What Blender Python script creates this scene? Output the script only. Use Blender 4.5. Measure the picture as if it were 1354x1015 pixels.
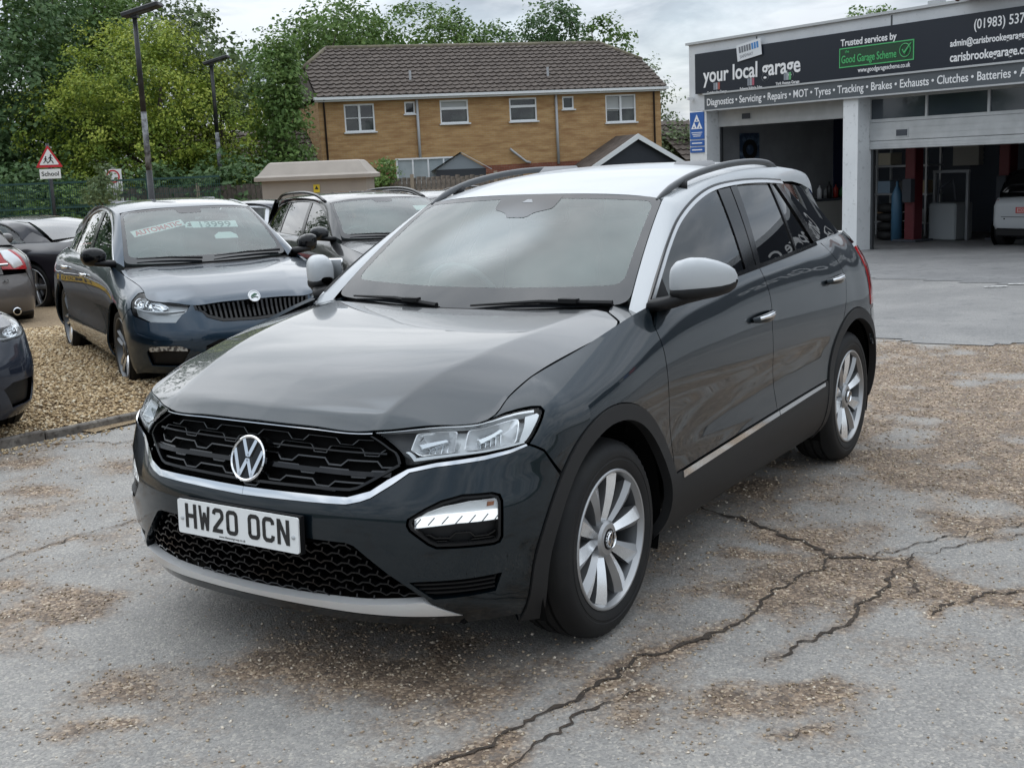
import bpy, bmesh, math, random
import numpy as np
from mathutils import Vector, Matrix
from mathutils.geometry import delaunay_2d_cdt
R_ = math.radians
random.seed(7)
scene = bpy.context.scene
for _o in list(bpy.data.objects): bpy.data.objects.remove(_o)
COL = scene.collection
# ------------------------------------------------------------------ camera
cam = bpy.data.cameras.new('camera'); cam_ob = bpy.data.objects.new('camera', cam); COL.objects.link(cam_ob)
CAM = (3.3147, 2.6611, 1.5647); YAW, PITCH, ROLL = 3.7187, -0.1828, -0.0414
def _cam_axes():
    f = np.array([math.cos(PITCH) * math.cos(YAW), math.cos(PITCH) * math.sin(YAW), math.sin(PITCH)])
    r = np.array([math.sin(YAW), -math.cos(YAW), 0.]); u = np.cross(r, f); c, s = math.cos(ROLL), math.sin(ROLL)
    return c * r + s * u, -s * r + c * u, f
_r, _u, _f = _cam_axes()
_m = Matrix.Identity(4)
for _i in range(3): _m[_i][0], _m[_i][1], _m[_i][2], _m[_i][3] = _r[_i], _u[_i], -_f[_i], CAM[_i]
cam_ob.matrix_world = _m
cam.sensor_width = 36; cam.lens = 1563.26 / 1354 * 36; cam.clip_start = .05; cam.clip_end = 3000
scene.camera = cam_ob
# ------------------------------------------------------------------ sky, sun, exposure: bright overcast noon, sun veiled behind the houses
SUN_DIR = Vector((-.28, -.575, .77)).normalized()
SUN_EL = math.asin(SUN_DIR.z); SUN_AZ = math.atan2(SUN_DIR.x, SUN_DIR.y)
world = bpy.data.worlds.new('World'); scene.world = world; world.use_nodes = True
wn = world.node_tree; wn.nodes.clear()
def _wn(t, **k):
    n = wn.nodes.new(t)
    for a, b in k.items(): setattr(n, a, b)
    return n
_out = _wn('ShaderNodeOutputWorld'); _bg = _wn('ShaderNodeBackground'); _sky = _wn('ShaderNodeTexSky')
_sky.sky_type = 'NISHITA'; _sky.sun_disc = False; _sky.sun_elevation = SUN_EL; _sky.sun_rotation = SUN_AZ; _sky.air_density = 1.0; _sky.dust_density = 1.5
_tc = _wn('ShaderNodeTexCoord'); _sep = _wn('ShaderNodeSeparateXYZ'); wn.links.new(_tc.outputs['Generated'], _sep.inputs[0])
# clouds laid out on a high flat layer: direction / (z + .12)
_add = _wn('ShaderNodeMath', operation='MAXIMUM'); wn.links.new(_sep.outputs['Z'], _add.inputs[0]); _add.inputs[1].default_value = 0.0
_ad2 = _wn('ShaderNodeMath', operation='ADD'); wn.links.new(_add.outputs[0], _ad2.inputs[0]); _ad2.inputs[1].default_value = .16
_dx = _wn('ShaderNodeVectorMath', operation='DIVIDE'); wn.links.new(_tc.outputs['Generated'], _dx.inputs[0])
_cmb = _wn('ShaderNodeCombineXYZ')
for _i in range(3): wn.links.new(_ad2.outputs[0], _cmb.inputs[_i])
wn.links.new(_cmb.outputs[0], _dx.inputs[1])
def _noise(scale, detail, rough, off):
    mp = _wn('ShaderNodeMapping'); mp.inputs['Location'].default_value = off; wn.links.new(_dx.outputs[0], mp.inputs[0])
    n = _wn('ShaderNodeTexNoise'); n.inputs['Scale'].default_value = scale; n.inputs['Detail'].default_value = detail; n.inputs['Roughness'].default_value = rough
    n.inputs['Distortion'].default_value = .35
    wn.links.new(mp.outputs[0], n.inputs['Vector']); return n
_n1 = _noise(1.1, 7, .56, (3.1, 1.7, 0)); _n2 = _noise(2.3, 6, .55, (7.7, 2.2, 1.0))
_rp = _wn('ShaderNodeValToRGB'); wn.links.new(_n1.outputs[0], _rp.inputs[0])
_e = _rp.color_ramp.elements; _e[0].position = .36; _e[0].color = (0, 0, 0, 1); _e[1].position = .56; _e[1].color = (1, 1, 1, 1)
_rp2 = _wn('ShaderNodeValToRGB'); wn.links.new(_n2.outputs[0], _rp2.inputs[0])
_e = _rp2.color_ramp.elements; _e[0].position = .38; _e[0].color = (5.0, 5.7, 6.5, 1); _e[1].position = .62; _e[1].color = (9.1, 9.7, 10.4, 1)
# the veil of cloud is brighter towards the hidden sun
_dot = _wn('ShaderNodeVectorMath', operation='DOT_PRODUCT'); wn.links.new(_tc.outputs['Generated'], _dot.inputs[0]); _dot.inputs[1].default_value = SUN_DIR
def _ramp(lo, hi, v0, v1):
    n = _wn('ShaderNodeMapRange'); wn.links.new(_dot.outputs['Value'], n.inputs[0]); n.interpolation_type = 'SMOOTHERSTEP'
    n.inputs[1].default_value = lo; n.inputs[2].default_value = hi; n.inputs[3].default_value = v0; n.inputs[4].default_value = v1; return n.outputs[0]
_broad, _core = _ramp(.45, 1.0, 1.0, 1.22), _ramp(.988, 1.0, 1.0, 2.0)
_grad = _wn('ShaderNodeMath', operation='MULTIPLY_ADD'); wn.links.new(_add.outputs[0], _grad.inputs[0]); _grad.inputs[1].default_value = .60; _grad.inputs[2].default_value = .37   # overcast: zenith brighter than horizon
_g1 = _wn('ShaderNodeMath', operation='MULTIPLY'); wn.links.new(_broad, _g1.inputs[0]); wn.links.new(_core, _g1.inputs[1])
_glow = _wn('ShaderNodeMath', operation='MULTIPLY'); wn.links.new(_g1.outputs[0], _glow.inputs[0]); wn.links.new(_grad.outputs[0], _glow.inputs[1])
_mul = _wn('ShaderNodeVectorMath', operation='SCALE'); wn.links.new(_rp2.outputs[0], _mul.inputs[0]); wn.links.new(_glow.outputs[0], _mul.inputs['Scale'])
_mix = _wn('ShaderNodeMix', data_type='RGBA')
_cf = _wn('ShaderNodeMath', operation='MULTIPLY_ADD'); wn.links.new(_rp.outputs[0], _cf.inputs[0]); _cf.inputs[1].default_value = .22; _cf.inputs[2].default_value = .78
wn.links.new(_cf.outputs[0], _mix.inputs[0])
_sk = _wn('ShaderNodeVectorMath', operation='SCALE'); wn.links.new(_sky.outputs[0], _sk.inputs[0]); _sk.inputs['Scale'].default_value = 1.0
wn.links.new(_sk.outputs[0], _mix.inputs['A']); wn.links.new(_mul.outputs[0], _mix.inputs['B'])
wn.links.new(_mix.outputs['Result'], _bg.inputs[0]); _bg.inputs[1].default_value = .10
wn.links.new(_bg.outputs[0], _out.inputs[0])
sun = bpy.data.lights.new('sun', 'SUN'); sun.energy = .5; sun.angle = R_(100); sun.color = (1, .96, .9)
sun_ob = bpy.data.objects.new('sun', sun); COL.objects.link(sun_ob); sun_ob.rotation_euler = (-SUN_DIR).to_track_quat('-Z', 'Y').to_euler()
vs = scene.view_settings; vs.view_transform = 'Standard'; vs.look = 'None'; vs.gamma = 1; vs.use_curve_mapping = False; vs.exposure = 1.12
scene.cycles.max_bounces = 8; scene.cycles.transparent_max_bounces = 16; scene.cycles.glossy_bounces = 4; scene.cycles.caustics_reflective = False; scene.cycles.caustics_refractive = False
# ------------------------------------------------------------------ surfaces (pure numpy)
def hermite_basis(knots, q):
    """rows of weights: cubic interpolation through control values at knots"""
    k = np.asarray(knots, float); n = len(k); q = np.clip(np.asarray(q, float), k[0], k[-1])
    d = np.diff(k); D = np.zeros((n, n))
    for i in range(n):
        if i == 0: D[0, 0], D[0, 1] = -1 / d[0], 1 / d[0]
        elif i == n - 1: D[i, i - 1], D[i, i] = -1 / d[-1], 1 / d[-1]
        else:
            a, b = d[i - 1], d[i]; s = a + b
            D[i, i + 1] += a / (b * s); D[i, i] += -a / (b * s) + b / (a * s); D[i, i - 1] += -b / (a * s)
    j = np.clip(np.searchsorted(k, q, side='right') - 1, 0, n - 2)
    h = d[j]; t = (q - k[j]) / h
    h00 = 2 * t**3 - 3 * t**2 + 1; h10 = t**3 - 2 * t**2 + t; h01 = -2 * t**3 + 3 * t**2; h11 = t**3 - t**2
    B = np.zeros((len(q), n)); r = np.arange(len(q))
    B[r, j] += h00; B[r, j + 1] += h01
    B += (h10 * h)[:, None] * D[j] + (h11 * h)[:, None] * D[j + 1]
    return B
def spl(knots, vals, q):
    q = np.asarray(q, float); o = np.argsort(knots)
    return (hermite_basis(np.asarray(knots, float)[o], q.ravel()) @ np.asarray(vals, float)[o]).reshape(q.shape)
class Surf:
    sgn = 1.0
    def nrm(s, U, V, e=2e-3):
        a = s.ev(U + e, V) - s.ev(U - e, V); b = s.ev(U, V + e) - s.ev(U, V - e)
        n = np.cross(a, b); return s.sgn * n / (np.linalg.norm(n, axis=1, keepdims=True) + 1e-12)
class Fn(Surf):
    def __init__(s, f, sgn=1.0): s.f = f; s.sgn = sgn
    def ev(s, U, V): return np.stack(np.broadcast_arrays(*s.f(np.asarray(U, float), np.asarray(V, float))), 1)
class Net(Surf):
    """P[row, col, 3]; cols from front centre to rear centre (left half), mirrored for U<0"""
    def __init__(s, P, sgn=1.0):
        P = np.asarray(P, float); m = np.array([1, -1, 1.])
        s.P = np.concatenate([P[:, 2:0:-1] * m, P, P[:, -2:-4:-1] * m], 1)
        L = np.linalg.norm(np.diff(s.P, axis=1), axis=2).mean(0); k = np.concatenate([[0], np.cumsum(L)])
        s.ku = k - k[2]; s.U1 = s.ku[-3]
        M = np.linalg.norm(np.diff(P, axis=0), axis=2).mean(1); s.kv = np.concatenate([[0], np.cumsum(M)]); s.V1 = s.kv[-1]
        s.sgn = sgn; s._grid = None
    def ev(s, U, V):
        U = np.asarray(U, float); V = np.asarray(V, float)
        Bu = hermite_basis(s.ku, np.abs(U)); Bv = hermite_basis(s.kv, V)
        r = np.einsum('nr,rck,nc->nk', Bv, s.P, Bu, optimize=True)
        r[:, 1] *= np.where(U < 0, -1, 1); return r
    def grid(s):
        if s._grid is None:
            u = np.linspace(0, s.U1, 420); v = np.linspace(0, s.V1, 90)
            A, B = np.meshgrid(u, v); s._grid = (A.ravel(), B.ravel(), s.ev(A.ravel(), B.ravel()))
        return s._grid
    def inv(s, pts, axes, urange=None):
        """(a,b) values on two axes -> (U,V)"""
        A, B, G = s.grid(); ok = np.ones(len(A), bool)
        if urange: ok = (A >= urange[0]) & (A <= urange[1])
        A, B, G = A[ok], B[ok], G[ok][:, axes]; out = []
        pts = np.asarray(pts, float)
        idx = np.array([np.argmin(((G - p)**2).sum(1)) for p in pts]); U = A[idx].copy(); V = B[idx].copy()
        for _ in range(12):
            F = s.ev(U, V)[:, axes] - pts; e = 1e-4
            Ju = (s.ev(U + e, V)[:, axes] - s.ev(U - e, V)[:, axes]) / (2 * e); Jv = (s.ev(U, V + e)[:, axes] - s.ev(U, V - e)[:, axes]) / (2 * e)
            det = Ju[:, 0] * Jv[:, 1] - Ju[:, 1] * Jv[:, 0]; det = np.where(np.abs(det) < 1e-3, 1e-3, det)
            du = (F[:, 0] * Jv[:, 1] - F[:, 1] * Jv[:, 0]) / det; dv = (Ju[:, 0] * F[:, 1] - Ju[:, 1] * F[:, 0]) / det
            U -= np.clip(du, -.03, .03); V -= np.clip(dv, -.03, .03)
            U = np.clip(U, 0, s.U1); V = np.clip(V, 0, s.V1)
        return np.stack([U, V], 1)
    def side(s, pts): return s.inv(pts, [0, 2], (s.u_side, s.U1 - .9))
    def front(s, pts): return s.inv(pts, [1, 2], (0, s.u_front))
    def rear(s, pts): return s.inv(pts, [1, 2], (s.U1 - 1.1, s.U1))
def catmull(pts, n=8, closed=False):
    p = np.asarray(pts, float); N = len(p); out = []
    for i in range(N if closed else N - 1):
        if closed: a, b, c, d = p[i - 1], p[i], p[(i + 1) % N], p[(i + 2) % N]
        else: a, b, c, d = p[max(i - 1, 0)], p[i], p[i + 1], p[min(i + 2, N - 1)]
        for t in np.arange(n) / n:
            out.append(.5 * ((2 * b) + (c - a) * t + (2 * a - 5 * b + 4 * c - d) * t * t + (3 * b - 3 * c + d - a) * t**3))
    if not closed: out.append(p[-1])
    return np.array(out)
# ------------------------------------------------------------------ the shape of a car body, front axle at x=0, nose towards +x
class Shape:
    fo, wb, ro = .838, 2.59, .806          # front overhang, wheelbase, rear overhang
    kx, ky, kz = 1., 1., 1.
    zmap = None                            # height remap [(z, z')]
    hood_pts = [(.80, .70), (.75, .768), (.72, .795), (.70, .809), (.68, .8255), (.664, .8390), (.654, .8455), (.60, .869), (.55, .889), (.45, .924), (.3, .961), (.1, .993), (-.15, 1.018), (-.45, 1.040), (-.7, 1.06)]
    crease = ((.75, .60, .1, -.45), (.44, .45, .545, .62))
    out_slope = ((.75, .5, .1, -.45), (.19, .20, .185, .17))
    rise = ((.75, .3, -.45), (-.004, .0, .012))
    crease_r = .006
    belt = ((0.2, 0., -.45, -1.0, -1.55, -2.1, -2.59, -2.95), (.736, .757, .785, .797, .797, .785, .760, .715), (0, 0, 1.047, 1.072, 1.095, 1.118, 1.138, 1.146))
    hood_cols = 9
    concave = 1.0
    def hood_z(s, x, y):
        x = np.asarray(x, float); y = np.abs(np.asarray(y, float))
        sw = spl([0, .22, .42, .6, .73, .85, 1.0], [0, .006, .024, .06, .09, .125, .16], y)
        pk = np.array(s.hood_pts)
        z = spl(pk[:, 0], pk[:, 1], np.clip(x + sw, -.7, .8))
        yc = spl(*s.crease, np.clip(x, -.45, .75)); r = spl(*s.rise, np.clip(x, -.45, .75)); o = spl(*s.out_slope, np.clip(x, -.45, .75))
        d = y - yc; sp = s.crease_r * np.log1p(np.exp(np.clip(d / s.crease_r, -40, 40)))
        return z + r * np.minimum(y / yc, 1.0)**2 - o * sp
    def build(s):
        F = {  # front columns c0..c6 as (x, y)
            .19: [(.725, 0), (.72, .22), (.69, .42), (.625, .58), (.52, .70), (.42, .785), (.36, .83)],
            .28: [(.765, 0), (.757, .22), (.735, .42), (.68, .59), (.585, .73), (.47, .815), (.385, .855)],
            .42: [(.795, 0), (.79, .22), (.768, .42), (.705, .60), (.605, .75), (.485, .835), (.39, .873)],
            .50: [(.803, 0), (.797, .22), (.775, .42), (.708, .60), (.605, .76), (.485, .845), (.39, .880)],
            .58: [(.792, 0), (.787, .22), (.768, .42), (.698, .60), (.59, .765), (.475, .848), (.385, .881)],
            .66: [(.762, 0), (.757, .22), (.738, .42), (.672, .60), (.57, .76), (.455, .842), (.375, .876)],
            .74: [(.722, 0), (.718, .22), (.70, .42), (.642, .60), (.55, .75), (.44, .835), (.365, .868)]}
        Y = {  # side half widths at c7..c14
            .19: [.80, .80, .80, .80, .80, .80, .80, .80],
            .28: [.87, .875, .872, .870, .870, .872, .875, .86],
            .42: [.899, .905, .904, .902, .902, .903, .905, .892],
            .50: [.902, .906, .896, .892, .892, .896, .906, .895],
            .58: [.902, .905, .886, .880, .880, .888, .905, .893],
            .66: [.898, .902, .881, .875, .876, .886, .902, .888],
            .74: [.892, .897, .881, .876, .878, .888, .898, .882]}
        R = {.19: -.10, .28: -.04, .42: 0, .50: 0, .58: -.005, .66: -.02, .74: -.04}
        xs = [.2, 0, -.45, -1.0, -1.55, -2.1, -2.59, -2.95]
        rows = []
        for z in F:
            r = [(x, y, z) for x, y in F[z]] + [(x, y, z) for x, y in zip(xs, Y[z])]
            k = -R[z]; r += [(-3.21 + k, .80, z), (-3.33 + k, .58, z), (-3.375 + k, .3, z), (-3.39 + k, 0, z)]
            rows.append(r)
        top = [(.70, 0), (.695, .22), (.678, .42), (.585, .60), (.48, .735), (.36, .728), (.27, .730)]
        tr = [(x, y, float(s.hood_z(x, y)) - .001) for x, y in top]
        bx, by, bz = s.belt
        for x, y, z in zip(bx, by, bz): tr.append((x, y, z if z else float(s.hood_z(x, y)) - .001))
        tr += [(-3.15, .64, 1.14), (-3.22, .45, 1.13), (-3.25, .22, 1.12), (-3.26, 0, 1.12)]
        tr = np.array(tr); b = np.array(rows[-1])
        for t, sd in ((.3, .06), (.55, .20), (.75, .46), (.9, .74)):
            w = np.array([0, 0, 0, .15, .5, .8, 1] + [1] * 8 + [.8, .5, .3, .2])
            sx = (t * (1 - w) + w * sd)[:, None]
            q = b + (tr - b) * sx; q[:, 2] = b[:, 2] + (tr[:, 2] - b[:, 2]) * t
            q[:7, 0] = (b + (tr - b) * (t * (1 - w[:, None]) + w[:, None] * (.35 * t + .65 * sd)))[:7, 0]
            rows.append(q)
        rows.append(tr)
        P = np.array([np.asarray(r, float) for r in rows])
        s.net = Net(s.warp(P)); n = s.net
        n.u_front = n.ku[2 + 6] + .05; n.u_side = n.ku[2 + 4]; s.ucol = n.ku[2:-2]
        return s
    def warp(s, P):
        P = np.array(P, float); x = P[..., 0]
        P[..., 0] = np.where(x > 0, x * s.fo / .838, np.where(x > -2.59, x * s.wb / 2.59, -s.wb + (x + 2.59) * s.ro / .806))
        P[..., 1] *= s.ky
        if s.zmap: P[..., 2] = np.interp(P[..., 2], [a for a, b in s.zmap], [b for a, b in s.zmap])
        return P
    def unwarp_x(s, x):
        return np.where(x > 0, x * .838 / s.fo, np.where(x > -s.wb, x * 2.59 / s.wb, -2.59 + (x + s.wb) * .806 / s.ro))
# ------------------------------------------------------------------ objects
def tag(o, label=None, cat=None, group=None, kind=None):
    if label: o['label'] = label
    if cat: o['category'] = cat
    if group: o['group'] = group
    if kind: o['kind'] = kind
    return o
def empty(name, loc=(0, 0, 0), rz=0.0, parent=None):
    o = bpy.data.objects.new(name, None); COL.objects.link(o); o.location = loc; o.rotation_euler = (0, 0, rz); o.empty_display_size = .2
    if parent: o.parent = parent
    return o
def mesh_obj(name, V, F, mat, parent=None, N=None, smooth=True, kind=None):
    me = bpy.data.meshes.new(name); me.from_pydata([tuple(map(float, v)) for v in V], [], [tuple(map(int, f)) for f in F]); me.update()
    if smooth: me.polygons.foreach_set('use_smooth', [True] * len(me.polygons))
    if N is not None: me.normals_split_custom_set_from_vertices([tuple(map(float, n)) for n in N])
    for m in (mat if isinstance(mat, (list, tuple)) else [mat]): me.materials.append(m)
    o = bpy.data.objects.new(name, me); COL.objects.link(o)
    if parent: o.parent = parent
    if kind: o['kind'] = kind
    return o
class MB:
    """collects boxes, tubes, lathes ... and links them as one mesh"""
    def __init__(s): s.V = []; s.F = []; s.M = []
    def add(s, V, F, mi=0):
        b = len(s.V); s.V += [tuple(map(float, v)) for v in V]; s.F += [tuple(int(i) + b for i in f) for f in F]; s.M += [mi] * len(F); return s
    def box(s, c, d, rz=0.0, mi=0, R=None, bev=0.0):
        hx, hy, hz = d[0] / 2, d[1] / 2, d[2] / 2
        M = R if R is not None else Matrix.Rotation(rz, 3, 'Z'); c = Vector(c)
        if bev <= 0:
            P = [(x, y, z) for z in (-hz, hz) for y in (-hy, hy) for x in (-hx, hx)]
            F = [(0, 2, 3, 1), (4, 5, 7, 6), (0, 1, 5, 4), (2, 6, 7, 3), (0, 4, 6, 2), (1, 3, 7, 5)]
            return s.add([M @ Vector(p) + c for p in P], F, mi)
        b = min(bev, hx * .9, hy * .9, hz * .9); P = []; ids = {}
        for sx in (-1, 1):
            for sy in (-1, 1):
                for sz in (-1, 1):
                    for k, p in enumerate(((hx, hy - b, hz - b), (hx - b, hy, hz - b), (hx - b, hy - b, hz))):
                        ids[sx, sy, sz, k] = len(P); P.append((sx * p[0], sy * p[1], sz * p[2]))
        F = []
        def q(l, flip):
            l = [ids[i] for i in l]; F.append(tuple(reversed(l)) if flip else tuple(l))
        for t in (-1, 1):
            q([(t, -1, -1, 0), (t, 1, -1, 0), (t, 1, 1, 0), (t, -1, 1, 0)], t < 0)
            q([(-1, t, -1, 1), (-1, t, 1, 1), (1, t, 1, 1), (1, t, -1, 1)], t < 0)
            q([(-1, -1, t, 2), (1, -1, t, 2), (1, 1, t, 2), (-1, 1, t, 2)], t < 0)
            for u in (-1, 1):
                q([(t, u, -1, 0), (t, u, -1, 1), (t, u, 1, 1), (t, u, 1, 0)], t * u < 0)
                q([(t, -1, u, 0), (t, 1, u, 0), (t, 1, u, 2), (t, -1, u, 2)], t * u < 0)
                q([(-1, t, u, 1), (-1, t, u, 2), (1, t, u, 2), (1, t, u, 1)], t * u < 0)
                for w in (-1, 1): q([(t, u, w, 0), (t, u, w, 1), (t, u, w, 2)], t * u * w < 0)
        return s.add([M @ Vector(p) + c for p in P], F, mi)
    def tube(s, pts, r, n=8, mi=0, cap=True, flat=None):
        pts = [Vector(p) for p in pts]; rs = r if isinstance(r, (list, tuple, np.ndarray)) else [r] * len(pts)
        V = []; F = []; ref = None
        for i, p in enumerate(pts):
            t = (pts[min(i + 1, len(pts) - 1)] - pts[max(i - 1, 0)]).normalized()
            if ref is None: ref = Vector((0, 0, 1)) if abs(t.z) < .9 else Vector((1, 0, 0))
            a = t.cross(ref).normalized(); b = a.cross(t).normalized(); ref = b
            for k in range(n):
                an = 2 * math.pi * k / n
                V.append(p + (a * math.cos(an) * (flat or 1) + b * math.sin(an)) * rs[i])
        for i in range(len(pts) - 1):
            for k in range(n): F.append((i * n + k, i * n + (k + 1) % n, (i + 1) * n + (k + 1) % n, (i + 1) * n + k))
        if cap: F.append(tuple(range(n))[::-1]); F.append(tuple((len(pts) - 1) * n + k for k in range(n)))
        return s.add(V, F, mi)
    def lathe(s, prof, n=48, axis='y', c=(0, 0, 0), mi=0, mod=None):
        """prof: (radius, along)"""
        V = []; F = []; m = len(prof)
        for k in range(n):
            a = 2 * math.pi * k / n
            for j, (r, h) in enumerate(prof):
                rr = r if mod is None else r + mod(j, k)
                if axis == 'y': V.append((c[0] + rr * math.cos(a), c[1] + h, c[2] + rr * math.sin(a)))
                elif axis == 'z': V.append((c[0] + rr * math.cos(a), c[1] + rr * math.sin(a), c[2] + h))
                else: V.append((c[0] + h, c[1] + rr * math.cos(a), c[2] + rr * math.sin(a)))
        for k in range(n):
            k2 = (k + 1) % n
            for j in range(m - 1):
                f = (k * m + j, k * m + j + 1, k2 * m + j + 1, k2 * m + j)
                F.append(f if axis == 'z' else f[::-1] if axis == 'y' else f)
        return s.add(V, F, mi)
    def prism(s, poly, d, origin, ax, ay, mi=0, hole=None):
        """2D polygon extruded along ax x ay by d (both sides of the polygon plane: 0..d)"""
        o, ax, ay = Vector(origin), Vector(ax), Vector(ay); n = ax.cross(ay).normalized(); k = len(poly)
        V = [o + ax * p[0] + ay * p[1] for p in poly]; V += [v + n * d for v in V]
        F = [(i, (i + 1) % k, k + (i + 1) % k, k + i) for i in range(k)]
        r = delaunay_2d_cdt([Vector((p[0], p[1])) for p in poly], [], [list(range(k))], 1, 1e-6)
        if len(r[0]) == k:
            F += [tuple(k + i for i in f) for f in r[2]] + [tuple(f[::-1]) for f in r[2]]
        else: F += [tuple(range(k))[::-1], tuple(range(k, 2 * k))]
        return s.add(V, F, mi)
    def obj(s, name, mat, parent=None, smooth=False, kind=None, sharp=None):
        o = mesh_obj(name, s.V, s.F, mat, parent, smooth=smooth, kind=kind)
        if isinstance(mat, (list, tuple)): o.data.polygons.foreach_set('material_index', s.M)
        if sharp is not None: o.data.polygons.foreach_set('use_smooth', [True] * len(s.F)); o.data.set_sharp_from_angle(angle=R_(sharp))
        return o
# ------------------------------------------------------------------ polygons on surfaces
def in_poly(pts, poly):
    x, y = pts[:, 0], pts[:, 1]; p = np.asarray(poly); q = np.roll(p, -1, 0); c = np.zeros(len(pts), bool)
    for (x1, y1), (x2, y2) in zip(p, q):
        if y1 == y2: continue
        m = ((y1 > y) != (y2 > y)) & (x < (x2 - x1) * (y - y1) / (y2 - y1) + x1); c ^= m
    return c
def area2(p): p = np.asarray(p); q = np.roll(p, -1, 0); return float((p[:, 0] * q[:, 1] - q[:, 0] * p[:, 1]).sum()) / 2
def densify(p, h):
    p = np.asarray(p, float); out = []
    for a, b in zip(p, np.roll(p, -1, 0)):
        n = max(1, int(math.ceil(np.linalg.norm(b - a) / h - 1e-6)))
        for i in range(n): out.append(a + (b - a) * i / n)
    return np.array(out)
def inset(p, d):
    """shrink a CCW polygon by d (grow for d<0)"""
    if abs(d) < 1e-9: return np.asarray(p, float)
    p = np.asarray(p, float)
    a = p - np.roll(p, 1, 0); b = np.roll(p, -1, 0) - p
    a /= np.linalg.norm(a, axis=1, keepdims=True) + 1e-12; b /= np.linalg.norm(b, axis=1, keepdims=True) + 1e-12
    na = np.stack([-a[:, 1], a[:, 0]], 1); nb = np.stack([-b[:, 1], b[:, 0]], 1); m = na + nb
    k = np.maximum((m * na).sum(1, keepdims=True), .5)
    return p + m / k * d
def round_poly(p, r, n=4):
    p = np.asarray(p, float); out = []; N = len(p)
    for i in range(N):
        a, b, c = p[i - 1], p[i], p[(i + 1) % N]; rr = r[i] if isinstance(r, (list, tuple)) else r
        if rr <= 0: out.append(b); continue
        la, lc = np.linalg.norm(a - b), np.linalg.norm(c - b); d = min(rr, la * .45, lc * .45)
        s, e = b + (a - b) / la * d, b + (c - b) / lc * d
        for t in np.linspace(0, 1, n + 1): out.append((1 - t)**2 * s + 2 * t * (1 - t) * b + t * t * e)
    return np.array(out)
def panel(name, S, poly, mat, parent, holes=(), h=.035, gap=.0016, flange=.014, offs=0.0, mirror=False, extra=None, smooth_n=True):
    poly = np.asarray(poly, float)
    if area2(poly) < 0: poly = poly[::-1]
    outer = inset(densify(poly, h), gap); loops = [outer]
    for q in holes:
        q = np.asarray(q, float)
        if area2(q) > 0: q = q[::-1]
        loops.append(inset(densify(q, h), gap))
    lo, hi = outer.min(0), outer.max(0)
    gx, gy = np.meshgrid(np.arange(lo[0] + h * .37, hi[0], h), np.arange(lo[1] + h * .41, hi[1], h)); g = np.stack([gx.ravel(), gy.ravel()], 1)
    if extra is not None: g = np.concatenate([g, extra])
    if len(g):
        ok = in_poly(g, outer)
        for q in loops[1:]: ok &= ~in_poly(g, q)
        g = g[ok]
    if len(g):
        B = np.concatenate(loops); dm = np.full(len(g), 9.)
        for i in range(0, len(B), 64): dm = np.minimum(dm, np.sqrt(((g[:, None] - B[None, i:i + 64])**2).sum(2)).min(1))
        g = g[dm > h * .45]
    pts = np.concatenate(loops + [g]) if len(g) else np.concatenate(loops)
    edges = []; b = 0
    for q in loops:
        k = len(q); edges += [(b + i, b + (i + 1) % k) for i in range(k)]; b += k
    r = delaunay_2d_cdt([Vector(p) for p in pts], edges, [], 0, 1e-7)
    uv = np.array([tuple(v) for v in r[0]]); F = np.array([f for f in r[2] if len(f) == 3])
    orig = r[3]
    cen = uv[F].mean(1); ok = in_poly(cen, outer)
    for q in loops[1:]: ok &= ~in_poly(cen, q)
    F = F[ok]
    P = S.ev(uv[:, 0], uv[:, 1]); N = S.nrm(uv[:, 0], uv[:, 1]); P = P + N * offs
    fn = np.cross(P[F[:, 1]] - P[F[:, 0]], P[F[:, 2]] - P[F[:, 0]]); sg = (fn * N[F].mean(1)).sum(1)
    if np.median(sg) < 0: F = F[:, ::-1]
    V, NN, FF = P, N, [tuple(f) for f in F]
    if flange:
        idx = {}
        for i, o in enumerate(orig):
            for j in o: idx[j] = i
        b = 0
        for q in loops:
            k = len(q); ids = [idx.get(b + i, b + i) for i in range(k)]; b += k
            p = P[ids]; n = N[ids]; t = np.roll(p, -1, 0) - np.roll(p, 1, 0); t /= np.linalg.norm(t, axis=1, keepdims=True) + 1e-12
            o = np.cross(t, n) * (1 if S.sgn > 0 else -1)
            base = len(V); V = np.concatenate([V, p, p - n * flange]); NN = np.concatenate([NN, o, o])
            for i in range(k):
                i2 = (i + 1) % k; f = (base + i, base + i2, base + k + i2, base + k + i)
                FF.append(f[::-1] if S.sgn > 0 else f)
    if mirror:
        V = V * [1, -1, 1]; NN = NN * [1, -1, 1]; FF = [f[::-1] for f in FF]
    return mesh_obj(name, V, FF, mat, parent, NN)
def mir(poly): return [(-u, v) for u, v in reversed(list(poly))]
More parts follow.
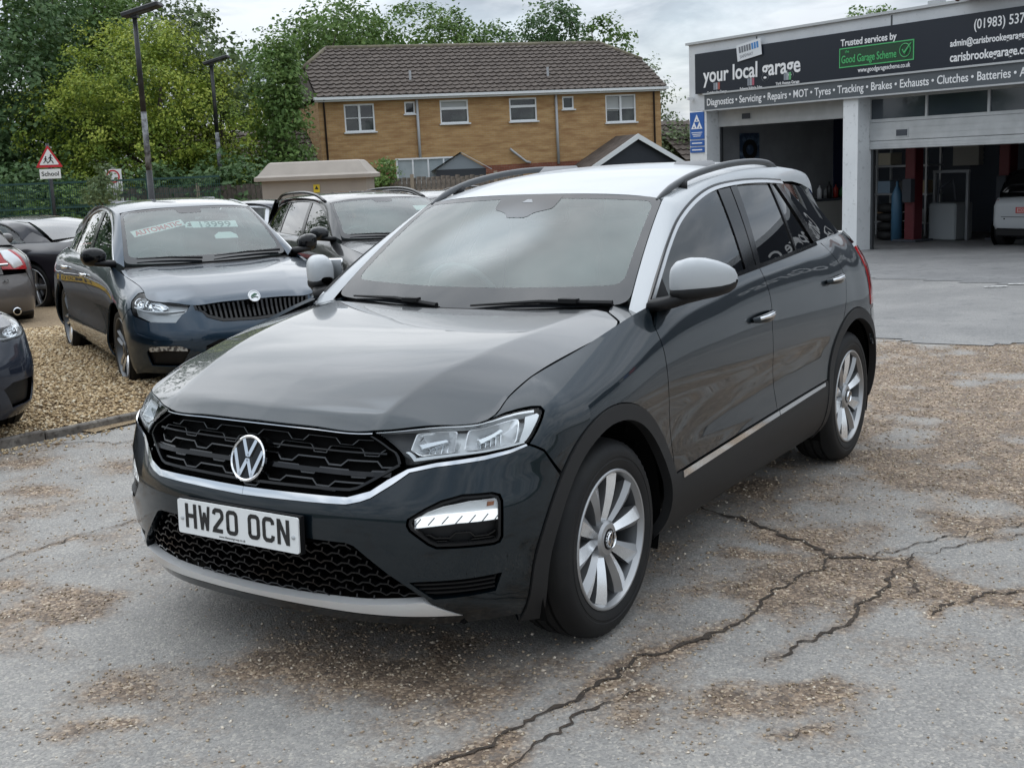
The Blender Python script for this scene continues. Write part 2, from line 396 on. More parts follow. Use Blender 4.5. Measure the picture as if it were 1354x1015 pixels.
def ribbon(name, S, paths, w, d0, d1, mat, parent, mirror=False, h=.03, axis=1):
    """bars of box section along paths drawn on a surface; w across, from depth d0 to d1 along the normal"""
    mb = MB()
    for path in paths:
        p = np.asarray(path, float); out = [p[0]]
        for a, b in zip(p[:-1], p[1:]):
            n = max(1, int(math.ceil(np.linalg.norm(b - a) / h)))
            out += [a + (b - a) * i / n for i in range(1, n + 1)]
        p = np.array(out); t = np.gradient(p, axis=0); t /= np.linalg.norm(t, axis=1, keepdims=True) + 1e-12; n2 = np.stack([-t[:, 1], t[:, 0]], 1)
        ww = w if np.ndim(w) == 0 else np.interp(np.linspace(0, 1, len(p)), np.linspace(0, 1, len(w)), w)[:, None]
        A, B = p + n2 * ww / 2, p - n2 * ww / 2
        N = S.nrm(p[:, 0], p[:, 1]); PA, PB = S.ev(A[:, 0], A[:, 1]), S.ev(B[:, 0], B[:, 1])
        rings = [PA + N * d0, PA + N * d1, PB + N * d1, PB + N * d0]; k = len(p); V = np.concatenate(rings); F = []
        for i in range(k - 1):
            for j in range(4): F.append((j * k + i, j * k + i + 1, ((j + 1) % 4) * k + i + 1, ((j + 1) % 4) * k + i))
        F += [(0, k, 2 * k, 3 * k)[::-1], (k - 1, 2 * k - 1, 3 * k - 1, 4 * k - 1)]
        if mirror: V = V * [1, -1, 1]; F = [f[::-1] for f in F]
        mb.add(V, [f[::-1] for f in F])
    return mb.obj(name, mat, parent)
def cup(name, S, poly, steps, mat, parent, mirror=False, h=.02):
    """nested rings of a polygon (scale about centroid, depth along the normal): a reflector bowl or a boss"""
    p = np.asarray(poly, float)
    if area2(p) < 0: p = p[::-1]
    p = densify(p, h); c = p.mean(0); V = []; F = []; k = len(p); cn = None
    for sc, d in steps:
        q = c + (p - c) * sc; V.append(S.ev(q[:, 0], q[:, 1]) + S.nrm(q[:, 0], q[:, 1]) * d)
    V = np.concatenate(V); m = len(steps)
    for j in range(m - 1):
        for i in range(k): F.append((j * k + i, j * k + (i + 1) % k, (j + 1) * k + (i + 1) % k, (j + 1) * k + i))
    F.append(tuple((m - 1) * k + i for i in range(k)))
    if S.sgn < 0: F = [f[::-1] for f in F]
    if mirror: V = V * [1, -1, 1]; F = [f[::-1] for f in F]
    o = mesh_obj(name, V, F, mat, parent); o.data.set_sharp_from_angle(angle=R_(35)); return o
def loft(rings, closed=True, cap=True):
    """list of equal-length rings -> V, F"""
    V = [tuple(p) for r in rings for p in r]; k = len(rings[0]); F = []
    for j in range(len(rings) - 1):
        for i in range(k if closed else k - 1): F.append((j * k + i, j * k + (i + 1) % k, (j + 1) * k + (i + 1) % k, (j + 1) * k + i))
    if cap and closed: F.append(tuple(range(k))[::-1]); F.append(tuple((len(rings) - 1) * k + i for i in range(k)))
    return V, F
def text_mesh(name, s, size, mat, parent, M, extrude=.0015, bold=0.0, align='LEFT', sx=1.0, spacing=1.0, kind=None):
    """lettering as a thin solid; M maps text x,y,z to the parent's space"""
    cu = bpy.data.curves.new(name, 'FONT'); cu.body = s; cu.size = size; cu.extrude = extrude; cu.offset = bold; cu.align_x = align; cu.space_character = spacing; cu.resolution_u = 3
    t = bpy.data.objects.new(name, cu); COL.objects.link(t)
    dg = bpy.context.evaluated_depsgraph_get(); me = bpy.data.meshes.new_from_object(t.evaluated_get(dg))
    bpy.data.objects.remove(t); bpy.data.curves.remove(cu)
    me.transform(M @ Matrix.Diagonal((sx, 1, 1, 1))); me.materials.clear(); me.materials.append(mat)
    o = bpy.data.objects.new(name, me); COL.objects.link(o)
    if parent: o.parent = parent
    return o
def frame(o, ax, ay):
    ax, ay = Vector(ax).normalized(), Vector(ay).normalized(); az = ax.cross(ay).normalized(); ay = az.cross(ax); M = Matrix.Identity(4)
    for i in range(3): M[i][0], M[i][1], M[i][2], M[i][3] = ax[i], ay[i], az[i], o[i]
    return M
# ------------------------------------------------------------------ materials
MATS = {}
def mat(name, col=(.5, .5, .5), rough=.5, metal=0.0, spec=.5, coat=0.0, coat_rough=.03, emit=None, noise=None, bump=None, alpha=None, var=0.0, trans=0.0, ior=None, sheen=0.0, wear=None, coords='Object'):
    """noise=(scale, second colour, lo, hi, detail); bump=(scale, strength, distance); var = fine value variation"""
    if name in MATS: return MATS[name]
    m = bpy.data.materials.new(name); m.use_nodes = True; nt = m.node_tree; b = nt.nodes['Principled BSDF']
    b.inputs['Base Color'].default_value = (*col, 1); b.inputs['Roughness'].default_value = rough; b.inputs['Metallic'].default_value = metal
    b.inputs['Specular IOR Level'].default_value = spec; b.inputs['Coat Weight'].default_value = coat; b.inputs['Coat Roughness'].default_value = coat_rough
    if ior: b.inputs['IOR'].default_value = ior
    if emit: b.inputs['Emission Color'].default_value = (*emit[0], 1); b.inputs['Emission Strength'].default_value = emit[1]
    if trans: b.inputs['Transmission Weight'].default_value = trans
    tc = nt.nodes.new('ShaderNodeTexCoord'); src = None
    def tex(scale, detail=4.0, rough_=.55):
        t = nt.nodes.new('ShaderNodeTexNoise'); t.inputs['Scale'].default_value = scale; t.inputs['Detail'].default_value = detail; t.inputs['Roughness'].default_value = rough_
        nt.links.new(tc.outputs[coords], t.inputs['Vector']); return t
    cur = None
    def rampmix(prev, colour, scale, lo, hi, detail):
        t = tex(scale, detail); r = nt.nodes.new('ShaderNodeMapRange'); r.inputs[1].default_value = lo; r.inputs[2].default_value = hi; nt.links.new(t.outputs[0], r.inputs[0])
        x = nt.nodes.new('ShaderNodeMix'); x.data_type = 'RGBA'; nt.links.new(r.outputs[0], x.inputs[0])
        if prev is None: x.inputs['A'].default_value = (*col, 1)
        else: nt.links.new(prev, x.inputs['A'])
        x.inputs['B'].default_value = (*colour, 1); return x.outputs['Result']
    if noise: cur = rampmix(cur, noise[1], noise[0], noise[2], noise[3], noise[4] if len(noise) > 4 else 5)
    if wear: cur = rampmix(cur, wear[1], wear[0], wear[2], wear[3], wear[4] if len(wear) > 4 else 5)
    if var:
        t = tex(60, 3); r = nt.nodes.new('ShaderNodeMapRange'); r.inputs[3].default_value = 1 - var; r.inputs[4].default_value = 1 + var; r.inputs[1].default_value = .3; r.inputs[2].default_value = .7
        nt.links.new(t.outputs[0], r.inputs[0]); x = nt.nodes.new('ShaderNodeVectorMath'); x.operation = 'SCALE'
        if cur is None: x.inputs[0].default_value = col
        else: nt.links.new(cur, x.inputs[0])
        nt.links.new(r.outputs[0], x.inputs['Scale']); cur = x.outputs[0]
    if cur is not None: nt.links.new(cur, b.inputs['Base Color'])
    if bump:
        t = tex(bump[0], 5); bp = nt.nodes.new('ShaderNodeBump'); bp.inputs['Strength'].default_value = bump[1]; bp.inputs['Distance'].default_value = bump[2]
        nt.links.new(t.outputs[0], bp.inputs['Height']); nt.links.new(bp.outputs[0], b.inputs['Normal'])
    MATS[name] = m; return m
def glass_mat(name, tint, rough=.0, ior=1.5, film=0.0):
    """thin sheet: fresnel mirror over a tinted see-through"""
    if name in MATS: return MATS[name]
    m = bpy.data.materials.new(name); m.use_nodes = True; nt = m.node_tree; nt.nodes.clear()
    o = nt.nodes.new('ShaderNodeOutputMaterial'); mx = nt.nodes.new('ShaderNodeMixShader'); t = nt.nodes.new('ShaderNodeBsdfTransparent'); g = nt.nodes.new('ShaderNodeBsdfGlossy'); f = nt.nodes.new('ShaderNodeFresnel')
    t.inputs[0].default_value = (*tint, 1); g.inputs['Roughness'].default_value = rough; f.inputs[0].default_value = ior
    geo = nt.nodes.new('ShaderNodeNewGeometry'); mth = nt.nodes.new('ShaderNodeMath'); mth.operation = 'MULTIPLY_ADD'; mth.inputs[1].default_value = 1.7; mth.inputs[2].default_value = film; mth.use_clamp = True
    nt.links.new(f.outputs[0], mth.inputs[0]); nt.links.new(mth.outputs[0], mx.inputs[0]); nt.links.new(t.outputs[0], mx.inputs[1]); nt.links.new(g.outputs[0], mx.inputs[2]); nt.links.new(mx.outputs[0], o.inputs[0])
    MATS[name] = m; return m
def paint(name, col, metal=0.0, rough=.42):
    m = mat(name, col, rough=rough, metal=metal, spec=.2, coat=1.0, coat_rough=.015)
    return m
BLACK_PL = mat('black_plastic', (.006, .006, .0065), .5, spec=.3)
CLAD = mat('grained_cladding', (.0135, .0135, .014), .55, spec=.35, bump=(260, .3, .001))
GLOSS_BK = mat('gloss_black', (.003, .003, .0035), .12, spec=.4)
DARK = mat('underbody_black', (.003, .003, .003), .8, spec=.1)
CHROME = mat('chrome', (.78, .79, .80), .07, metal=1.0)
SATIN = mat('satin_silver', (.66, .67, .68), .30, metal=.7)
RUBBER = mat('tyre_rubber', (.0095, .0095, .010), .62, spec=.3, bump=(90, .15, .002), noise=(9, (.016, .0155, .0145), .45, .75))
ALLOY = mat('alloy_silver', (.40, .405, .41), .34, metal=.7)
ALLOY_CUT = mat('machined_alloy', (.90, .91, .92), .22, metal=.75)
ALLOY_DK = mat('dark_alloy', (.10, .105, .11), .35, metal=.7)
DISC = mat('brake_disc', (.25, .25, .26), .35, metal=1.0)
GLASS = glass_mat('windscreen_glass', (.60, .70, .68), film=.02)
GLASS_SIDE = glass_mat('side_glass', (.66, .76, .73), film=.0)
GLASS_DK = glass_mat('privacy_glass', (.035, .04, .045), film=.0)
LENS = glass_mat('clear_lens', (.95, .965, .97), film=0.0, ior=1.25)
WHITE_PAINT = mat('white_paint', (.43, .448, .46), .45, coat=.4, coat_rough=.03)
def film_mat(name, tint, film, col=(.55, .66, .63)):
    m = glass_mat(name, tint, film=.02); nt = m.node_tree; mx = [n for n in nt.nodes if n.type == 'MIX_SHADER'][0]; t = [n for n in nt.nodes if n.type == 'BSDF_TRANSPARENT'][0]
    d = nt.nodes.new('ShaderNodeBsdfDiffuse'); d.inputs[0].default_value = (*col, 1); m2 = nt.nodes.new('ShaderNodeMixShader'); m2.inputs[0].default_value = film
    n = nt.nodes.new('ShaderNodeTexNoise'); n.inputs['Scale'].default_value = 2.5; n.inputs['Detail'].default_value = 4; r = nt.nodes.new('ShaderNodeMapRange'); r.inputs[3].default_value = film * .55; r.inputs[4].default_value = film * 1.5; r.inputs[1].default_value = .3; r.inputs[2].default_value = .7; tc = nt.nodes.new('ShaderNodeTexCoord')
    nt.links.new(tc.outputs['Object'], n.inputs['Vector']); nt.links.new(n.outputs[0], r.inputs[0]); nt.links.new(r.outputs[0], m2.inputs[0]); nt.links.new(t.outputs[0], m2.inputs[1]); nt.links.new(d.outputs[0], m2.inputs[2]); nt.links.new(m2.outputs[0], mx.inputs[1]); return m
SCREEN = film_mat('veiled_windscreen', (.74, .88, .84), .090, (.46, .68, .62))   # pale green haze in the glass imitates cabin light and dashboard reflection
RED_LENS = mat('red_lens', (.35, .008, .012), .12, coat=1.0, noise=(30, (.5, .02, .02), .4, .6))
CABIN = mat('cabin_trim', (.085, .088, .088), .7)
SEAT = mat('seat_fabric', (.24, .24, .245), .85, bump=(150, .3, .002))
HEADLIN = mat('headlining', (.35, .35, .34), .9)
PLATE_W = mat('plate_white', (.76, .77, .76), .35)
PLATE_Y = mat('plate_yellow', (.78, .5, .03), .35)
INK = mat('plate_ink', (.012, .012, .012), .5)
# ------------------------------------------------------------------ car pieces
WHEELS = {}
def wheel_meshes(key, R, W, rim, style, spoke_mat, face_mat):
    """tyre, rim, centre cap, disc about the y axis, outer face at y=0 looking to +y"""
    if key in WHEELS: return WHEELS[key]
    d = {}
    mb = MB(); b = W
    prof = [(rim - .012, -b + .012), (rim + .004, -b + .002), (rim + .03, -b - .004), (R - .045, -b - .006), (R - .018, -b + .006), (R - .006, -b + .022)]
    for g0 in (.30, .5, .70):
        y = -b * (1 - g0); prof += [(R, y - .007), (R - .009, y - .0055), (R - .009, y + .0055), (R, y + .007)]
    prof += [(R - .006, -.022), (R - .018, -.006), (R - .034, .0035), (R - .045, .006), (rim + .045, .0065), (rim + .043, .0045), (rim + .036, .0045), (rim + .034, .0065), (rim + .016, .004), (rim + .004, -.002), (rim - .012, -.012)]
    sh = {5, len(prof) - 11}
    def mod(j, k):
        if j in (4, 5, len(prof) - 11, len(prof) - 10) and k % 2 == 0: return -.005
        return 0
    mb.lathe(prof, 128, 'y', mod=mod); d['tyre'] = mb.obj('tyre', RUBBER, sharp=38)
    mb = MB(); mb.lathe([(rim - .030, -b + .02), (rim - .012, -b + .012), (rim - .012, -.02), (rim + .003, -.004), (rim + .004, .001), (rim, .0045), (rim - .006, .004), (rim - .010, -.004), (rim - .014, -.016)], 96, 'y', mi=1); mb.lathe([(rim - .014, -.016), (rim - .03, -.06), (rim - .036, -b + .04), (rim - .05, -b + .02)], 96, 'y', mi=3)
    n = {'twin': 10, 'five': 5, 'multi': 10, 'vee': 10}[style]
    for k in range(n):
        a0 = 2 * math.pi * k / n
        if style == 'twin': a0 += (-.05 if k % 2 else .05)
        st = []
        for t in np.linspace(0, 1, 6):
            r = .045 + (rim - .012 - .045) * t
            if style == 'five': w = .050 + .012 * t; tw = 0
            elif style == 'twin': w = .025 + .051 * t; tw = .045 * t * (1 if k % 2 else -1)
            elif style == 'vee': w = .022 + .020 * t; tw = (.16 if k % 2 else -.16) * t
            else: w = .018 + .018 * t; tw = 0
            dep = -.032 + .030 * math.sin(math.pi * min(t * 1.0, 1) * .55) - .006 * t
            an = a0 + tw; cx, sx = math.cos(an), math.sin(an); ring = []
            rd = (.12 if k % 2 else -.12) if style == 'twin' else 0.0
            prof2 = [(-w / 2, dep - .010), (w * rd, dep + .002), (w / 2, dep - .016), (w * .42, dep - .05), (-w * .42, dep - .05)] if style != 'five' else [(-w / 2, dep - .005), (-w * .36, dep + .003), (w * .36, dep + .003), (w / 2, dep - .005), (w * .42, dep - .045), (-w * .42, dep - .045)]
            for q, h in prof2: ring.append((r * cx - q * sx, h, r * sx + q * cx))
            st.append(ring)
        V, F = loft(st); nr = len(st[0]); base = len(mb.V)
        mb.add(V, F, 1)
        # machined faces: the first (and second) strip of every ring step
        f0 = len(mb.F) - len(F)
        for i in range(len(F) - 2):
            j = i % nr
            if (style == 'five' and j in (0, 1, 2)) or (style == 'twin' and j == (0 if k % 2 else 1)) or (style == 'vee' and j == 0) or (style == 'multi' and j in (0, 1)): mb.M[f0 + i] = 0
    mb.lathe([(.062, -.06), (.062, -.02), (.052, -.012), (.036, -.010), (.034, -.016), (.0, -.016)], 32, 'y', mi=1)
    d['rim'] = mb.obj('rim', [face_mat, spoke_mat, DARK, ALLOY_DK], sharp=28)
    mb = MB(); mb.lathe([(.033, -.014), (.032, -.008), (.028, -.0065), (0.0, -.0065)], 32, 'y'); d['centre_cap'] = mb.obj('centre_cap', GLOSS_BK, sharp=30)
    if key == 'hero': d['cap_emblem'] = wheel_badge(None, frame((0, -.0062, 0), (-1, 0, 0), (0, 0, 1)), .029, name='cap_emblem', disc=False)
    mb = MB(); mb.lathe([(.155, -.085), (.156, -.078), (.15, -.076), (.075, -.076), (.07, -.06), (0, -.06)], 48, 'y')
    d['brake_disc'] = mb.obj('brake_disc', DISC, sharp=30)
    mb = MB(); mb.lathe([(rim - .03, -b + .03), (.10, -b + .045), (0, -b + .045)], 40, 'y'); d['inner_drum'] = mb.obj('inner_drum', DARK)
    for o in d.values(): COL.objects.unlink(o)
    WHEELS[key] = d; return d
def put_wheel(car, key, x, y, R, left=True, spin=0.0, steer=0.0):
    e = empty('wheel', (x, y if left else -y, R), 0, car)
    e.rotation_euler = (0, 0, (0 if left else math.pi) + steer)
    for nme, o in WHEELS[key].items():
        c = o.copy(); COL.objects.link(c); c.parent = e; c.rotation_euler = (0, spin, 0)
    return e
def wheel_well(car, x, y, R):
    for s in (1, -1):
        mb = MB(); V = []; F = []; n = 24
        for k in range(n + 1):
            a = math.pi * (-.12 + 1.24 * k / n)
            for yy in (y - .02, y - .34): V.append((x + R * math.cos(a), s * yy, .334 + R * math.sin(a)))
        for k in range(n): F.append((2 * k, 2 * k + 1, 2 * k + 3, 2 * k + 2))
        mb.add(V, F)
        V = [(x + R * math.cos(R_(a)), s * (y - .34), .334 + R * math.sin(R_(a))) for a in np.linspace(-18, 198, 22)]
        mb.add(V, [tuple(range(22))]); mb.obj('wheel_liner', DARK, car, smooth=True)
def circle_pts(cx, cz, r, a0, a1, n=24): return [(cx + r * math.cos(R_(a)), cz + r * math.sin(R_(a))) for a in np.linspace(a0, a1, n)]
def seat(car, x, y, z, mt=SEAT):
    mb = MB()
    def rb(c, d, ry): mb.box(c, d, R=Matrix.Rotation(ry, 3, 'Y'), bev=.05)
    rb((x, y, z), (.5, .5, .16), -.08); rb((x - .30, y, z + .36), (.16, .50, .66), -.25); rb((x - .41, y, z + .80), (.10, .27, .18), -.2)
    return mb.obj('seat', mt, car, smooth=True)
def steering_wheel(car, x, y, z):
    mb = MB(); pts = []
    M = Matrix.Translation((x, y, z)) @ Matrix.Rotation(R_(-65), 4, 'Y')
    n = 28; V = []; F = []
    for k in range(n):
        a = 2 * math.pi * k / n
        for j in range(6):
            b = 2 * math.pi * j / 6; r = .18 + .015 * math.cos(b); V.append(M @ Vector((r * math.cos(a), r * math.sin(a), .015 * math.sin(b))))
    for k in range(n):
        for j in range(6): F.append((k * 6 + j, ((k + 1) % n) * 6 + j, ((k + 1) % n) * 6 + (j + 1) % 6, k * 6 + (j + 1) % 6))
    mb.add(V, F)
    mb.box(M @ Vector((0, 0, 0)), (.12, .14, .04), R=M.to_3x3(), bev=.02); mb.box(M @ Vector((0, 0, .0)), (.05, .34, .02), R=M.to_3x3()); mb.tube([M @ Vector((0, 0, 0)), M @ Vector((0, 0, -.3))], .03)
    return mb.obj('steering_wheel', CABIN, car, smooth=True)
PLATE_GLYPHS = {  # strokes on a 50 x 79 mm cell (a condensed block face)
    'H': [[(0, 0), (0, 79)], [(50, 0), (50, 79)], [(0, 40), (50, 40)]],
    'W': [[(0, 79), (10, 0), (25, 58), (40, 0), (50, 79)]],
    '2': [[(0, 62), (3, 73), (12, 79), (38, 79), (47, 73), (50, 62), (48, 50), (3, 8), (0, 0), (50, 0)]],
    '0': [[(0, 12), (0, 67), (4, 75), (12, 79), (38, 79), (46, 75), (50, 67), (50, 12), (46, 4), (38, 0), (12, 0), (4, 4), (0, 12), (0, 20)]],
    'C': [[(50, 60), (48, 72), (38, 79), (12, 79), (3, 73), (0, 64), (0, 15), (3, 6), (12, 0), (38, 0), (48, 7), (50, 19)]],
    'N': [[(0, 0), (0, 79), (50, 0), (50, 79)]]}
PLATE_GLYPHS['O'] = PLATE_GLYPHS['0']
def plate_text(name, s, parent, M, k=1.0, stroke=13.5, h=.0012, mt=INK, gap=11, space=33):
    x = 0
    for ch in s:
        mb = MB()
        if ch == ' ': x += space; continue
        st_i = 0
        for st in PLATE_GLYPHS[ch]:
            P = np.array(st, float); w = stroke / 2
            if ch in 'HWN':
                sw = stroke * (.80 if ch == 'W' else 1.0); P = P * [(50 - sw) / 50, 1] + [sw / 2, 0]
                for i in range(len(P) - 1):
                    p, q = P[i], P[i + 1]; d = q - p; hz = abs(d[1]) < 1; k_ = sw / 2 if hz else sw / 2 / max(abs(d[1]) / np.hypot(*d), .5); o = np.array([0, k_]) if hz else np.array([k_, 0]); hh = h * 1000 * (1 + .15 * (i + st_i))
                    c4 = [p - o, p + o, q + o, q - o]
                    if hz: c4 = [p - o, p + o, q + o, q - o]
                    c4 = [(np.clip(a, 0, 50), np.clip(b, 0, 79)) for a, b in c4]; V = [(x + a, b, hh) for a, b in c4] + [(x + a, b, 0) for a, b in c4]
                    mb.add([M @ Vector((a * .001 * k, b * .001 * k, z * .001)) for a, b, z in V], [(0, 1, 2, 3), (0, 4, 5, 1), (1, 5, 6, 2), (2, 6, 7, 3), (3, 7, 4, 0)])
                st_i += 2; continue
            P = P * [(50 - stroke) / 50, (79 - stroke) / 79] + w
            t = np.diff(P, axis=0); t /= np.linalg.norm(t, axis=1, keepdims=True) + 1e-9; n = np.stack([-t[:, 1], t[:, 0]], 1)
            L, Rr = [], []
            for i in range(len(P)):
                a, b = n[max(i - 1, 0)], n[min(i, len(n) - 1)]; m = a + b; m = m / max((m * a).sum(), .55)
                e = 0
                if i == 0: e = -t[0] * w * (1 if ch in 'HWN' else .0)
                elif i == len(P) - 1: e = t[-1] * w * (1 if ch in 'HWN' else .0)
                L.append(P[i] + m * w + e); Rr.append(P[i] - m * w + e)
            V = [(x + p[0], p[1], h * 1000) for p in L] + [(x + p[0], p[1], h * 1000) for p in Rr]; c = len(L)
            V += [(a, b, 0) for a, b, _ in V]
            F = []
            for i in range(c - 1):
                F += [(i, c + i, c + i + 1, i + 1), (i, i + 1, 2 * c + i + 1, 2 * c + i), (c + i + 1, c + i, 3 * c + i, 3 * c + i + 1)]
            F += [(0, 2 * c, 3 * c, c), (c - 1, 2 * c - 1, 4 * c - 1, 3 * c - 1)]
            mb.add([M @ Vector((a * .001 * k, b * .001 * k, z * .001)) for a, b, z in V], F)
        x += 50 + gap; mb.obj(name, mt, parent)
def text_width(s, gap=11, space=33): return sum(space if c == ' ' else 50 + gap for c in s) - gap
def wheel_badge(parent, M, r, ring=True, mt=CHROME, name='badge', disc=True):
    """round maker's emblem: ring with a V over a W"""
    mb = MB()
    V = []; F = []; n = 40
    for k in range(n):
        a = 2 * math.pi * k / n
        for rr, h in ((r * .86, .0), (r * .87, .006), (r * .93, .009), (r * .99, .006), (r, -.004)): V.append(M @ Vector((rr * math.cos(a), rr * math.sin(a), h)))
    for k in range(n):
        for j in range(4): F.append((k * 5 + j, k * 5 + j + 1, ((k + 1) % n) * 5 + j + 1, ((k + 1) % n) * 5 + j))
    mb.add(V, F)
    def bar(p, q, w):
        p, q = Vector((*p, 0)) * r, Vector((*q, 0)) * r; t = (q - p).normalized(); nn = Vector((-t.y, t.x, 0)) * w * r / 2
        v = [p + nn, p - nn, q - nn, q + nn]; v2 = [a + Vector((0, 0, .006)) for a in v]
        mb.add([M @ a for a in v + v2], [(4, 5, 6, 7), (0, 4, 7, 3), (1, 2, 6, 5), (0, 1, 5, 4), (2, 3, 7, 6)])
    w = .17
    bar((-.36, .80), (-.03, .10), w); bar((.36, .80), (.03, .10), w); bar((-.05, .12), (.05, .12), .12)
    bar((-.80, .36), (-.33, -.78), w); bar((.80, .36), (.33, -.78), w); bar((-.36, -.76), (-.02, -.03), w); bar((.36, -.76), (.02, -.03), w); bar((-.06, -.06), (.06, -.06), .12)
    o = mb.obj(name, mt, parent, sharp=30)
    if disc:
        d = MB(); d.add([M @ Vector((r * .9 * math.cos(2 * math.pi * k / 32), r * .9 * math.sin(2 * math.pi * k / 32), 0)) for k in range(32)], [tuple(range(32))]); d.obj('badge_disc', GLOSS_BK, o)
    return o
def superloft(name, secs, mt, parent, mirror=False, n=20, smooth=True):
    """secs: (centre, half a, half b, axis a, axis b, exponent)"""
    rings = []
    for c, a, b, A, B, e in secs:
        c, A, B = Vector(c), Vector(A), Vector(B); rg = []
        for k in range(n):
            t = 2 * math.pi * k / n; ct, st = math.cos(t), math.sin(t)
            rg.append(c + A * (a * abs(ct)**(2 / e) * (1 if ct >= 0 else -1)) + B * (b * abs(st)**(2 / e) * (1 if st >= 0 else -1)))
        rings.append(rg)
    V, F = loft(rings)
    if mirror: V = [(x, -y, z) for x, y, z in V]; F = [f[::-1] for f in F]
    return mesh_obj(name, V, F, mt, parent, smooth=smooth)
class Car:
    """body built from panels cut out of one Shape; subclasses of data give each car its own openings"""
    def __init__(s, name, shape, loc, rz, label, cat='car', group=None, pm=None, h=.04):
        s.root = empty(name, loc, rz); tag(s.root, label, cat, group); s.sh = shape; s.N = shape.net; s.V1 = s.N.V1; s.paint = pm; s.h = h
        t = s.N.P[-1, 2:-2]; i = shape.hood_cols - 1
        sd = t[i:i + 8]; o = np.argsort(sd[:, 0]); s.sx, s.sy, s.sz = sd[o, 0], sd[o, 1], sd[o, 2]
        s.hood = Fn(lambda U, V: (U, V, s.hood_zw(U, V)))
    def hood_zw(s, x, y):
        sh = s.sh; z = sh.hood_z(sh.unwarp_x(np.asarray(x, float)), np.asarray(y, float) / sh.ky)
        return np.interp(z, [a for a, b in sh.zmap], [b for a, b in sh.zmap]) if sh.zmap else z
    def yb(s, x): return spl(s.sx, s.sy, np.clip(x, s.sx[0], s.sx[-1]))
    def zb(s, x): return spl(s.sx, s.sz, np.clip(x, s.sx[0], s.sx[-1]))
    def side(s, pts): return s.N.side(pts)
    def pn(s, name, S, poly, m, both=False, parent=None, **k):
        k.setdefault('h', s.h)
        o = panel(name, S, poly, m, parent or s.root, **k)
        if both: panel(name, S, poly, m, parent or s.root, mirror=True, **k)
        return o
    def shell(s, arch_r, d=.085):
        """dark inner body behind the gaps, open over the wheels"""
        N = s.N; u = np.linspace(0, N.U1, 150); v = np.linspace(0, N.V1, 26); A, B = np.meshgrid(u, v); P = N.ev(A.ravel(), B.ravel()) - N.nrm(A.ravel(), B.ravel()) * d
        P = P.reshape(26, 150, 3); V = []; F = []; sh = s.sh
        for sg in (1, -1):
            b = len(V); V += [tuple(p * [1, sg, 1]) for p in P.reshape(-1, 3)]
            for j in range(25):
                for i in range(149):
                    c = (P[j, i] + P[j + 1, i + 1]) / 2
                    if min(math.hypot(c[0], c[2] - .33), math.hypot(c[0] + sh.wb, c[2] - .33)) < arch_r and abs(c[1]) > .5: continue
                    if u[i] < 1.02 and v[j] < N.V1 * .999: c  # keep the nose closed too
                    f = (b + j * 150 + i, b + j * 150 + i + 1, b + (j + 1) * 150 + i + 1, b + (j + 1) * 150 + i); F.append(f if sg > 0 else f[::-1])
        o = mesh_obj('inner_body', V, F, DARK, s.root)
        mb = MB(); mb.box((-sh.wb / 2 + (sh.fo - sh.ro) / 2, 0, .23), (sh.wb + sh.fo + sh.ro - .5, 1.36 * sh.ky, .03)); mb.obj('underbody', DARK, s.root)
        return o
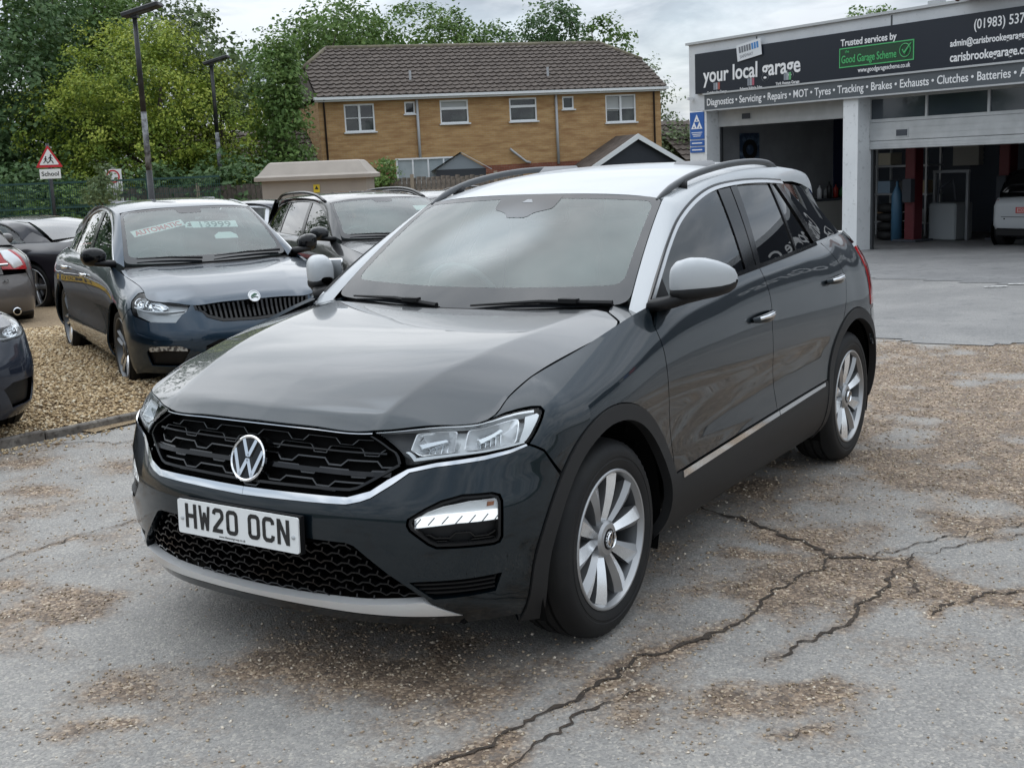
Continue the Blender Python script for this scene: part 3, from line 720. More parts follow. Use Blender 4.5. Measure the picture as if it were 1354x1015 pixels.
# ------------------------------------------------------------------ the grey crossover in front
def build_hero():
    PAINT = paint('indium_grey_paint', (.0035, .0105, .0160), metal=.75, rough=.36)
    S = Shape().build(); C = Car('grey_car', S, (0, 0, 0), 0, 'dark grey crossover with a white roof and white mirrors parked in front', 'car', pm=PAINT, h=.035)
    N, V1, root = C.N, C.V1, C.root
    u = lambda a, b: (a, b)
    # ---- nose openings, as (arc length from the centre line, height along the skin)
    HL = [(.443, V1), (.587, V1), (.790, V1), (.896, .792), (.970, .762), (.998, .747), (1.004, .728), (.928, .599), (.835, .583), (.758, .573), (.593, .549), (.566, .542)]
    grille = [(0, .455), (.258, .459), (.405, .463), (.430, .470), (.566, .541), (.443, .822), (.26, .816), (0, .814)]
    chrome_low = [(0, .424), (.264, .430), (.402, .435), (.447, .445), (.477, .456), (.535, .494), (.582, .527), (.657, .541), (.797, .556), (.869, .569), (.924, .588), (.919, .598), (.869, .583), (.797, .570), (.656, .553), (.574, .536), (.518, .507), (.473, .476), (.403, .456), (.26, .453), (0, .449)]
    fog = [(.594, .396), (.640, .426), (.680, .448), (.734, .463), (.815, .463), (.838, .455), (.847, .436), (.857, .33), (.850, .314), (.835, .309), (.674, .309), (.652, .320), (.600, .362), (.592, .378)]
    lowg = [(0, .310), (.30, .318), (.40, .318), (.425, .310), (.518, .230), (.633, .146), (.626, .138), (.417, .117), (.189, .107), (0, .103)]
    skid = [(0, .101), (.189, .105), (.417, .115), (.626, .136), (.650, .125), (.739, .074), (.60, .074), (.47, .073), (.178, .072), (0, .072)]
    slot = [(.590, .201), (.744, .207), (.859, .213), (.843, .160), (.66, .147)]
    arcF = lambda r, a0, a1, n=28: C.side(circle_pts(0, .334, r, a0, a1, n))
    arcR = lambda r, a0, a1, n=28: C.side(circle_pts(-2.59, .334, r, a0, a1, n))
    Rin, Rout = .398, .455
    fs = circle_pts(0, .334, Rout, 46, 46.1, 2)[0]
    seam = [(.924, .588), (.990, .557)]
    # bumper: from the centre to the arch, up to the grille chrome / lamp / seam, down to the lip
    arch_f = arcF(Rout, 42, -22, 16)         # front edge of the arch, from the seam down
    z0 = .030
    bump_half = [(0, z0), (.5, z0), (.80, z0), (.93, z0 + .005)] + [tuple(p) for p in arch_f[::-1]] + [(.990, .557)] + [(.930, .590), (.869, .570), (.797, .557), (.657, .542), (.582, .528), (.535, .495), (.477, .457), (.447, .446), (.402, .436), (.264, .431), (0, .425)]
    full = lambda p: list(p) + [(-a, b) for a, b in reversed(p) if a > 1e-6]
    fhalf = lambda p: p
    bumper_poly = bump_half + [(-a, b) for a, b in reversed(bump_half) if a > 1e-6]
    def sym(p): return [q for q in p] + [(-a, b) for a, b in reversed(p) if a > 1e-6]
    lowg_s = sym([(0, .310), (.30, .318), (.40, .318), (.425, .310), (.518, .230), (.633, .146), (.650, .125), (.739, .072), (.60, .072), (.47, .071), (.178, .070), (0, .070)])
    C.pn('front_bumper', N, bumper_poly, PAINT, holes=[lowg_s, fog, mir(fog), slot, mir(slot)], h=.026, flange=.03, gap=.0024)
    # lower grille: black bed and staggered honeycomb
    lg = sym([(0, .310), (.30, .318), (.40, .318), (.425, .310), (.518, .230), (.633, .146), (.626, .136), (.417, .115), (.189, .105), (0, .101)])
    low = C.pn('lower_grille', N, lg, DARK, gap=.0, offs=-.055, flange=0)
    paths = []; pit = .062
    lgp = np.array(lg)
    for r, v in enumerate(np.arange(.110, .315, .030)):
        for k in range(-13, 14):
            for pa in ([((k + .5 * (r % 2) - .5) * pit, v), ((k + .5 * (r % 2) - .2) * pit, v + .011), ((k + .5 * (r % 2) + .2) * pit, v + .011), ((k + .5 * (r % 2) + .5) * pit, v)], [((k + .5 * (r % 2) + .2) * pit, v + .011), ((k + .5 * (r % 2) + .3) * pit, v + .026)]):
                if in_poly(np.array(pa), lgp).all(): paths.append(pa)
    ribbon('honeycomb', N, paths, .005, -.055, -.022, GLOSS_BK, low)
    C.pn('skid_plate', N, sym(skid), mat('skid_silver', (.80, .80, .79), .3, metal=.5), offs=.002, flange=.03, h=.03)
    for sg in (1, -1):
        q = slot if sg > 0 else mir(slot)
        C.pn('bumper_slot', N, q, BLACK_PL, gap=0, offs=-.022, flange=0)
    for sg in (1, -1):
        for v in (.162, .176, .190): ribbon('slot_slat', N, [[(sg * .60, v), (sg * .845, v + .008)]], .005, -.022, -.008, BLACK_PL, root)
    # ---- main grille
    g = C.pn('grille', N, sym(grille), DARK, gap=-.002, offs=-.05, flange=0)
    gp = np.array(sym([(a * .985 if a else 0, b) for a, b in grille])); bars = []
    for v in (.522, .590): bars.append([(-.515 + (v - .54) * .4, v), (-.1, v + .002), (.1, v + .002), (.515 - (v - .54) * .4, v)])
    ribbon('grille_bar', N, bars, .012, -.05, -.012, GLOSS_BK, g)
    ribbon('grille_frame', N, [sym([(0, .470), (.258, .474), (.40, .478), (.425, .484), (.545, .548)])[:5], [(-.545, .548), (-.425, .484), (-.40, .478), (-.258, .474), (0, .470)], [(.545, .55), (.437, .80)], [(-.545, .55), (-.437, .80)]], .008, -.05, -.006, GLOSS_BK, g)
    wave = []
    zv = lambda z: float(np.interp(z, [.62, .66, .74, .758, .775, .787, .797], [.455, .495, .578, .656, .722, .781, .828]))
    for r, z_ in enumerate((.640, .697, .757)):
        for ph, dz in ((0, -.010), (.5, .016)):
            pts = []; x = -.66 + (ph + .15 * r) * .19; lo, hi = zv(z_ + dz - .008), zv(z_ + dz + .008)
            while x < .66: pts += [(x, hi), (x + .052, hi), (x + .072, lo), (x + .118, lo), (x + .138, hi)]; x += .19
            seg = []
            for p in pts:
                if in_poly(np.array([p]), gp * [.97, 1])[0] and p[1] < .80: seg.append(p)
                else:
                    if len(seg) > 1: wave.append(seg)
                    seg = []
            if len(seg) > 1: wave.append(seg)
    ribbon('grille_honeycomb', N, wave, .0045, -.045, -.020, mat('grille_edge', (.010, .0105, .011), .25, coat=.5), g)
    ribbon('grille_trim', N, [[(-.443, .832), (-.26, .826), (0, .824), (.26, .826), (.443, .832)]], .013, -.01, .003, CHROME, root, h=.02)
    C.pn('grille_chrome', N, sym(chrome_low[:11]) if False else chrome_low[:11] + chrome_low[11:] [:0] + chrome_low[11:] + [(-a, b) for a, b in reversed(chrome_low[11:]) if a > 1e-6][0:0], CHROME, offs=.004, flange=.02, h=.02, gap=.0006)
    C.pn('grille_chrome', N, mir(chrome_low), CHROME, offs=.004, flange=.02, h=.02, gap=.0006)
    # ---- emblem and number plate
    bc = Vector((.752, 0, .698)); up = Vector((-.33, 0, 1)).normalized()
    wheel_badge(root, frame(bc, (0, 1, 0), up), .074)
    pt = MB(); px, pz = .829, .502; pu = Vector((-.04, 0, 1)).normalized(); PM = frame((px, 0, pz), (0, 1, 0), pu)
    pb = []
    for cx, cy in ((.252, .0475), (-.252, .0475), (-.252, -.0475), (.252, -.0475)):
        sx, sy = (1 if cx > 0 else -1), (1 if cy > 0 else -1)
        for k in range(5):
            a = math.pi / 2 * k / 4
            if sx * sy < 0: a = math.pi / 2 - a
            pb.append((cx + sx * .008 * math.cos(a), cy + sy * .008 * math.sin(a)))
    pt.prism(pb, .006, PM @ Vector((0, 0, -.006)), PM.to_3x3() @ Vector((1, 0, 0)), PM.to_3x3() @ Vector((0, 1, 0)))
    plate = pt.obj('number_plate', PLATE_W, root)
    bk = MB(); bk.box(PM @ Vector((0, 0, -.017)), (.016, .526, .117), R=Matrix.Rotation(-.04, 3, 'Y')); bk.obj('plate_holder', BLACK_PL, plate)
    s = 'HW20 OCN'; w = text_width(s) * .001
    plate_text('plate_letter', s, plate, PM @ Matrix.Translation((-w / 2, -.0345, .0003)), stroke=13)
    text_mesh('plate_web_address', 'www.thewestgroup.co.uk', .011, INK, plate, PM @ Matrix.Translation((-.02, -.0495, .0004)), .0003, align='CENTER')
    sc = MB()
    for y in (-.24, .24): sc.lathe([(0.0, .004), (.0055, .0035), (.0075, .0), (.0075, -.001)][::-1], 14, 'x', c=(px + .0005, y, pz - .006))
    sc.obj('plate_screw', WHITE_PAINT, plate, smooth=True)
    # ---- headlamps
    for sg in (1, -1):
        f = (lambda p: p) if sg > 0 else mir
        hl = C.pn('headlight', N, f(HL), LENS, gap=.003, flange=0, h=.03, offs=-.002)
        C.pn('lamp_bed', N, f(HL), mat('lamp_bed', (.010, .012, .014), .3), gap=-.001, offs=-.060, flange=-.058, parent=hl)
        C.pn('lamp_bowl', N, f([(.600, .850), (.790, .850), (.896, .785), (.985, .740), (.995, .726), (.925, .606), (.835, .590), (.70, .578), (.606, .572), (.572, .64)]), mat('lamp_silver', (.90, .92, .93), .2, metal=.15), gap=0, offs=-.052, flange=-.03, parent=hl)
        u1 = [(.572, .800), (.690, .800), (.705, .594), (.600, .575), (.568, .625)]; u2 = [(.722, .800), (.800, .795), (.915, .748), (.888, .612), (.780, .600), (.730, .614)]
        for q in (u1, u2):
            cup('reflector', N, f(round_poly(q, .02, 3)), [(1.0, -.006), (.96, -.007), (.70, -.034), (.34, -.050), (.12, -.051)], mat('lamp_bright', (.94, .95, .96), .12, metal=.35), hl)
            ribbon('reflector_flute', N, [f([(np.mean(q, 0)[0] - .045 + .018 * k, np.mean(q, 0)[1] - .045), (np.mean(q, 0)[0] - .045 + .018 * k, np.mean(q, 0)[1] + .05)]) for k in range(6)], .003, -.05, -.040, mat('lamp_shield', (.62, .64, .65), .12, metal=.9), hl)
            c = np.mean(q, 0); d = [(c[0] - .045, c[1] + .010), (c[0] + .04, c[1] + .055), (c[0] + .05, c[1] + .035), (c[0] - .03, c[1] - .03)]
            cup('bulb_shield', N, f(d), [(1, -.048), (1, -.022), (.9, -.016)], mat('lamp_shield', (.62, .64, .65), .12, metal=.9), hl)
        C.pn('lamp_side_reflector', N, f([(.940, .745), (.985, .738), (.990, .726), (.925, .618), (.902, .612)]), mat('lamp_white', (.80, .82, .83), .22, metal=.15), gap=0, offs=-.012, flange=.02, parent=hl, h=.03)
        ribbon('running_light_strip', N, [f([(.452, .846), (.59, .848), (.78, .846), (.888, .784), (.975, .748)])], .009, -.03, -.006, mat('lamp_strip', (.80, .82, .83), .2, metal=.2), hl, h=.02)
        ribbon('running_light_strip', N, [f([(.560, .606), (.590, .564), (.700, .581), (.80, .592), (.918, .612)])], .012, -.03, -.006, mat('lamp_strip'), hl, h=.02)
        # fog lamp pocket
        fg = C.pn('fog_lamp_surround', N, f(inset(fog if area2(fog) > 0 else fog[::-1], .0)), BLACK_PL, gap=-.001, offs=-.035, flange=-.03)
        fl = [(.613, .392), (.647, .417), (.686, .432), (.752, .444), (.825, .446), (.838, .440), (.846, .382), (.728, .380), (.614, .367)]
        cup('fog_reflector', N, f(fl), [(1.0, -.010), (.96, -.011), (.9, -.015), (.5, -.019)], mat('lamp_white'), fg)
        ribbon('fog_lamp_strip', N, [f([(.614, .384), (.70, .394), (.78, .397), (.843, .398)])], .030, -.03, -.011, mat('daylight_lamp', (.85, .87, .88), .25, emit=((.95, .98, 1.0), .38)), fg, h=.01)
        ribbon('fog_divider', N, [f([(.614 + k * .036, .374 + min(k, 2) * .003), (.630 + k * .036, .396 + min(k, 2) * .003)]) for k in range(7)], .003, -.02, -.0095, ALLOY_DK, fg)
        C.pn('fog_lens', N, f(fl), LENS, gap=0, offs=-.007, flange=0, parent=fg)
        cup('indicator_bulb', N, f([(.805, .424), (.825, .425), (.827, .437), (.806, .437)]), [(1, -.03), (1, -.014), (.8, -.011)], mat('amber', (.40, .14, .05), .25), fg)
        ribbon('fog_honeycomb', N, [f([(.62, .345), (.655, .345), (.67, .335), (.71, .335), (.725, .350), (.765, .350), (.78, .335), (.82, .335), (.845, .348)]), f([(.65, .325), (.70, .325), (.715, .316), (.76, .316), (.775, .327), (.84, .327)])], .004, -.033, -.018, GLOSS_BK, fg)
        ribbon('fog_surround_rim', N, [f(list(inset(fog if area2(fog) > 0 else fog[::-1], .008)) + [tuple(inset(fog if area2(fog) > 0 else fog[::-1], .008)[0])])], .007, -.03, -.004, BLACK_PL, fg, h=.02)
    # ---- side panels (x, z) -> skin
    sd = lambda pts, h=.05: [tuple(p) for p in C.side(densify_open(pts, h))]
    strip_z = lambda x: .446 - .0234 * (x + .484)
    xd = -.437
    az = .334 + math.sqrt(Rout**2 - xd**2)
    zc = lambda x: float(strip_z(x))
    topU = lambda x: float(N.inv([[x, float(C.zb(x))]], [0, 2], (N.u_side, N.U1 - .9))[0, 0])
    # fender: seam, arch, door line, belt, hood edge, lamp
    ang0 = 42; a_end = math.degrees(math.atan2(az - .334, xd))
    fender = [(.930, .596), (.990, .561)] + [tuple(p) for p in arcF(Rout, ang0 + 1, a_end, 30)] + sd([(xd, az), (xd, .99), (-.47, 1.035)])[1:-1] + [(topU(-.475), V1)]
    hood_edge_u = [(S.ucol[i], V1) for i in range(8, 3, -1)]
    fender += [(S.ucol[8], V1), (S.ucol[7], V1), (S.ucol[6], V1), (S.ucol[5], V1), (.80, V1), (.795, V1 - .004), (.896, .797), (.970, .767), (1.002, .750), (1.009, .728), (.935, .600)]
    fender_l = C.pn('fender', N, fender, PAINT, both=True, h=.03, gap=.0024)
    door_top = lambda x0, x1: [(topU(x), V1) for x in np.linspace(x0, x1, 10)]
    gapx = [(-1.525, 1.094), (-1.515, .974), (-1.487, .848), (-1.483, .619), (-1.487, .48)]
    zb_ = lambda x: float(C.zb(x))
    fd = sd([(-.505, 1.03), (xd, .98), (xd, .72), (xd, zc(xd) + .012)]) + sd([(xd, zc(xd) + .012), (-1.487, zc(-1.487) + .012)])[1:] + sd(gapx[::-1])[1:-1] + door_top(-1.523, -.515)
    door1 = C.pn('front_door', N, fd, PAINT, both=False, h=.03, gap=.0024); door1r = panel('front_door', N, fd, PAINT, root, h=.03, mirror=True, gap=.0024)
    ar2 = circle_pts(-2.59, .334, Rout, 0, 180, 2)
    xq = -2.16
    a_q = math.degrees(math.acos((xq + 2.59) / Rout)); zq = .334 + Rout * math.sin(R_(a_q))
    a_s = math.degrees(math.asin((zc(-2.14) + .012 - .334) / Rout))
    rd_edge = [(-2.402, 1.13), (-2.50, 1.02), (-2.485, .90), (-2.43, .80)]
    a_t = math.degrees(math.acos((-2.40 + 2.59) / Rout)); zt = .334 + Rout * math.sin(R_(a_t))
    rd = sd(gapx) + sd([(-1.487, zc(-1.487) + .012), (-2.59 + Rout * math.cos(R_(a_s)), zc(-2.14) + .012)])[1:-1] + [tuple(p) for p in arcR(Rout, a_s, a_t, 16)] + sd([(-2.40, zt), (-2.455, .84), (-2.49, .93), (-2.485, 1.02), (-2.43, 1.10)])[1:] + door_top(-2.40, -1.527)
    door2 = C.pn('rear_door', N, rd, PAINT, h=.03, gap=.0024); door2r = panel('rear_door', N, rd, PAINT, root, h=.03, mirror=True, gap=.0024)
    # rear quarter and tail
    uT = float(N.side([(-2.86, .95)])[0, 0])
    tail = [(uT, .60), (uT + .02, .78), (uT + .10, .80), (uT + .45, .78), (uT + .45, .60)]
    quarter = [tuple(p) for p in arcR(Rout, a_t, 172, 22)] + [(float(N.side([(-3.04, .50)])[0, 0]), .36), (uT + .02, .40), (uT + .0, .58), (uT + .01, .79), (uT + .05, V1)] + [(topU(x), V1) for x in np.linspace(-2.80, -2.41, 6)] + sd([(-2.43, 1.10), (-2.485, 1.02), (-2.49, .93), (-2.455, .84), (-2.40, zt)])[:-1]
    C.pn('rear_quarter_panel', N, quarter, PAINT, both=True, h=.04)
    C.pn('tail_light', N, tail, RED_LENS, both=True, offs=.004, flange=.02)
    rear = [(N.U1, .05), (N.U1 - .8, .05)] + [(float(N.side([(-3.04, .40)])[0, 0]), .25), (float(N.side([(-3.04, .50)])[0, 0]), .355), (uT + .03, .40), (uT + .01, .585), (uT + .455, .595), (N.U1, .60)]
    for q in ([(N.U1 * 2 - a, b) for a, b in rear],): pass
    C.pn('rear_bumper', N, rear, PAINT, both=True)
    C.pn('tailgate', N, [(N.U1, .605), (uT + .46, .605), (uT + .46, .80), (uT + .10, .81), (uT + .06, V1), (N.U1, V1)], PAINT, both=True)
    # ---- grained cladding: arches and sill
    def arch(cx, arc, a0, a1):
        outer = [tuple(p) for p in arc(Rout, a0, a1, 40)]; inner = [tuple(p) for p in arc(Rin, a1, a0, 40)]
        for m in (False, True): panel('arch_cladding', N, outer + inner, CLAD, root, mirror=m, h=.03, offs=.007, flange=.035)
    arch(0, arcF, -22, 197); arch(-2.59, arcR, -17, 190)
    s0 = -.0
    sill = sd([(-.437, zc(-.437) + .010), (-2.155, zc(-2.155) + .010)]) + sd([(-2.20, .32), (-2.20, .235)]) + sd([(-2.20, .225), (-.43, .225)]) + sd([(-.425, .30)])
    for m in (False, True):
        panel('sill_cladding', N, sill, CLAD, root, mirror=m, h=.04, offs=.004, flange=.03)
    for m in (False, True):
        ribbon('sill_trim', N, [sd([(-.486, zc(-.486) - .004), (-1.484, zc(-1.484) - .002)], .08)], [.026, .024, .022, .020], 0, .010, CHROME, root, mirror=m, h=.05)
        ribbon('sill_trim', N, [sd([(-1.491, zc(-1.49) - .002), (-2.10, zc(-2.10))], .08)], [.020, .016], 0, .010, CHROME, root, mirror=m, h=.05)
    # ---- hood
    ed = np.array([N.ev(np.array([a]), np.array([V1]))[0][:2] for a in np.linspace(.0, S.ucol[8] + .22, 46)])
    rear_e = [(-.305, .752), (-.335, .738), (-.36, .71), (-.40, .66), (-.395, .60), (-.372, .42), (-.355, .22), (-.35, 0)]
    k = np.where(ed[:, 0] > -.27)[0]
    half = [tuple(p) for p in ed[k]] + rear_e
    hood_poly = half + [(a, -b) for a, b in reversed(half[1:]) if b > 1e-6]
    cr = [(x, sg * (float(spl(*S.crease, x)) + dd)) for x in np.arange(-.36, .62, .03) for sg in (1, -1) for dd in (-.02, -.008, 0, .008, .02)]
    panel('bonnet', C.hood, hood_poly, PAINT, root, h=.03, gap=.0022, flange=.016, extra=np.array(cr), offs=.0)
    panel('fender_top', C.hood, [(-.285, .7645), (-.31, .757), (-.34, .742), (-.365, .715), (-.405, .665), (-.47, .64), (-.54, .66), (-.55, .74), (-.52, .795), (-.455, .786), (-.38, .779)], PAINT, fender_l, h=.03, gap=.001, flange=.03); panel('fender_top', C.hood, [(-.285, -.7645), (-.31, -.757), (-.34, -.742), (-.365, -.715), (-.405, -.665), (-.47, -.64), (-.54, -.66), (-.55, -.74), (-.52, -.795), (-.455, -.786), (-.38, -.779)], PAINT, root, h=.03, gap=.001, flange=.03)
    # ---- greenhouse
    def gy(x, z):
        d = np.maximum(z - C.zb(x), -.08); t = np.clip((-2.15 - x) / .7, 0, 1.4)**1.5
        return C.yb(x) - .012 - d * .40 - d * np.abs(d) * .25 - .07 * t * np.clip(d / .3, 0, 1.2)
    G = Fn(lambda U, V: (U, gy(U, V), V), -1.0)
    line = catmull([(-.455, 1.015), (-.515, 1.060), (-.659, 1.154), (-.821, 1.247), (-1.005, 1.332), (-1.229, 1.399), (-1.454, 1.438), (-1.725, 1.452), (-1.983, 1.451), (-2.184, 1.442), (-2.33, 1.432)], 6)
    roofz = lambda x, y: spl([-.85, -1.0, -1.3, -1.7, -2.1, -2.5, -2.8, -3.0, -3.1], [1.395, 1.437, 1.495, 1.536, 1.547, 1.534, 1.508, 1.48, 1.46], x) - .030 * np.abs(y / .57)**2.2 - .012 * np.abs(y / .57)**6
    RF = Fn(lambda U, V: (U, V, roofz(U, V)))
    # windscreen: U across (metres), V up (metres)
    hw, ht = .697, .578
    def ws(U, V):
        e = np.clip(U / .61, -1.15, 1.15); s_ = V / .66
        w = hw + (ht - hw) * s_; y = e * w
        xb = -.40 - .105 * e**2; zb0 = 1.028 + .022 * e**2; xt = -1.005 - .045 * e**2; zt0 = 1.438 - .026 * e**2
        bl = .03 * s_ * (1 - s_) * 4 * .55
        return xb + (xt - xb) * s_ + bl * .55, y, zb0 + (zt0 - zb0) * s_ + bl * .83
    WS = Fn(ws)
    wp = [(-.61, 0), (.61, 0), (.61, .66), (-.61, .66)]
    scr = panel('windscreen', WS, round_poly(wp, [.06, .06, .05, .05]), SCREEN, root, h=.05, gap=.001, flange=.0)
    # dark ceramic edge printed inside the glass
    FRIT = mat('glass_frit', (.012, .013, .015), .03, spec=.75)
    inner = round_poly([(-.572, .105), (.572, .105), (.578, .628), (-.578, .628)], .05)
    fr = panel('glass_edge_band', WS, round_poly(wp, .055), FRIT, root, holes=[inner], h=.05, gap=.001, flange=0, offs=.0006); fr.parent = scr
    cmq = round_poly([(-.16, .66), (.16, .66), (.15, .56), (.07, .53), (.05, .50), (-.05, .50), (-.07, .53), (-.15, .56)], .02)
    panel('camera_housing', WS, cmq, FRIT, scr, h=.05, offs=.0012, flange=0); panel('camera_window', WS, [(-.03, .60), (.03, .60), (.012, .625), (-.012, .625)], mat('camera_grey', (.25, .26, .27), .2), scr, h=.05, offs=.002, flange=0)
    # roof
    rt = np.array([(-1.05, .578), (-1.3, .582), (-1.7, .584), (-2.1, .578), (-2.5, .555), (-2.8, .525), (-3.02, .49)])
    front = [tuple(ws(np.array([e * .61]), np.array([.664]))[j][0] for j in (0, 1)) for e in np.linspace(-1, 1, 13)]
    rp = front + [tuple(p) for p in rt[1:]] + [(-3.07, .3), (-3.09, 0), (-3.07, -.3)] + [(a, -b) for a, b in rt[:0:-1]]
    roof = panel('roof', RF, rp, WHITE_PAINT, root, h=.06, gap=.001, flange=.02)
    # white pillar and cant rail between windscreen / roof and the side windows
    A = [tuple(float(q[0]) for q in ws(np.array([.612]), np.array([v]))) for v in np.linspace(-.07, .66, 10)] + [(x, y, float(roofz(np.array([x]), np.array([y]))[0])) for x, y in catmull(rt, 4)[1:]]
    B = [(x, float(gy(np.array([x]), np.array([z]))[0]) + .004, z) for x, z in line]
    ext = [(-2.5, 1.428), (-2.7, 1.408), (-2.9, 1.375), (-3.0, 1.35)]
    B += [(x, float(gy(np.array([x]), np.array([z]))[0]) + .004, z) for x, z in ext]
    def resample(P, n):
        P = np.array(P); L = np.concatenate([[0], np.cumsum(np.linalg.norm(np.diff(P, axis=0), axis=1))]); t = np.linspace(0, L[-1], n); return np.stack([np.interp(t, L, P[:, j]) for j in range(3)], 1)
    # pair by x so the rings stay square to the car
    def byx(P, xs): P = np.array(P); o = np.argsort(-P[:, 0]); return np.stack([xs, np.interp(-xs, -P[o, 0], P[o, 1]), np.interp(-xs, -P[o, 0], P[o, 2])], 1)
    xa = resample(A, 70); xb_ = resample(B, 70)
    V = []; F = []; n = 70; mcol = 8
    for i in range(n):
        a, b = xa[i], xb_[i]; ctrl = np.array([(a[0] + b[0]) / 2, max(a[1], b[1]) * .45 + min(a[1], b[1]) * .55, 0]); 
        t0 = b - a
        out = np.array([0.0, .6, .8]); ctrl = (a + b) / 2 + out * (.18 * np.linalg.norm(t0))
        for j in range(mcol):
            t = j / (mcol - 1); V.append((1 - t)**2 * a + 2 * t * (1 - t) * ctrl + t * t * b)
    for i in range(n - 1):
        for j in range(mcol - 1): F.append((i * mcol + j, i * mcol + j + 1, (i + 1) * mcol + j + 1, (i + 1) * mcol + j))
    mesh_obj('cant_rail', V, F, WHITE_PAINT, root); mesh_obj('cant_rail', [(x, -y, z) for x, y, z in V], [f[::-1] for f in F], WHITE_PAINT, root)
    for m in (False, True):
        # bright line along the top of the windows
        ribbon('window_seal', G, [[(x, z + .002) for x, z in line[6:-2]]], .008, -.005, .006, GLOSS_BK, root, mirror=m, h=.05); ribbon('window_trim', G, [[(x, z - .010) for x, z in line[4:-2]]], .013, -.005, .008, SATIN, root, mirror=m, h=.05)
        bl = [(x, zb_(x) - .004) for x in np.linspace(-.62, -2.34, 14)]
        ribbon('belt_trim', G, [bl], .016, -.01, .016, GLOSS_BK, root, mirror=m, h=.08)
        wf = [(x, z - .017) for x, z in line if -1.50 < x < -.60]
        fg_ = [(-.63, 1.062)] + wf + [(-1.470, 1.423), (-1.365, 1.10)]
        panel('side_window', G, [(-.64, zb_(-.64))] + wf + [(-1.495, 1.428), (-1.405, zb_(-1.405))], GLASS_SIDE, door1 if not m else door1r, mirror=m, h=.08, gap=.0, flange=0, offs=-.004)
        panel('door_pillar', G, [(-1.495, 1.424), (-1.405, zb_(-1.4)), (-1.520, zb_(-1.52)), (-1.63, 1.43)], GLOSS_BK, root, mirror=m, h=.06, gap=.001, offs=.001)
        panel('door_pillar', G, [(-1.634, 1.43), (-1.524, zb_(-1.52)), (-1.575, zb_(-1.57)), (-1.712, 1.434)], GLOSS_BK, root, mirror=m, h=.06, gap=.001, offs=.003)
        panel('side_window', G, [(-1.712, 1.434), (-1.575, zb_(-1.575)), (-2.055, zb_(-2.055)), (-2.115, 1.433)], GLASS_DK, door2 if not m else door2r, mirror=m, h=.08, gap=0, flange=0, offs=-.004)
        panel('window_divider', G, [(-2.112, 1.433), (-2.052, zb_(-2.05)), (-2.070, zb_(-2.07)), (-2.135, 1.432)], GLOSS_BK, root, mirror=m, h=.06, gap=0, offs=.002)
        panel('side_window', G, [(-2.137, 1.430), (-2.072, zb_(-2.07)), (-2.335, zb_(-2.33)), (-2.185, 1.428)], GLASS_DK, door2 if not m else door2r, mirror=m, h=.08, gap=0, flange=0, offs=-.004)
        panel('rear_pillar', G, [(-2.187, 1.430), (-2.340, zb_(-2.34)), (-2.41, zb_(-2.41)), (-2.26, 1.428)], GLOSS_BK, root, mirror=m, h=.06, gap=.001, offs=.004)
        panel('quarter_window', G, [(-2.262, 1.428), (-2.414, zb_(-2.41) + .004), (-2.88, zb_(-2.88)), (-2.64, 1.40)], GLASS_DK, root, mirror=m, h=.06, gap=.001, flange=.006, offs=.0)
        panel('quarter_backing', G, [(-2.262, 1.428), (-2.414, zb_(-2.41) + .004), (-2.88, zb_(-2.88)), (-2.64, 1.40)], DARK, root, mirror=m, h=.08, gap=.001, flange=0, offs=-.02)
        ribbon('quarter_trim', G, [[(-2.35, zb_(-2.35) - .002), (-2.60, zb_(-2.6) - .004), (-2.86, zb_(-2.86) - .006)]], .014, -.01, .012, SATIN, root, mirror=m, h=.08)
        panel('mirror_base', G, [(-.515, 1.045), (-.53, 1.075), (-.66, 1.148), (-.66, zb_(-.66) - .02)], BLACK_PL, root, mirror=m, h=.05, offs=.004)
    # rear screen and spoiler
    RW = Fn(lambda U, V: (-3.06 - .20 * V / .36 - .02 * 0 * U, U, 1.44 - V * .84), 1.0)
    rw = mesh_obj('rear_window', [(-3.05, .46, 1.43), (-3.05, -.46, 1.43), (-3.24, -.56, 1.13), (-3.24, .56, 1.13)], [(0, 1, 2, 3)], GLASS_DK, root, smooth=False)
    sp = MB()
    for sg in (1, -1):
        q = [(-2.64, sg * float(gy(np.array([-2.64]), np.array([1.40]))[0]), 1.40), (-2.88, sg * float(gy(np.array([-2.88]), np.array([1.14]))[0]), 1.143), (-3.24, sg * .56, 1.13), (-3.05, sg * .46, 1.43), (-2.98, sg * .50, 1.41)]
        sp.add(q, [(0, 1, 2, 3, 4)] if sg < 0 else [(4, 3, 2, 1, 0)])
    sp.obj('rear_corner_panel', PAINT, root)
    # roof rails
    for sg in (1, -1):
        mb = MB(); xs_ = np.array([-1.03, -1.10, -1.22, -1.40, -1.7, -2.0, -2.2, -2.33, -2.40]); ys_ = np.array([.560, .562, .565, .567, .568, .564, .558, .553, .550]); dz_ = np.array([.000, .010, .022, .029, .031, .029, .022, .010, .000])
        pts = [(a, sg * b, float(c)) for a, b, c in catmull(np.stack([xs_, ys_, roofz(xs_, ys_) + dz_], 1), 5)]
        rr = [.006 + .009 * min(1, i / 7, (len(pts) - 1 - i) / 7) for i in range(len(pts))]
        mb.tube(pts, rr, 10, flat=.8); mb.obj('roof_rail', mat('rail_grey', (.10, .104, .108), .4, metal=.5), root, smooth=True)
        fb = MB(); fb.tube([(-1.25, sg * .565, float(roofz(np.array([-1.25]), np.array([.56]))[0]) - .01), (-1.28, sg * .566, float(roofz(np.array([-1.28]), np.array([.56]))[0]) + .018)], [.03, .016], 8); fb.obj('rail_foot', BLACK_PL, root, smooth=True)
    # wipers and scuttle
    mb = MB()
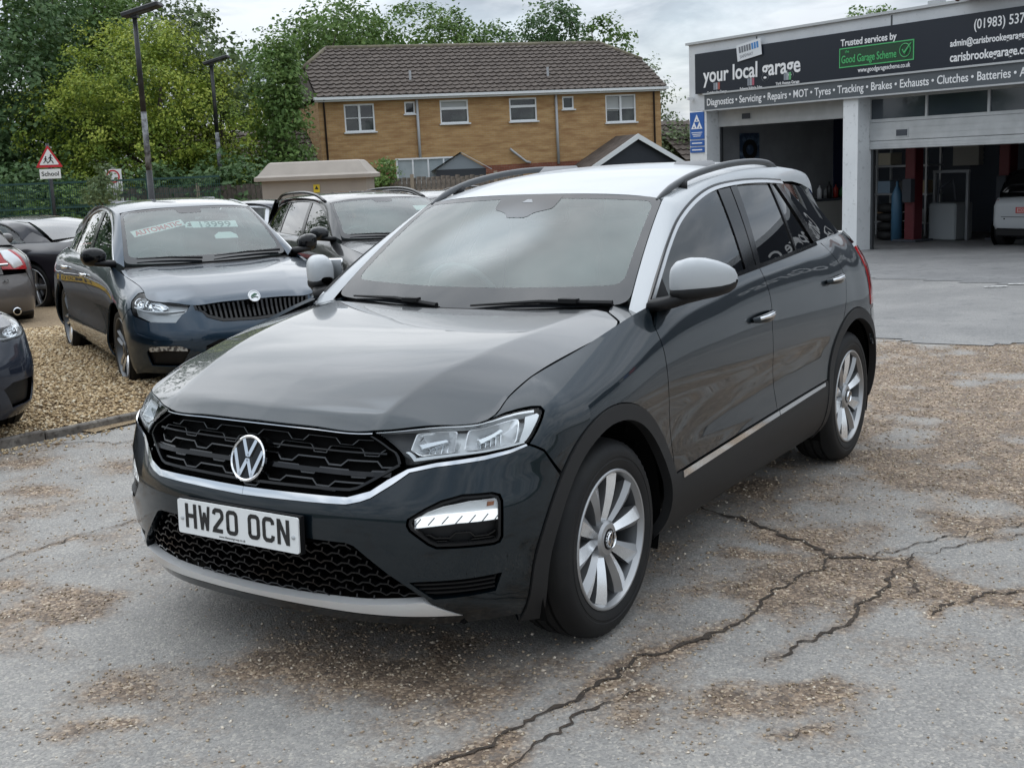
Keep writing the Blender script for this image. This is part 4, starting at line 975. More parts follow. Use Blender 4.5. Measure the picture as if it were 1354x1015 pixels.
    for e0, e1, v0 in ((.56, .06, .022), (-.08, -.50, .020)):
        P = [np.array([float(q[0]) for q in ws(np.array([e]), np.array([v]))]) for e, v in ((e0, .000), (e0 + (e1 - e0) * .5, v0), (e1, .004))]
        P = [tuple(p + np.array([.006, 0, .010])) for p in P]; mb.tube(P, [.011, .008, .004], 6)
        q = np.array(P[0]) * .42 + np.array(P[1]) * .58; mb.box(tuple(q + np.array([.004, 0, .006])), (.03, .075, .016))
    mb.obj('wiper', BLACK_PL, root)
    sc2 = MB(); V = []; F = []
    for i, y in enumerate(np.linspace(-.70, .70, 25)):
        e = y / .70; V += [(-.315 - .09 * e**2, y, float(C.hood_zw(-.33, abs(y))) - .022), (-.50 - .09 * e * e, y * .93, 1.05)]
        if i: F.append((2 * i - 2, 2 * i - 1, 2 * i + 1, 2 * i))
    sc2.add(V, F); sc2.obj('scuttle', BLACK_PL, root)
    # ---- mirrors
    for sg in (1, -1):
        secs = []
        for t, dx, a, b, zz_ in ((0, -.600, .040, .042, -.006), (.04, -.600, .056, .058, -.004), (.13, -.604, .070, .070, .0), (.33, -.622, .077, .076, .004), (.53, -.648, .075, .073, .004), (.73, -.684, .064, .063, .0), (.88, -.716, .048, .050, -.004), (.96, -.742, .031, .036, -.006), (1, -.762, .010, .015, -.008)):
            y = .832 + .175 * t; secs.append(((dx, y, 1.132 + zz_), a, b, (1, 0, .05), (0, 0, 1), 2.7))
        cap = superloft('door_mirror', secs, WHITE_PAINT, root, mirror=sg < 0, n=28)
        low2 = [((c[0][0] - .002, c[0][1], c[0][2] - c[2] * .66), c[1] * 1.012, c[2] * .42, c[3], c[4], 2.6) for c in secs]
        superloft('mirror_lower', low2, BLACK_PL, cap, mirror=sg < 0, n=24)
        gl = MB(); gl.box((-.708, sg * .905, 1.135), (.012, .13, .105), rz=sg * -.25, bev=.005); gl.obj('mirror_glass', CHROME, cap)
        arm = [((-.545, .785, 1.046), .085, .026, (1, 0, 0), (0, 0, 1), 3), ((-.58, .84, 1.056), .070, .024, (1, 0, 0), (0, 0, 1), 3), ((-.615, .88, 1.068), .06, .022, (1, 0, 0), (0, 0, 1), 3), ((-.635, .92, 1.076), .05, .02, (1, 0, 0), (0, 0, 1), 3)]
        superloft('mirror_arm', arm, BLACK_PL, cap, mirror=sg < 0, n=16)
    # ---- door handles
    for dr, drr, x, z in ((door1, door1r, -1.37, .897), (door2, door2r, -2.315, .958)):
        for par, m in ((dr, False), (drr, True)):
            secs = []
            for t in np.linspace(0, 1, 11):
                xx = x + .105 - .21 * t; zz_ = z + .010 * t; p = C.side([(xx, zz_)])[0]; q = N.ev(p[:1], p[1:])[0]; o = .006 + .036 * math.sin(math.pi * t)**.6
                secs.append(((q[0], q[1] + o, q[2]), .007 + .004 * math.sin(math.pi * t), .010 + .010 * math.sin(math.pi * t)**.7, (0, 1, 0), (0, 0, 1), 2.3))
            superloft('door_handle', secs, PAINT if True else CHROME, par, mirror=m, n=14)
            secs2 = [((c[0][0], c[0][1] + c[1] * .9, c[0][2] + c[2] * .35), c[1] * .5, c[2] * .45, c[3], c[4], 2) for c in secs[1:-1]]
            superloft('handle_trim', secs2, CHROME, par, mirror=m, n=10)
    # ---- cabin
    D = MB(); ring = []
    for y in np.linspace(-.66, .66, 9):
        e = y / .66; ring.append([(-.46 - .08 * e * e, y, 1.02), (-.62, y, 1.045), (-.80, y, 1.03), (-.86, y, .98), (-.84, y, .72), (-.5, y, .72)])
    V, F = loft(ring); D.add(V, F); D.obj('dashboard', CABIN, root, smooth=True)
    mb = MB(); mb.box((-1.75, 0, .42), (2.6, 1.5, .05)); mb.box((-3.0, 0, .75), (.05, 1.2, .7)); mb.obj('cabin_floor', CABIN, root)
    for y in (-.36, .36): seat(root, -1.42, y, .66)
    mb = MB(); mb.box((-2.25, 0, .68), (.5, 1.2, .16), bev=.05); mb.box((-2.52, 0, .98), (.16, 1.2, .6), R=Matrix.Rotation(-.25, 3, 'Y'), bev=.05)
    for y in (-.4, 0, .4): mb.box((-2.60, y, 1.30), (.09, .24, .16), bev=.04)
    mb.obj('rear_bench', SEAT, root, smooth=True)
    steering_wheel(root, -.98, -.36, .98)
    hl_ = panel('headlining', RF, [(a * .999, b * .97) for a, b in rp], HEADLIN, root, h=.1, gap=.01, flange=0, offs=-.03)
    mb = MB(); mb.box((-1.10, 0, 1.345), (.03, .22, .065), R=Matrix.Rotation(.1, 3, 'Y'), bev=.02); mb.tube([(-1.10, 0, 1.36), (-1.06, 0, 1.42)], .01); mb.obj('rear_view_mirror', GLOSS_BK, root, smooth=True)
    C.shell(.42); wheel_well(root, 0, .87, .415); wheel_well(root, -2.59, .87, .415)
    wheel_meshes('hero', .334, .215, .232, 'twin', ALLOY, ALLOY_CUT)
    for x, left, spin, st in ((0, True, .10, .0), (0, False, .3, .0), (-2.59, True, .25, 0), (-2.59, False, .5, 0)):
        e = put_wheel(root, 'hero', x, .872, .334, left, spin, st)
    return root
def densify_open(p, h):
    p = np.asarray(p, float); out = [p[0]]
    for a, b in zip(p[:-1], p[1:]):
        n = max(1, int(math.ceil(np.linalg.norm(b - a) / h)))
        for i in range(1, n + 1): out.append(a + (b - a) * i / n)
    return np.array(out)
build_hero()
# ------------------------------------------------------------------ ground
def gz(x, y):
    s = np.maximum(0, -.84 * np.asarray(x, float) - .545 * np.asarray(y, float) - 1.2); s = np.minimum(s, 60)
    return -.025 * s * (1 - np.exp(-s / 9))
def vnoise(x, y, seed):
    rs = np.random.RandomState(seed); T = rs.rand(64, 64); xi = np.floor(x).astype(int); yi = np.floor(y).astype(int); fx = x - xi; fy = y - yi
    fx = fx * fx * (3 - 2 * fx); fy = fy * fy * (3 - 2 * fy); g = lambda a, b: T[a % 64, b % 64]
    return (g(xi, yi) * (1 - fx) + g(xi + 1, yi) * fx) * (1 - fy) + (g(xi, yi + 1) * (1 - fx) + g(xi + 1, yi + 1) * fx) * fy
def fbm(x, y, seed, oct=4, f=1.0):
    o = 0; a = .5; t = 0
    for i in range(oct): o = o + a * vnoise(x * f + 17.3 * i, y * f + 5.1 * i, seed + i); t += a; a *= .5; f *= 2.03
    return o / t
CRACKS = dict(
    A=[(1.11, .81), (.84, .93), (.68, .95), (.49, 1.0), (.13, 1.04), (-.05, 1.13), (-.17, 1.16), (-.34, 1.2), (-.78, 1.22), (-.92, 1.26), (-1.09, 1.28)],
    B=[(-1.54, .41), (-1.47, .54), (-1.36, .8), (-1.22, 1.03), (-1.17, 1.16), (-1.09, 1.28), (-1.12, 1.4), (-1.15, 1.54)],
    C=[(-1.15, 1.4), (-1.27, 1.48), (-1.41, 1.56), (-1.68, 1.71), (-1.8, 1.85), (-1.96, 2.02), (-2.3, 2.6)],
    C2=[(-1.14, 1.52), (-1.26, 1.57), (-1.41, 1.65), (-1.57, 1.76), (-1.69, 1.87), (-1.83, 2.04), (-2.0, 2.5)],
    D=[(-1.2, 1.57), (-1.03, 1.54), (-.76, 1.54), (-.62, 1.52), (-.43, 1.53), (-.3, 1.48), (-.17, 1.43), (-.02, 1.4)],
    D2=[(-1.0, 1.54), (-.98, 1.61), (-.85, 1.64), (-.77, 1.64)],
    E=[(.98, 1.01), (.85, 1.04), (.69, 1.06), (.56, 1.07), (.47, 1.09), (.34, 1.15)],
    L=[(.9, -1.88), (.56, -1.85), (.47, -1.83), (.26, -1.81), (.04, -1.79), (-.19, -1.75)],
    M=[(-1.04, -3.6), (-1.21, -3.46), (-1.26, -3.24), (-1.44, -3.17)],
    R=[(-1.10, 2.2), (-1.02, 1.98), (-.93, 1.89), (-.81, 1.81), (-.73, 1.75), (-.63, 1.76)],
    F=[(.44, 1.59), (.37, 1.65), (.3, 1.7)])
CRW = dict(A=.021, B=.026, C=.012, C2=.010, D=.020, D2=.012, E=.014, L=.009, M=.012, R=.014, F=.009)
GRIT = [(0.67, -1.07, -0.08, 0.16, -0.1, -0.13, 1), (0.99, -0.9, -0.09, 0.17, -0.09, -0.13, 0.9), (0.73, -1.36, -0.05, 0.11, -0.06, -0.09, 0.7), (1.0, -0.26, -0.16, 0.31, -0.1, -0.12, 0.5), (1.3, -0.13, -0.04, 0.08, -0.03, -0.04, 0.8), (0.3, 0.16, -0.19, 0.38, -0.14, -0.11, 0.4), (0.59, 0.52, -0.22, 0.42, -0.19, -0.14, 0.5), (0.8, 0.78, -0.15, 0.28, -0.12, -0.08, 0.35), (0.77, -0.06, -0.12, 0.22, -0.09, -0.09, 0.5), (-5.62, 0.66, -0.25, 0.73, -1.5, -0.34, 0.75), (-3.49, 0.85, -0.14, 0.35, -1.4, -0.38, 0.9), (-2.66, 1.52, -0.13, 0.29, -0.83, -0.17, 0.8), (-2.13, 1.01, -0.16, 0.35, -0.57, -0.18, 0.8), (-1.77, 0.54, -0.1, 0.22, -0.28, -0.12, 1), (-1.82, 0.81, -0.08, 0.19, -0.17, -0.06, 0.8), (-0.92, 0.92, -0.05, 0.11, -0.09, -0.04, 1), (-1.49, 1.07, -0.12, 0.26, -0.27, -0.09, 0.6), (-0.91, 1.41, -0.1, 0.2, -0.15, -0.04, 0.6), (0.09, 1.64, -0.06, 0.12, -0.07, -0.02, 0.9), (0.27, 1.48, -0.06, 0.11, -0.1, -0.04, 0.8), (-0.85, 1.8, -0.07, 0.14, -0.11, -0.02, 0.8), (-0.84, 1.95, -0.05, 0.09, -0.15, -0.03, 0.9), (-0.35, 1.84, -0.12, 0.23, -0.12, -0.03, 0.45), (0.07, 1.85, -0.12, 0.22, -0.1, -0.03, 0.3), (-0.5, 1.26, -0.09, 0.19, -0.18, -0.07, 0.6), (-0.37, 0.85, -0.06, 0.12, -0.08, -0.04, 0.6), (0.57, 1.09, -0.07, 0.13, -0.08, -0.05, 0.6), (0.34, 0.75, -0.07, 0.13, -0.13, -0.08, 0.4), (-0.02, 2.12, -0.06, 0.11, -0.12, -0.02, 0.6), (0.25, 2.08, -0.08, 0.15, -0.07, -0.01, 0.4), (-0.69, -2.97, -0.16, 0.37, -0.18, -0.24, 0.4), (-0.24, -2.5, -0.14, 0.3, -0.14, -0.2, 0.45), (-1.19, -3.15, -0.11, 0.27, -0.08, -0.1, 0.5), (0.1, -2.04, -0.09, 0.2, -0.08, -0.11, 0.3), (-7.04, 0.02, -0.26, 0.87, -0.55, -0.14, 0.35), (-6.47, 0.35, -0.21, 0.65, -0.32, -0.08, 0.5), (-7.63, 0.4, -0.1, 0.36, -0.5, -0.1, 0.35), (-4.3, 2.2, -.3, .7, -1.3, -.3, .8), (-3.0, 2.9, -.3, .6, -.6, -.2, .7), (-5.8, 2.4, -.3, .8, -.8, -.2, .6)]
def grit_at(x, y):
    g = np.zeros(np.shape(x))
    n = fbm(x, y, 11, 5, 3.0); n2 = fbm(x, y, 31, 4, 9.0)
    wx = x + (fbm(x, y, 51, 3, 2.5) - .5) * .35; wy = y + (fbm(x, y, 61, 3, 2.5) - .5) * .35
    for cx, cy, ax, ay, bx, by, w in GRIT:
        det = ax * by - ay * bx; dx, dy = wx - cx, wy - cy
        a = (dx * by - dy * bx) / det; b = (ax * dy - ay * dx) / det; r2 = (a * a + b * b) / 1.35
        g = np.maximum(g, w * np.exp(-r2 * r2 * .7))
    for k, P in CRACKS.items():
        P = np.array(P); d = np.full(np.shape(x), 9.)
        for p, q in zip(P[:-1], P[1:]):
            t = np.clip(((x - p[0]) * (q - p)[0] + (y - p[1]) * (q - p)[1]) / ((q - p)**2).sum(), 0, 1)
            d = np.minimum(d, np.hypot(x - p[0] - t * (q - p)[0], y - p[1] - t * (q - p)[1]))
        w = .05 if k in 'ABDE' else .022
        g = np.maximum(g, (.95 if k in 'ABDR' else .6) * np.exp(-(d / (w * (.5 + 1.3 * n2)))**2))
    g = g * np.clip(.25 + 1.5 * (n - .22), 0, 1.25) + 1.5 * np.clip(n - .445, 0, 1) + .16 * (n2 - .42) + .36 * np.clip(-(x + .6) / 2.4, 0, 1.2) * np.clip(.3 + y / 1.2, 0, 1) * (n > .35) * np.clip((n - .33) * 5, 0, 1.3)
    return np.clip(g, 0, 1)
def kerb_y(x): return -3.90 - .11 * x                                # the timber edging of the gravel yard
def grid_sheet(name, xs, ys, zf, m, kind='structure', attr=None, keep=None):
    X, Y = np.meshgrid(xs, ys, indexing='ij'); Z = zf(X, Y); nx, ny = X.shape
    V = np.stack([X, Y, Z], 2).reshape(-1, 3); I = np.arange(nx * ny).reshape(nx, ny)
    F = np.stack([I[:-1, :-1], I[1:, :-1], I[1:, 1:], I[:-1, 1:]], 2).reshape(-1, 4)
    if keep is not None:
        c = V[F].mean(1); F = F[keep(c[:, 0], c[:, 1])]
    me = bpy.data.meshes.new(name); me.vertices.add(len(V)); me.vertices.foreach_set('co', V.ravel()); me.loops.add(F.size); me.loops.foreach_set('vertex_index', F.ravel())
    me.polygons.add(len(F)); me.polygons.foreach_set('loop_start', np.arange(0, F.size, 4)); me.polygons.foreach_set('use_smooth', np.ones(len(F), bool)); me.update(calc_edges=True)
    if attr is not None: a = me.attributes.new('grit', 'FLOAT', 'POINT'); a.data.foreach_set('value', attr(X, Y).ravel().astype(np.float32))
    me.materials.append(m); o = bpy.data.objects.new(name, me); COL.objects.link(o); o['kind'] = kind; return o
def asphalt_material():
    m = bpy.data.materials.new('worn_asphalt'); m.use_nodes = True; nt = m.node_tree; b = nt.nodes['Principled BSDF']; L = nt.links.new
    tc = nt.nodes.new('ShaderNodeTexCoord')
    def N(scale, detail=4, rough=.6): n = nt.nodes.new('ShaderNodeTexNoise'); n.inputs['Scale'].default_value = scale; n.inputs['Detail'].default_value = detail; n.inputs['Roughness'].default_value = rough; L(tc.outputs['Object'], n.inputs['Vector']); return n.outputs[0]
    def RMP(v, stops):
        r = nt.nodes.new('ShaderNodeValToRGB'); L(v, r.inputs[0]); e = r.color_ramp.elements
        e[0].position, e[0].color = stops[0][0], (*stops[0][1], 1); e[1].position, e[1].color = stops[-1][0], (*stops[-1][1], 1)
        for p, c in stops[1:-1]: k = e.new(p); k.color = (*c, 1)
        return r.outputs[0]
    def MX(f, a, c, bt='MIX'):
        x = nt.nodes.new('ShaderNodeMix'); x.data_type = 'RGBA'; x.blend_type = bt
        if isinstance(f, float): x.inputs[0].default_value = f
        else: L(f, x.inputs[0])
        L(a, x.inputs['A']); L(c, x.inputs['B']) if not isinstance(c, tuple) else setattr(x.inputs['B'], 'default_value', (*c, 1)); return x.outputs['Result']
    def MATH(op, a, c, clamp=False):
        n = nt.nodes.new('ShaderNodeMath'); n.operation = op; n.use_clamp = clamp
        for i, v in enumerate((a, c)):
            if isinstance(v, (int, float)): n.inputs[i].default_value = v
            else: L(v, n.inputs[i])
        return n.outputs[0]
    base = RMP(N(2.2, 6), [(.3, (.240, .231, .217)), (.5, (.290, .278, .260)), (.7, (.330, .315, .292))])
    vor = nt.nodes.new('ShaderNodeTexVoronoi'); vor.inputs['Scale'].default_value = 130; L(tc.outputs['Object'], vor.inputs['Vector'])
    st = nt.nodes.new('ShaderNodeSeparateColor'); L(vor.outputs['Color'], st.inputs[0])
    agg = RMP(st.outputs[0], [(0, (.40, .40, .41)), (.5, (.9, .9, .9)), (.85, (1.15, 1.13, 1.08)), (1, (1.9, 1.8, 1.65))])
    col = MX(.5, base, agg, 'MULTIPLY')
    fine = N(420, 2, .5); col = MX(.38, col, RMP(fine, [(.3, (.55, .55, .55)), (.7, (1.4, 1.4, 1.4))]), 'MULTIPLY')
    a = nt.nodes.new('ShaderNodeAttribute'); a.attribute_name = 'grit'
    ragged = N(26, 6, .7); g = MATH('ADD', a.outputs['Fac'], MATH('MULTIPLY', MATH('SUBTRACT', ragged, .5), 1.0))
    gm = nt.nodes.new('ShaderNodeMapRange'); gm.inputs[1].default_value = .16; gm.inputs[2].default_value = .78; L(g, gm.inputs[0])
    v2 = nt.nodes.new('ShaderNodeTexVoronoi'); v2.inputs['Scale'].default_value = 95; L(tc.outputs['Object'], v2.inputs['Vector']); s2 = nt.nodes.new('ShaderNodeSeparateColor'); L(v2.outputs['Color'], s2.inputs[0])
    grit = RMP(s2.outputs[1], [(0, (.085, .056, .036)), (.35, (.16, .110, .070)), (.7, (.25, .178, .115)), (.92, (.40, .31, .22)), (1, (.58, .50, .39))])
    soil = RMP(N(7, 5), [(.35, (.55, .5, .47)), (.65, (1.25, 1.2, 1.15))]); grit = MX(.9, grit, soil, 'MULTIPLY')
    fac = MATH('MULTIPLY', gm.outputs[0], .86)
    col = MX(fac, col, grit)
    L(col, b.inputs['Base Color'])
    rr = nt.nodes.new('ShaderNodeMapRange'); rr.inputs[3].default_value = .62; rr.inputs[4].default_value = .9; L(N(1.2, 5), rr.inputs[0]); L(rr.outputs[0], b.inputs['Roughness'])
    h = MATH('ADD', MATH('MULTIPLY', vor.outputs['Distance'], -.8), MATH('ADD', MATH('MULTIPLY', fine, .5), MATH('MULTIPLY', MATH('MULTIPLY', v2.outputs['Distance'], fac), -1.6)))
    bp = nt.nodes.new('ShaderNodeBump'); bp.inputs['Strength'].default_value = .55; bp.inputs['Distance'].default_value = .006; L(h, bp.inputs['Height']); L(bp.outputs[0], b.inputs['Normal'])
    return m
ASPH = asphalt_material()
def asph_z(x, y): return gz(x, y) + .004 * (fbm(np.asarray(x), np.asarray(y), 91, 3, .8) - .5) * np.clip(np.hypot(x, y) / 4 - .4, 0, 3) + 0 * x
# earth to the horizon
far = np.concatenate([np.linspace(-1500, -90, 10), np.linspace(-80, 60, 57), np.linspace(70, 1500, 10)])
EARTH = mat('earth', (.045, .055, .025), .95, noise=(.4, (.08, .07, .045), .4, .65), bump=(5, .5, .05))
grid_sheet('ground', far, far, lambda x, y: gz(x, y) - .08, EARTH)
# forecourt: fine near the camera, coarser behind
xs = np.concatenate([np.arange(-24, -9, .5), np.arange(-9, -4.0, .12), np.arange(-4, 1.9, .028), np.arange(1.9, 14, .5)]); ys = np.concatenate([np.arange(-4.4, -2, .06), np.arange(-2, 2.6, .028), np.arange(2.6, 4, .1), np.arange(4, 22, .6)])
grid_sheet('forecourt', xs, ys, asph_z, ASPH, attr=grit_at, keep=lambda x, y: y > kerb_y(x) - .02)
# smoother, darker tarmac apron in front of the workshop doors
APR = mat('apron_tarmac', (.15, .15, .15), .6, noise=(1.1, (.185, .184, .182), .42, .62), wear=(6, (.075, .077, .08), .55, .75), var=.22, bump=(160, .35, .003))
ap_s = lambda x, y: (x + 13.3) * .914 - (y + 2.3) * .407               # distance out from the joint line
grid_sheet('apron', np.arange(-24, -4, .25), np.arange(-10, 24, .25), lambda x, y: gz(x, y) + .012, APR, keep=lambda x, y: (ap_s(x, y) < 0) & ((y > kerb_y(x)) | (x < -10)))
TAR = mat('patched_tarmac', (.175, .172, .167), .7, noise=(.9, (.225, .219, .210), .42, .62), wear=(8, (.11, .112, .115), .55, .78), var=.25, bump=(160, .35, .003))
jit = lambda x, y: 1.5 * (fbm(np.asarray(x), np.asarray(y), 71, 3, .7) - .5)
grid_sheet('patched_tarmac', np.arange(-24, -4, .11), np.arange(-10, 22, .11), lambda x, y: gz(x, y) + .007, TAR, keep=lambda x, y: (ap_s(x, y) + jit(x, y) < 4.6) & ((y > kerb_y(x)) | (x < -10)))
# cracks: ragged dark strips with a sunk centre line
SOIL = mat('crack_soil', (.038, .029, .022), .95, noise=(60, (.07, .05, .035), .45, .7), bump=(120, .8, .006))
rng = np.random.RandomState(5)
for k, P in CRACKS.items():
    p = densify_open(P, .022); t = np.gradient(p, axis=0); t /= np.linalg.norm(t, axis=1, keepdims=True); n = np.stack([-t[:, 1], t[:, 0]], 1)
    j = (fbm(np.arange(len(p)) * .35, np.full(len(p), ord(k[0]) * 1.7 + len(k)), 3, 3) - .5) * .10; p = p + n * j[:, None]
    w = CRW[k] * .72 * (.12 + 1.9 * fbm(np.arange(len(p)) * .8, np.full(len(p), 3.3 * ord(k[0])), 8, 3)**1.3) * np.sin(np.linspace(.12, math.pi - .12, len(p)))**.35
    a, b = p + n * (w * (.35 + 1.3 * rng.rand(len(p))))[:, None] * .5, p - n * (w * (.35 + 1.3 * rng.rand(len(p))))[:, None] * .5
    V = []; F = []
    for i in range(len(p)):
        for q, dz in ((a[i], .0045), (p[i], .0042), (b[i], .0045)): V.append((q[0], q[1], float(asph_z(q[0], q[1])) + dz))
        if i: F += [(3 * i - 3, 3 * i - 2, 3 * i + 1, 3 * i), (3 * i - 2, 3 * i - 1, 3 * i + 2, 3 * i + 1)]
    mesh_obj('pavement_crack', V, [f[::-1] for f in F], SOIL, kind='structure')
# ------------------------------------------------------------------ stones as real pieces
def stones(name, X, Y, Z, size, m, seed, flat=.6, kind='stuff'):
    rs = np.random.RandomState(seed); n = len(X)
    base = np.array([(1, 0, 0), (-.9, .1, 0), (.1, 1, 0), (0, -1, .1), (0, .1, 1), (.1, 0, -1)]); fc = np.array([(0, 2, 4), (2, 1, 4), (1, 3, 4), (3, 0, 4), (2, 0, 5), (1, 2, 5), (3, 1, 5), (0, 3, 5)])
    S = size[:, None, None] * (base[None] * (1 + .5 * (rs.rand(n, 6, 3) - .5))); S[:, :, 0] *= (1 + .8 * rs.rand(n))[:, None]; S[:, :, 2] *= flat
    a = rs.rand(n) * 6.283; c, s = np.cos(a), np.sin(a); R1 = np.stack([S[:, :, 0] * c[:, None] - S[:, :, 1] * s[:, None], S[:, :, 0] * s[:, None] + S[:, :, 1] * c[:, None], S[:, :, 2]], 2)
    b = (rs.rand(n) - .5) * 1.1; c, s = np.cos(b)[:, None], np.sin(b)[:, None]; R2 = np.stack([R1[:, :, 0] * c + R1[:, :, 2] * s, R1[:, :, 1], -R1[:, :, 0] * s + R1[:, :, 2] * c], 2)
    V = (R2 + np.stack([X, Y, Z], 1)[:, None]).reshape(-1, 3); F = (fc[None] + 6 * np.arange(n)[:, None, None]).reshape(-1, 3)
    me = bpy.data.meshes.new(name); me.vertices.add(len(V)); me.vertices.foreach_set('co', V.ravel()); me.loops.add(F.size); me.loops.foreach_set('vertex_index', F.ravel().astype(np.int32))
    me.polygons.add(len(F)); me.polygons.foreach_set('loop_start', np.arange(0, F.size, 3)); me.update(calc_edges=True)
    at = me.attributes.new('tone', 'FLOAT', 'POINT'); at.data.foreach_set('value', np.repeat(rs.rand(n), 6).astype(np.float32)); me.materials.append(m)
    o = bpy.data.objects.new(name, me); COL.objects.link(o); o['kind'] = kind; return o
def tone_mat(name, stops, rough=.85, attr='tone', sss=0):
    m = bpy.data.materials.new(name); m.use_nodes = True; nt = m.node_tree; b = nt.nodes['Principled BSDF']; a = nt.nodes.new('ShaderNodeAttribute'); a.attribute_name = attr
    r = nt.nodes.new('ShaderNodeValToRGB'); nt.links.new(a.outputs['Fac'], r.inputs[0]); e = r.color_ramp.elements; e[0].position, e[0].color = stops[0][0], (*stops[0][1], 1); e[1].position, e[1].color = stops[-1][0], (*stops[-1][1], 1)
    for p, c in stops[1:-1]: k = e.new(p); k.color = (*c, 1)
    nt.links.new(r.outputs[0], b.inputs['Base Color']); b.inputs['Roughness'].default_value = rough; return m
STONE = tone_mat('gravel_stone', [(0, (.18, .12, .066)), (.3, (.38, .265, .14)), (.6, (.52, .38, .21)), (.85, (.62, .49, .31)), (1, (.70, .62, .47))])
CHIP = tone_mat('loose_chip', [(0, (.20, .15, .10)), (.45, (.36, .275, .19)), (.8, (.50, .41, .30)), (1, (.74, .66, .55))])
rs = np.random.RandomState(3)
# gravel yard: bed plus pieces, thickest where it shows
BED = mat('gravel_bed', (.27, .19, .11), .95, noise=(35, (.38, .29, .18), .42, .62), wear=(90, (.09, .062, .04), .52, .66, 3), bump=(60, 1.0, .02))
yard_z = lambda x, y: gz(x, y) + .012 + .05 * np.clip((kerb_y(np.asarray(x)) - np.asarray(y)) / .9, 0, 1)
grid_sheet('gravel_bed', np.arange(-26, 8, .2), np.arange(-26, -2, .2), yard_z, BED, keep=lambda x, y: (y < kerb_y(x) + .05) & ((x > -10) | (y < -9.5)))
n = 190000
P = np.stack([rs.uniform(-8.5, .6, n), rs.uniform(-13.5, -3.2, n)], 1); ok = (P[:, 1] < kerb_y(P[:, 0]) - .02) & (P[:, 1] > kerb_y(P[:, 0]) - 9.5 + .3 * P[:, 0]); P = P[ok]
near = np.hypot(P[:, 0] - 3.3, P[:, 1] - 2.66) < 14.5; P = P[near]
sz = .006 + .007 * rs.rand(len(P))**1.6 + .0005 * np.hypot(P[:, 0] - 3.3, P[:, 1] - 2.66)
tag(stones('gravel', P[:, 0], P[:, 1], yard_z(P[:, 0], P[:, 1]) + .002 + .012 * rs.rand(len(P)), sz, STONE, 4), kind='stuff')
# chips washed over the forecourt, lying where the grit lies
n = 190000; x = rs.uniform(-7.5, 1.8, n); y = rs.uniform(-4.0, 3.4, n); g = grit_at(x, y); dens = (.012 + .75 * g**1.25) * np.clip(3.2 / np.hypot(x - 3.3, y - 2.66), .3, 1.2); ok = (rs.rand(n) < dens) & (y > kerb_y(x) + .03)
x, y = x[ok], y[ok]; tag(stones('loose_chippings', x, y, asph_z(x, y) + .002, .0018 + .0040 * rs.rand(len(x))**2.4 + .00035 * np.hypot(x - 3.3, y - 2.66), CHIP, 9, .7), kind='stuff')
# stones spilled over the edging
n = 500; x = rs.uniform(-3.2, .8, n); y = kerb_y(x) + np.abs(rs.normal(0, .10, n)) + .06; tag(stones('spilled_gravel', x, y, asph_z(x, y) + .005, .006 + .010 * rs.rand(n)**2, STONE, 12), kind='stuff')
# edging boards
KERB = mat('kerb_concrete', (.13, .115, .10), .9, noise=(9, (.22, .20, .175), .4, .65), wear=(30, (.06, .05, .042), .5, .7), bump=(40, .7, .006))
kx = 1.6
while kx > -9:
    x0, x1 = kx, kx - .92; mb = MB(); dz = random.uniform(-.006, .006); a = math.atan2(kerb_y(x1) - kerb_y(x0), x1 - x0)
    xm = (x0 + x1) / 2; mb.box((xm, kerb_y(xm), float(gz(xm, kerb_y(xm))) + .0 + dz), (.914, .055, .12), rz=a + random.uniform(-.012, .012), bev=.008)
    mb.obj('edging_kerb', KERB, smooth=True, sharp=30, kind='structure'); kx -= .92
# worn white paint on the apron and a drain cover
WLINE = mat('worn_white_paint', (.62, .62, .60), .7, noise=(18, (.2, .2, .2), .5, .62))
for (xa, ya), (xb, yb) in (((-11.84, -.30), (-11.96, -.06)), ((-12.25, -.10), (-12.9, 1.9))):
    d = Vector((xb - xa, yb - ya, 0)); nn = Vector((-d.y, d.x, 0)).normalized() * .05
    V = [Vector((xa, ya, 0)) + nn, Vector((xa, ya, 0)) - nn, Vector((xb, yb, 0)) - nn, Vector((xb, yb, 0)) + nn]
    mesh_obj('road_marking', [(v.x, v.y, float(gz(v.x, v.y)) + .018) for v in V], [(0, 1, 2, 3)], WLINE, kind='structure', smooth=False)
# ------------------------------------------------------------------ workshop (local x along the front, y into the building)
WG = empty('workshop', (-20.128, -4.201, -.43), R_(66)); tag(WG, 'grey workshop with dark signboards and open roller doors behind the crossover', 'garage')
WALL = mat('panel_grey', (.60, .62, .64), .5, noise=(2, (.55, .57, .59), .4, .65), wear=(14, (.38, .39, .40), .6, .8))
WALL2 = mat('pier_render', (.74, .755, .76), .6, noise=(1.3, (.68, .695, .70), .4, .65), wear=(10, (.40, .41, .41), .58, .8))
NAVY = mat('sign_navy', (.010, .014, .024), .35); STRIPG = mat('strip_grey', (.085, .095, .105), .4); SILV = mat('sign_trim', (.5, .51, .52), .4, metal=.5)
LET = mat('lettering_white', (.80, .80, .80), .5); GREEN = mat('lettering_green', (.07, .42, .14), .5)
DOORM = mat('door_silver', (.46, .47, .47), .45, noise=(3, (.40, .41, .41), .4, .6)); INNER = mat('inner_wall', (.30, .31, .325), .8, noise=(2, (.24, .25, .26), .4, .65)); INDARK = mat('inner_dark', (.06, .066, .078), .8)
def part(name, c, d, m, parent=None, bev=0.0, rz=0): mb = MB(); mb.box(c, d, rz=rz, bev=bev); return mb.obj(name, m, parent or WG)
top = 4.46
X1 = 17.0
for a, b in ((-5.03, -2.9), (-2.895, .60), (.605, 4.1), (4.105, 7.6), (7.605, 11.1), (11.105, X1)): part('fascia_panel', ((a + b) / 2, .075, (3.0 + top) / 2 + .02), (b - a, .15, top - 3.0), WALL)
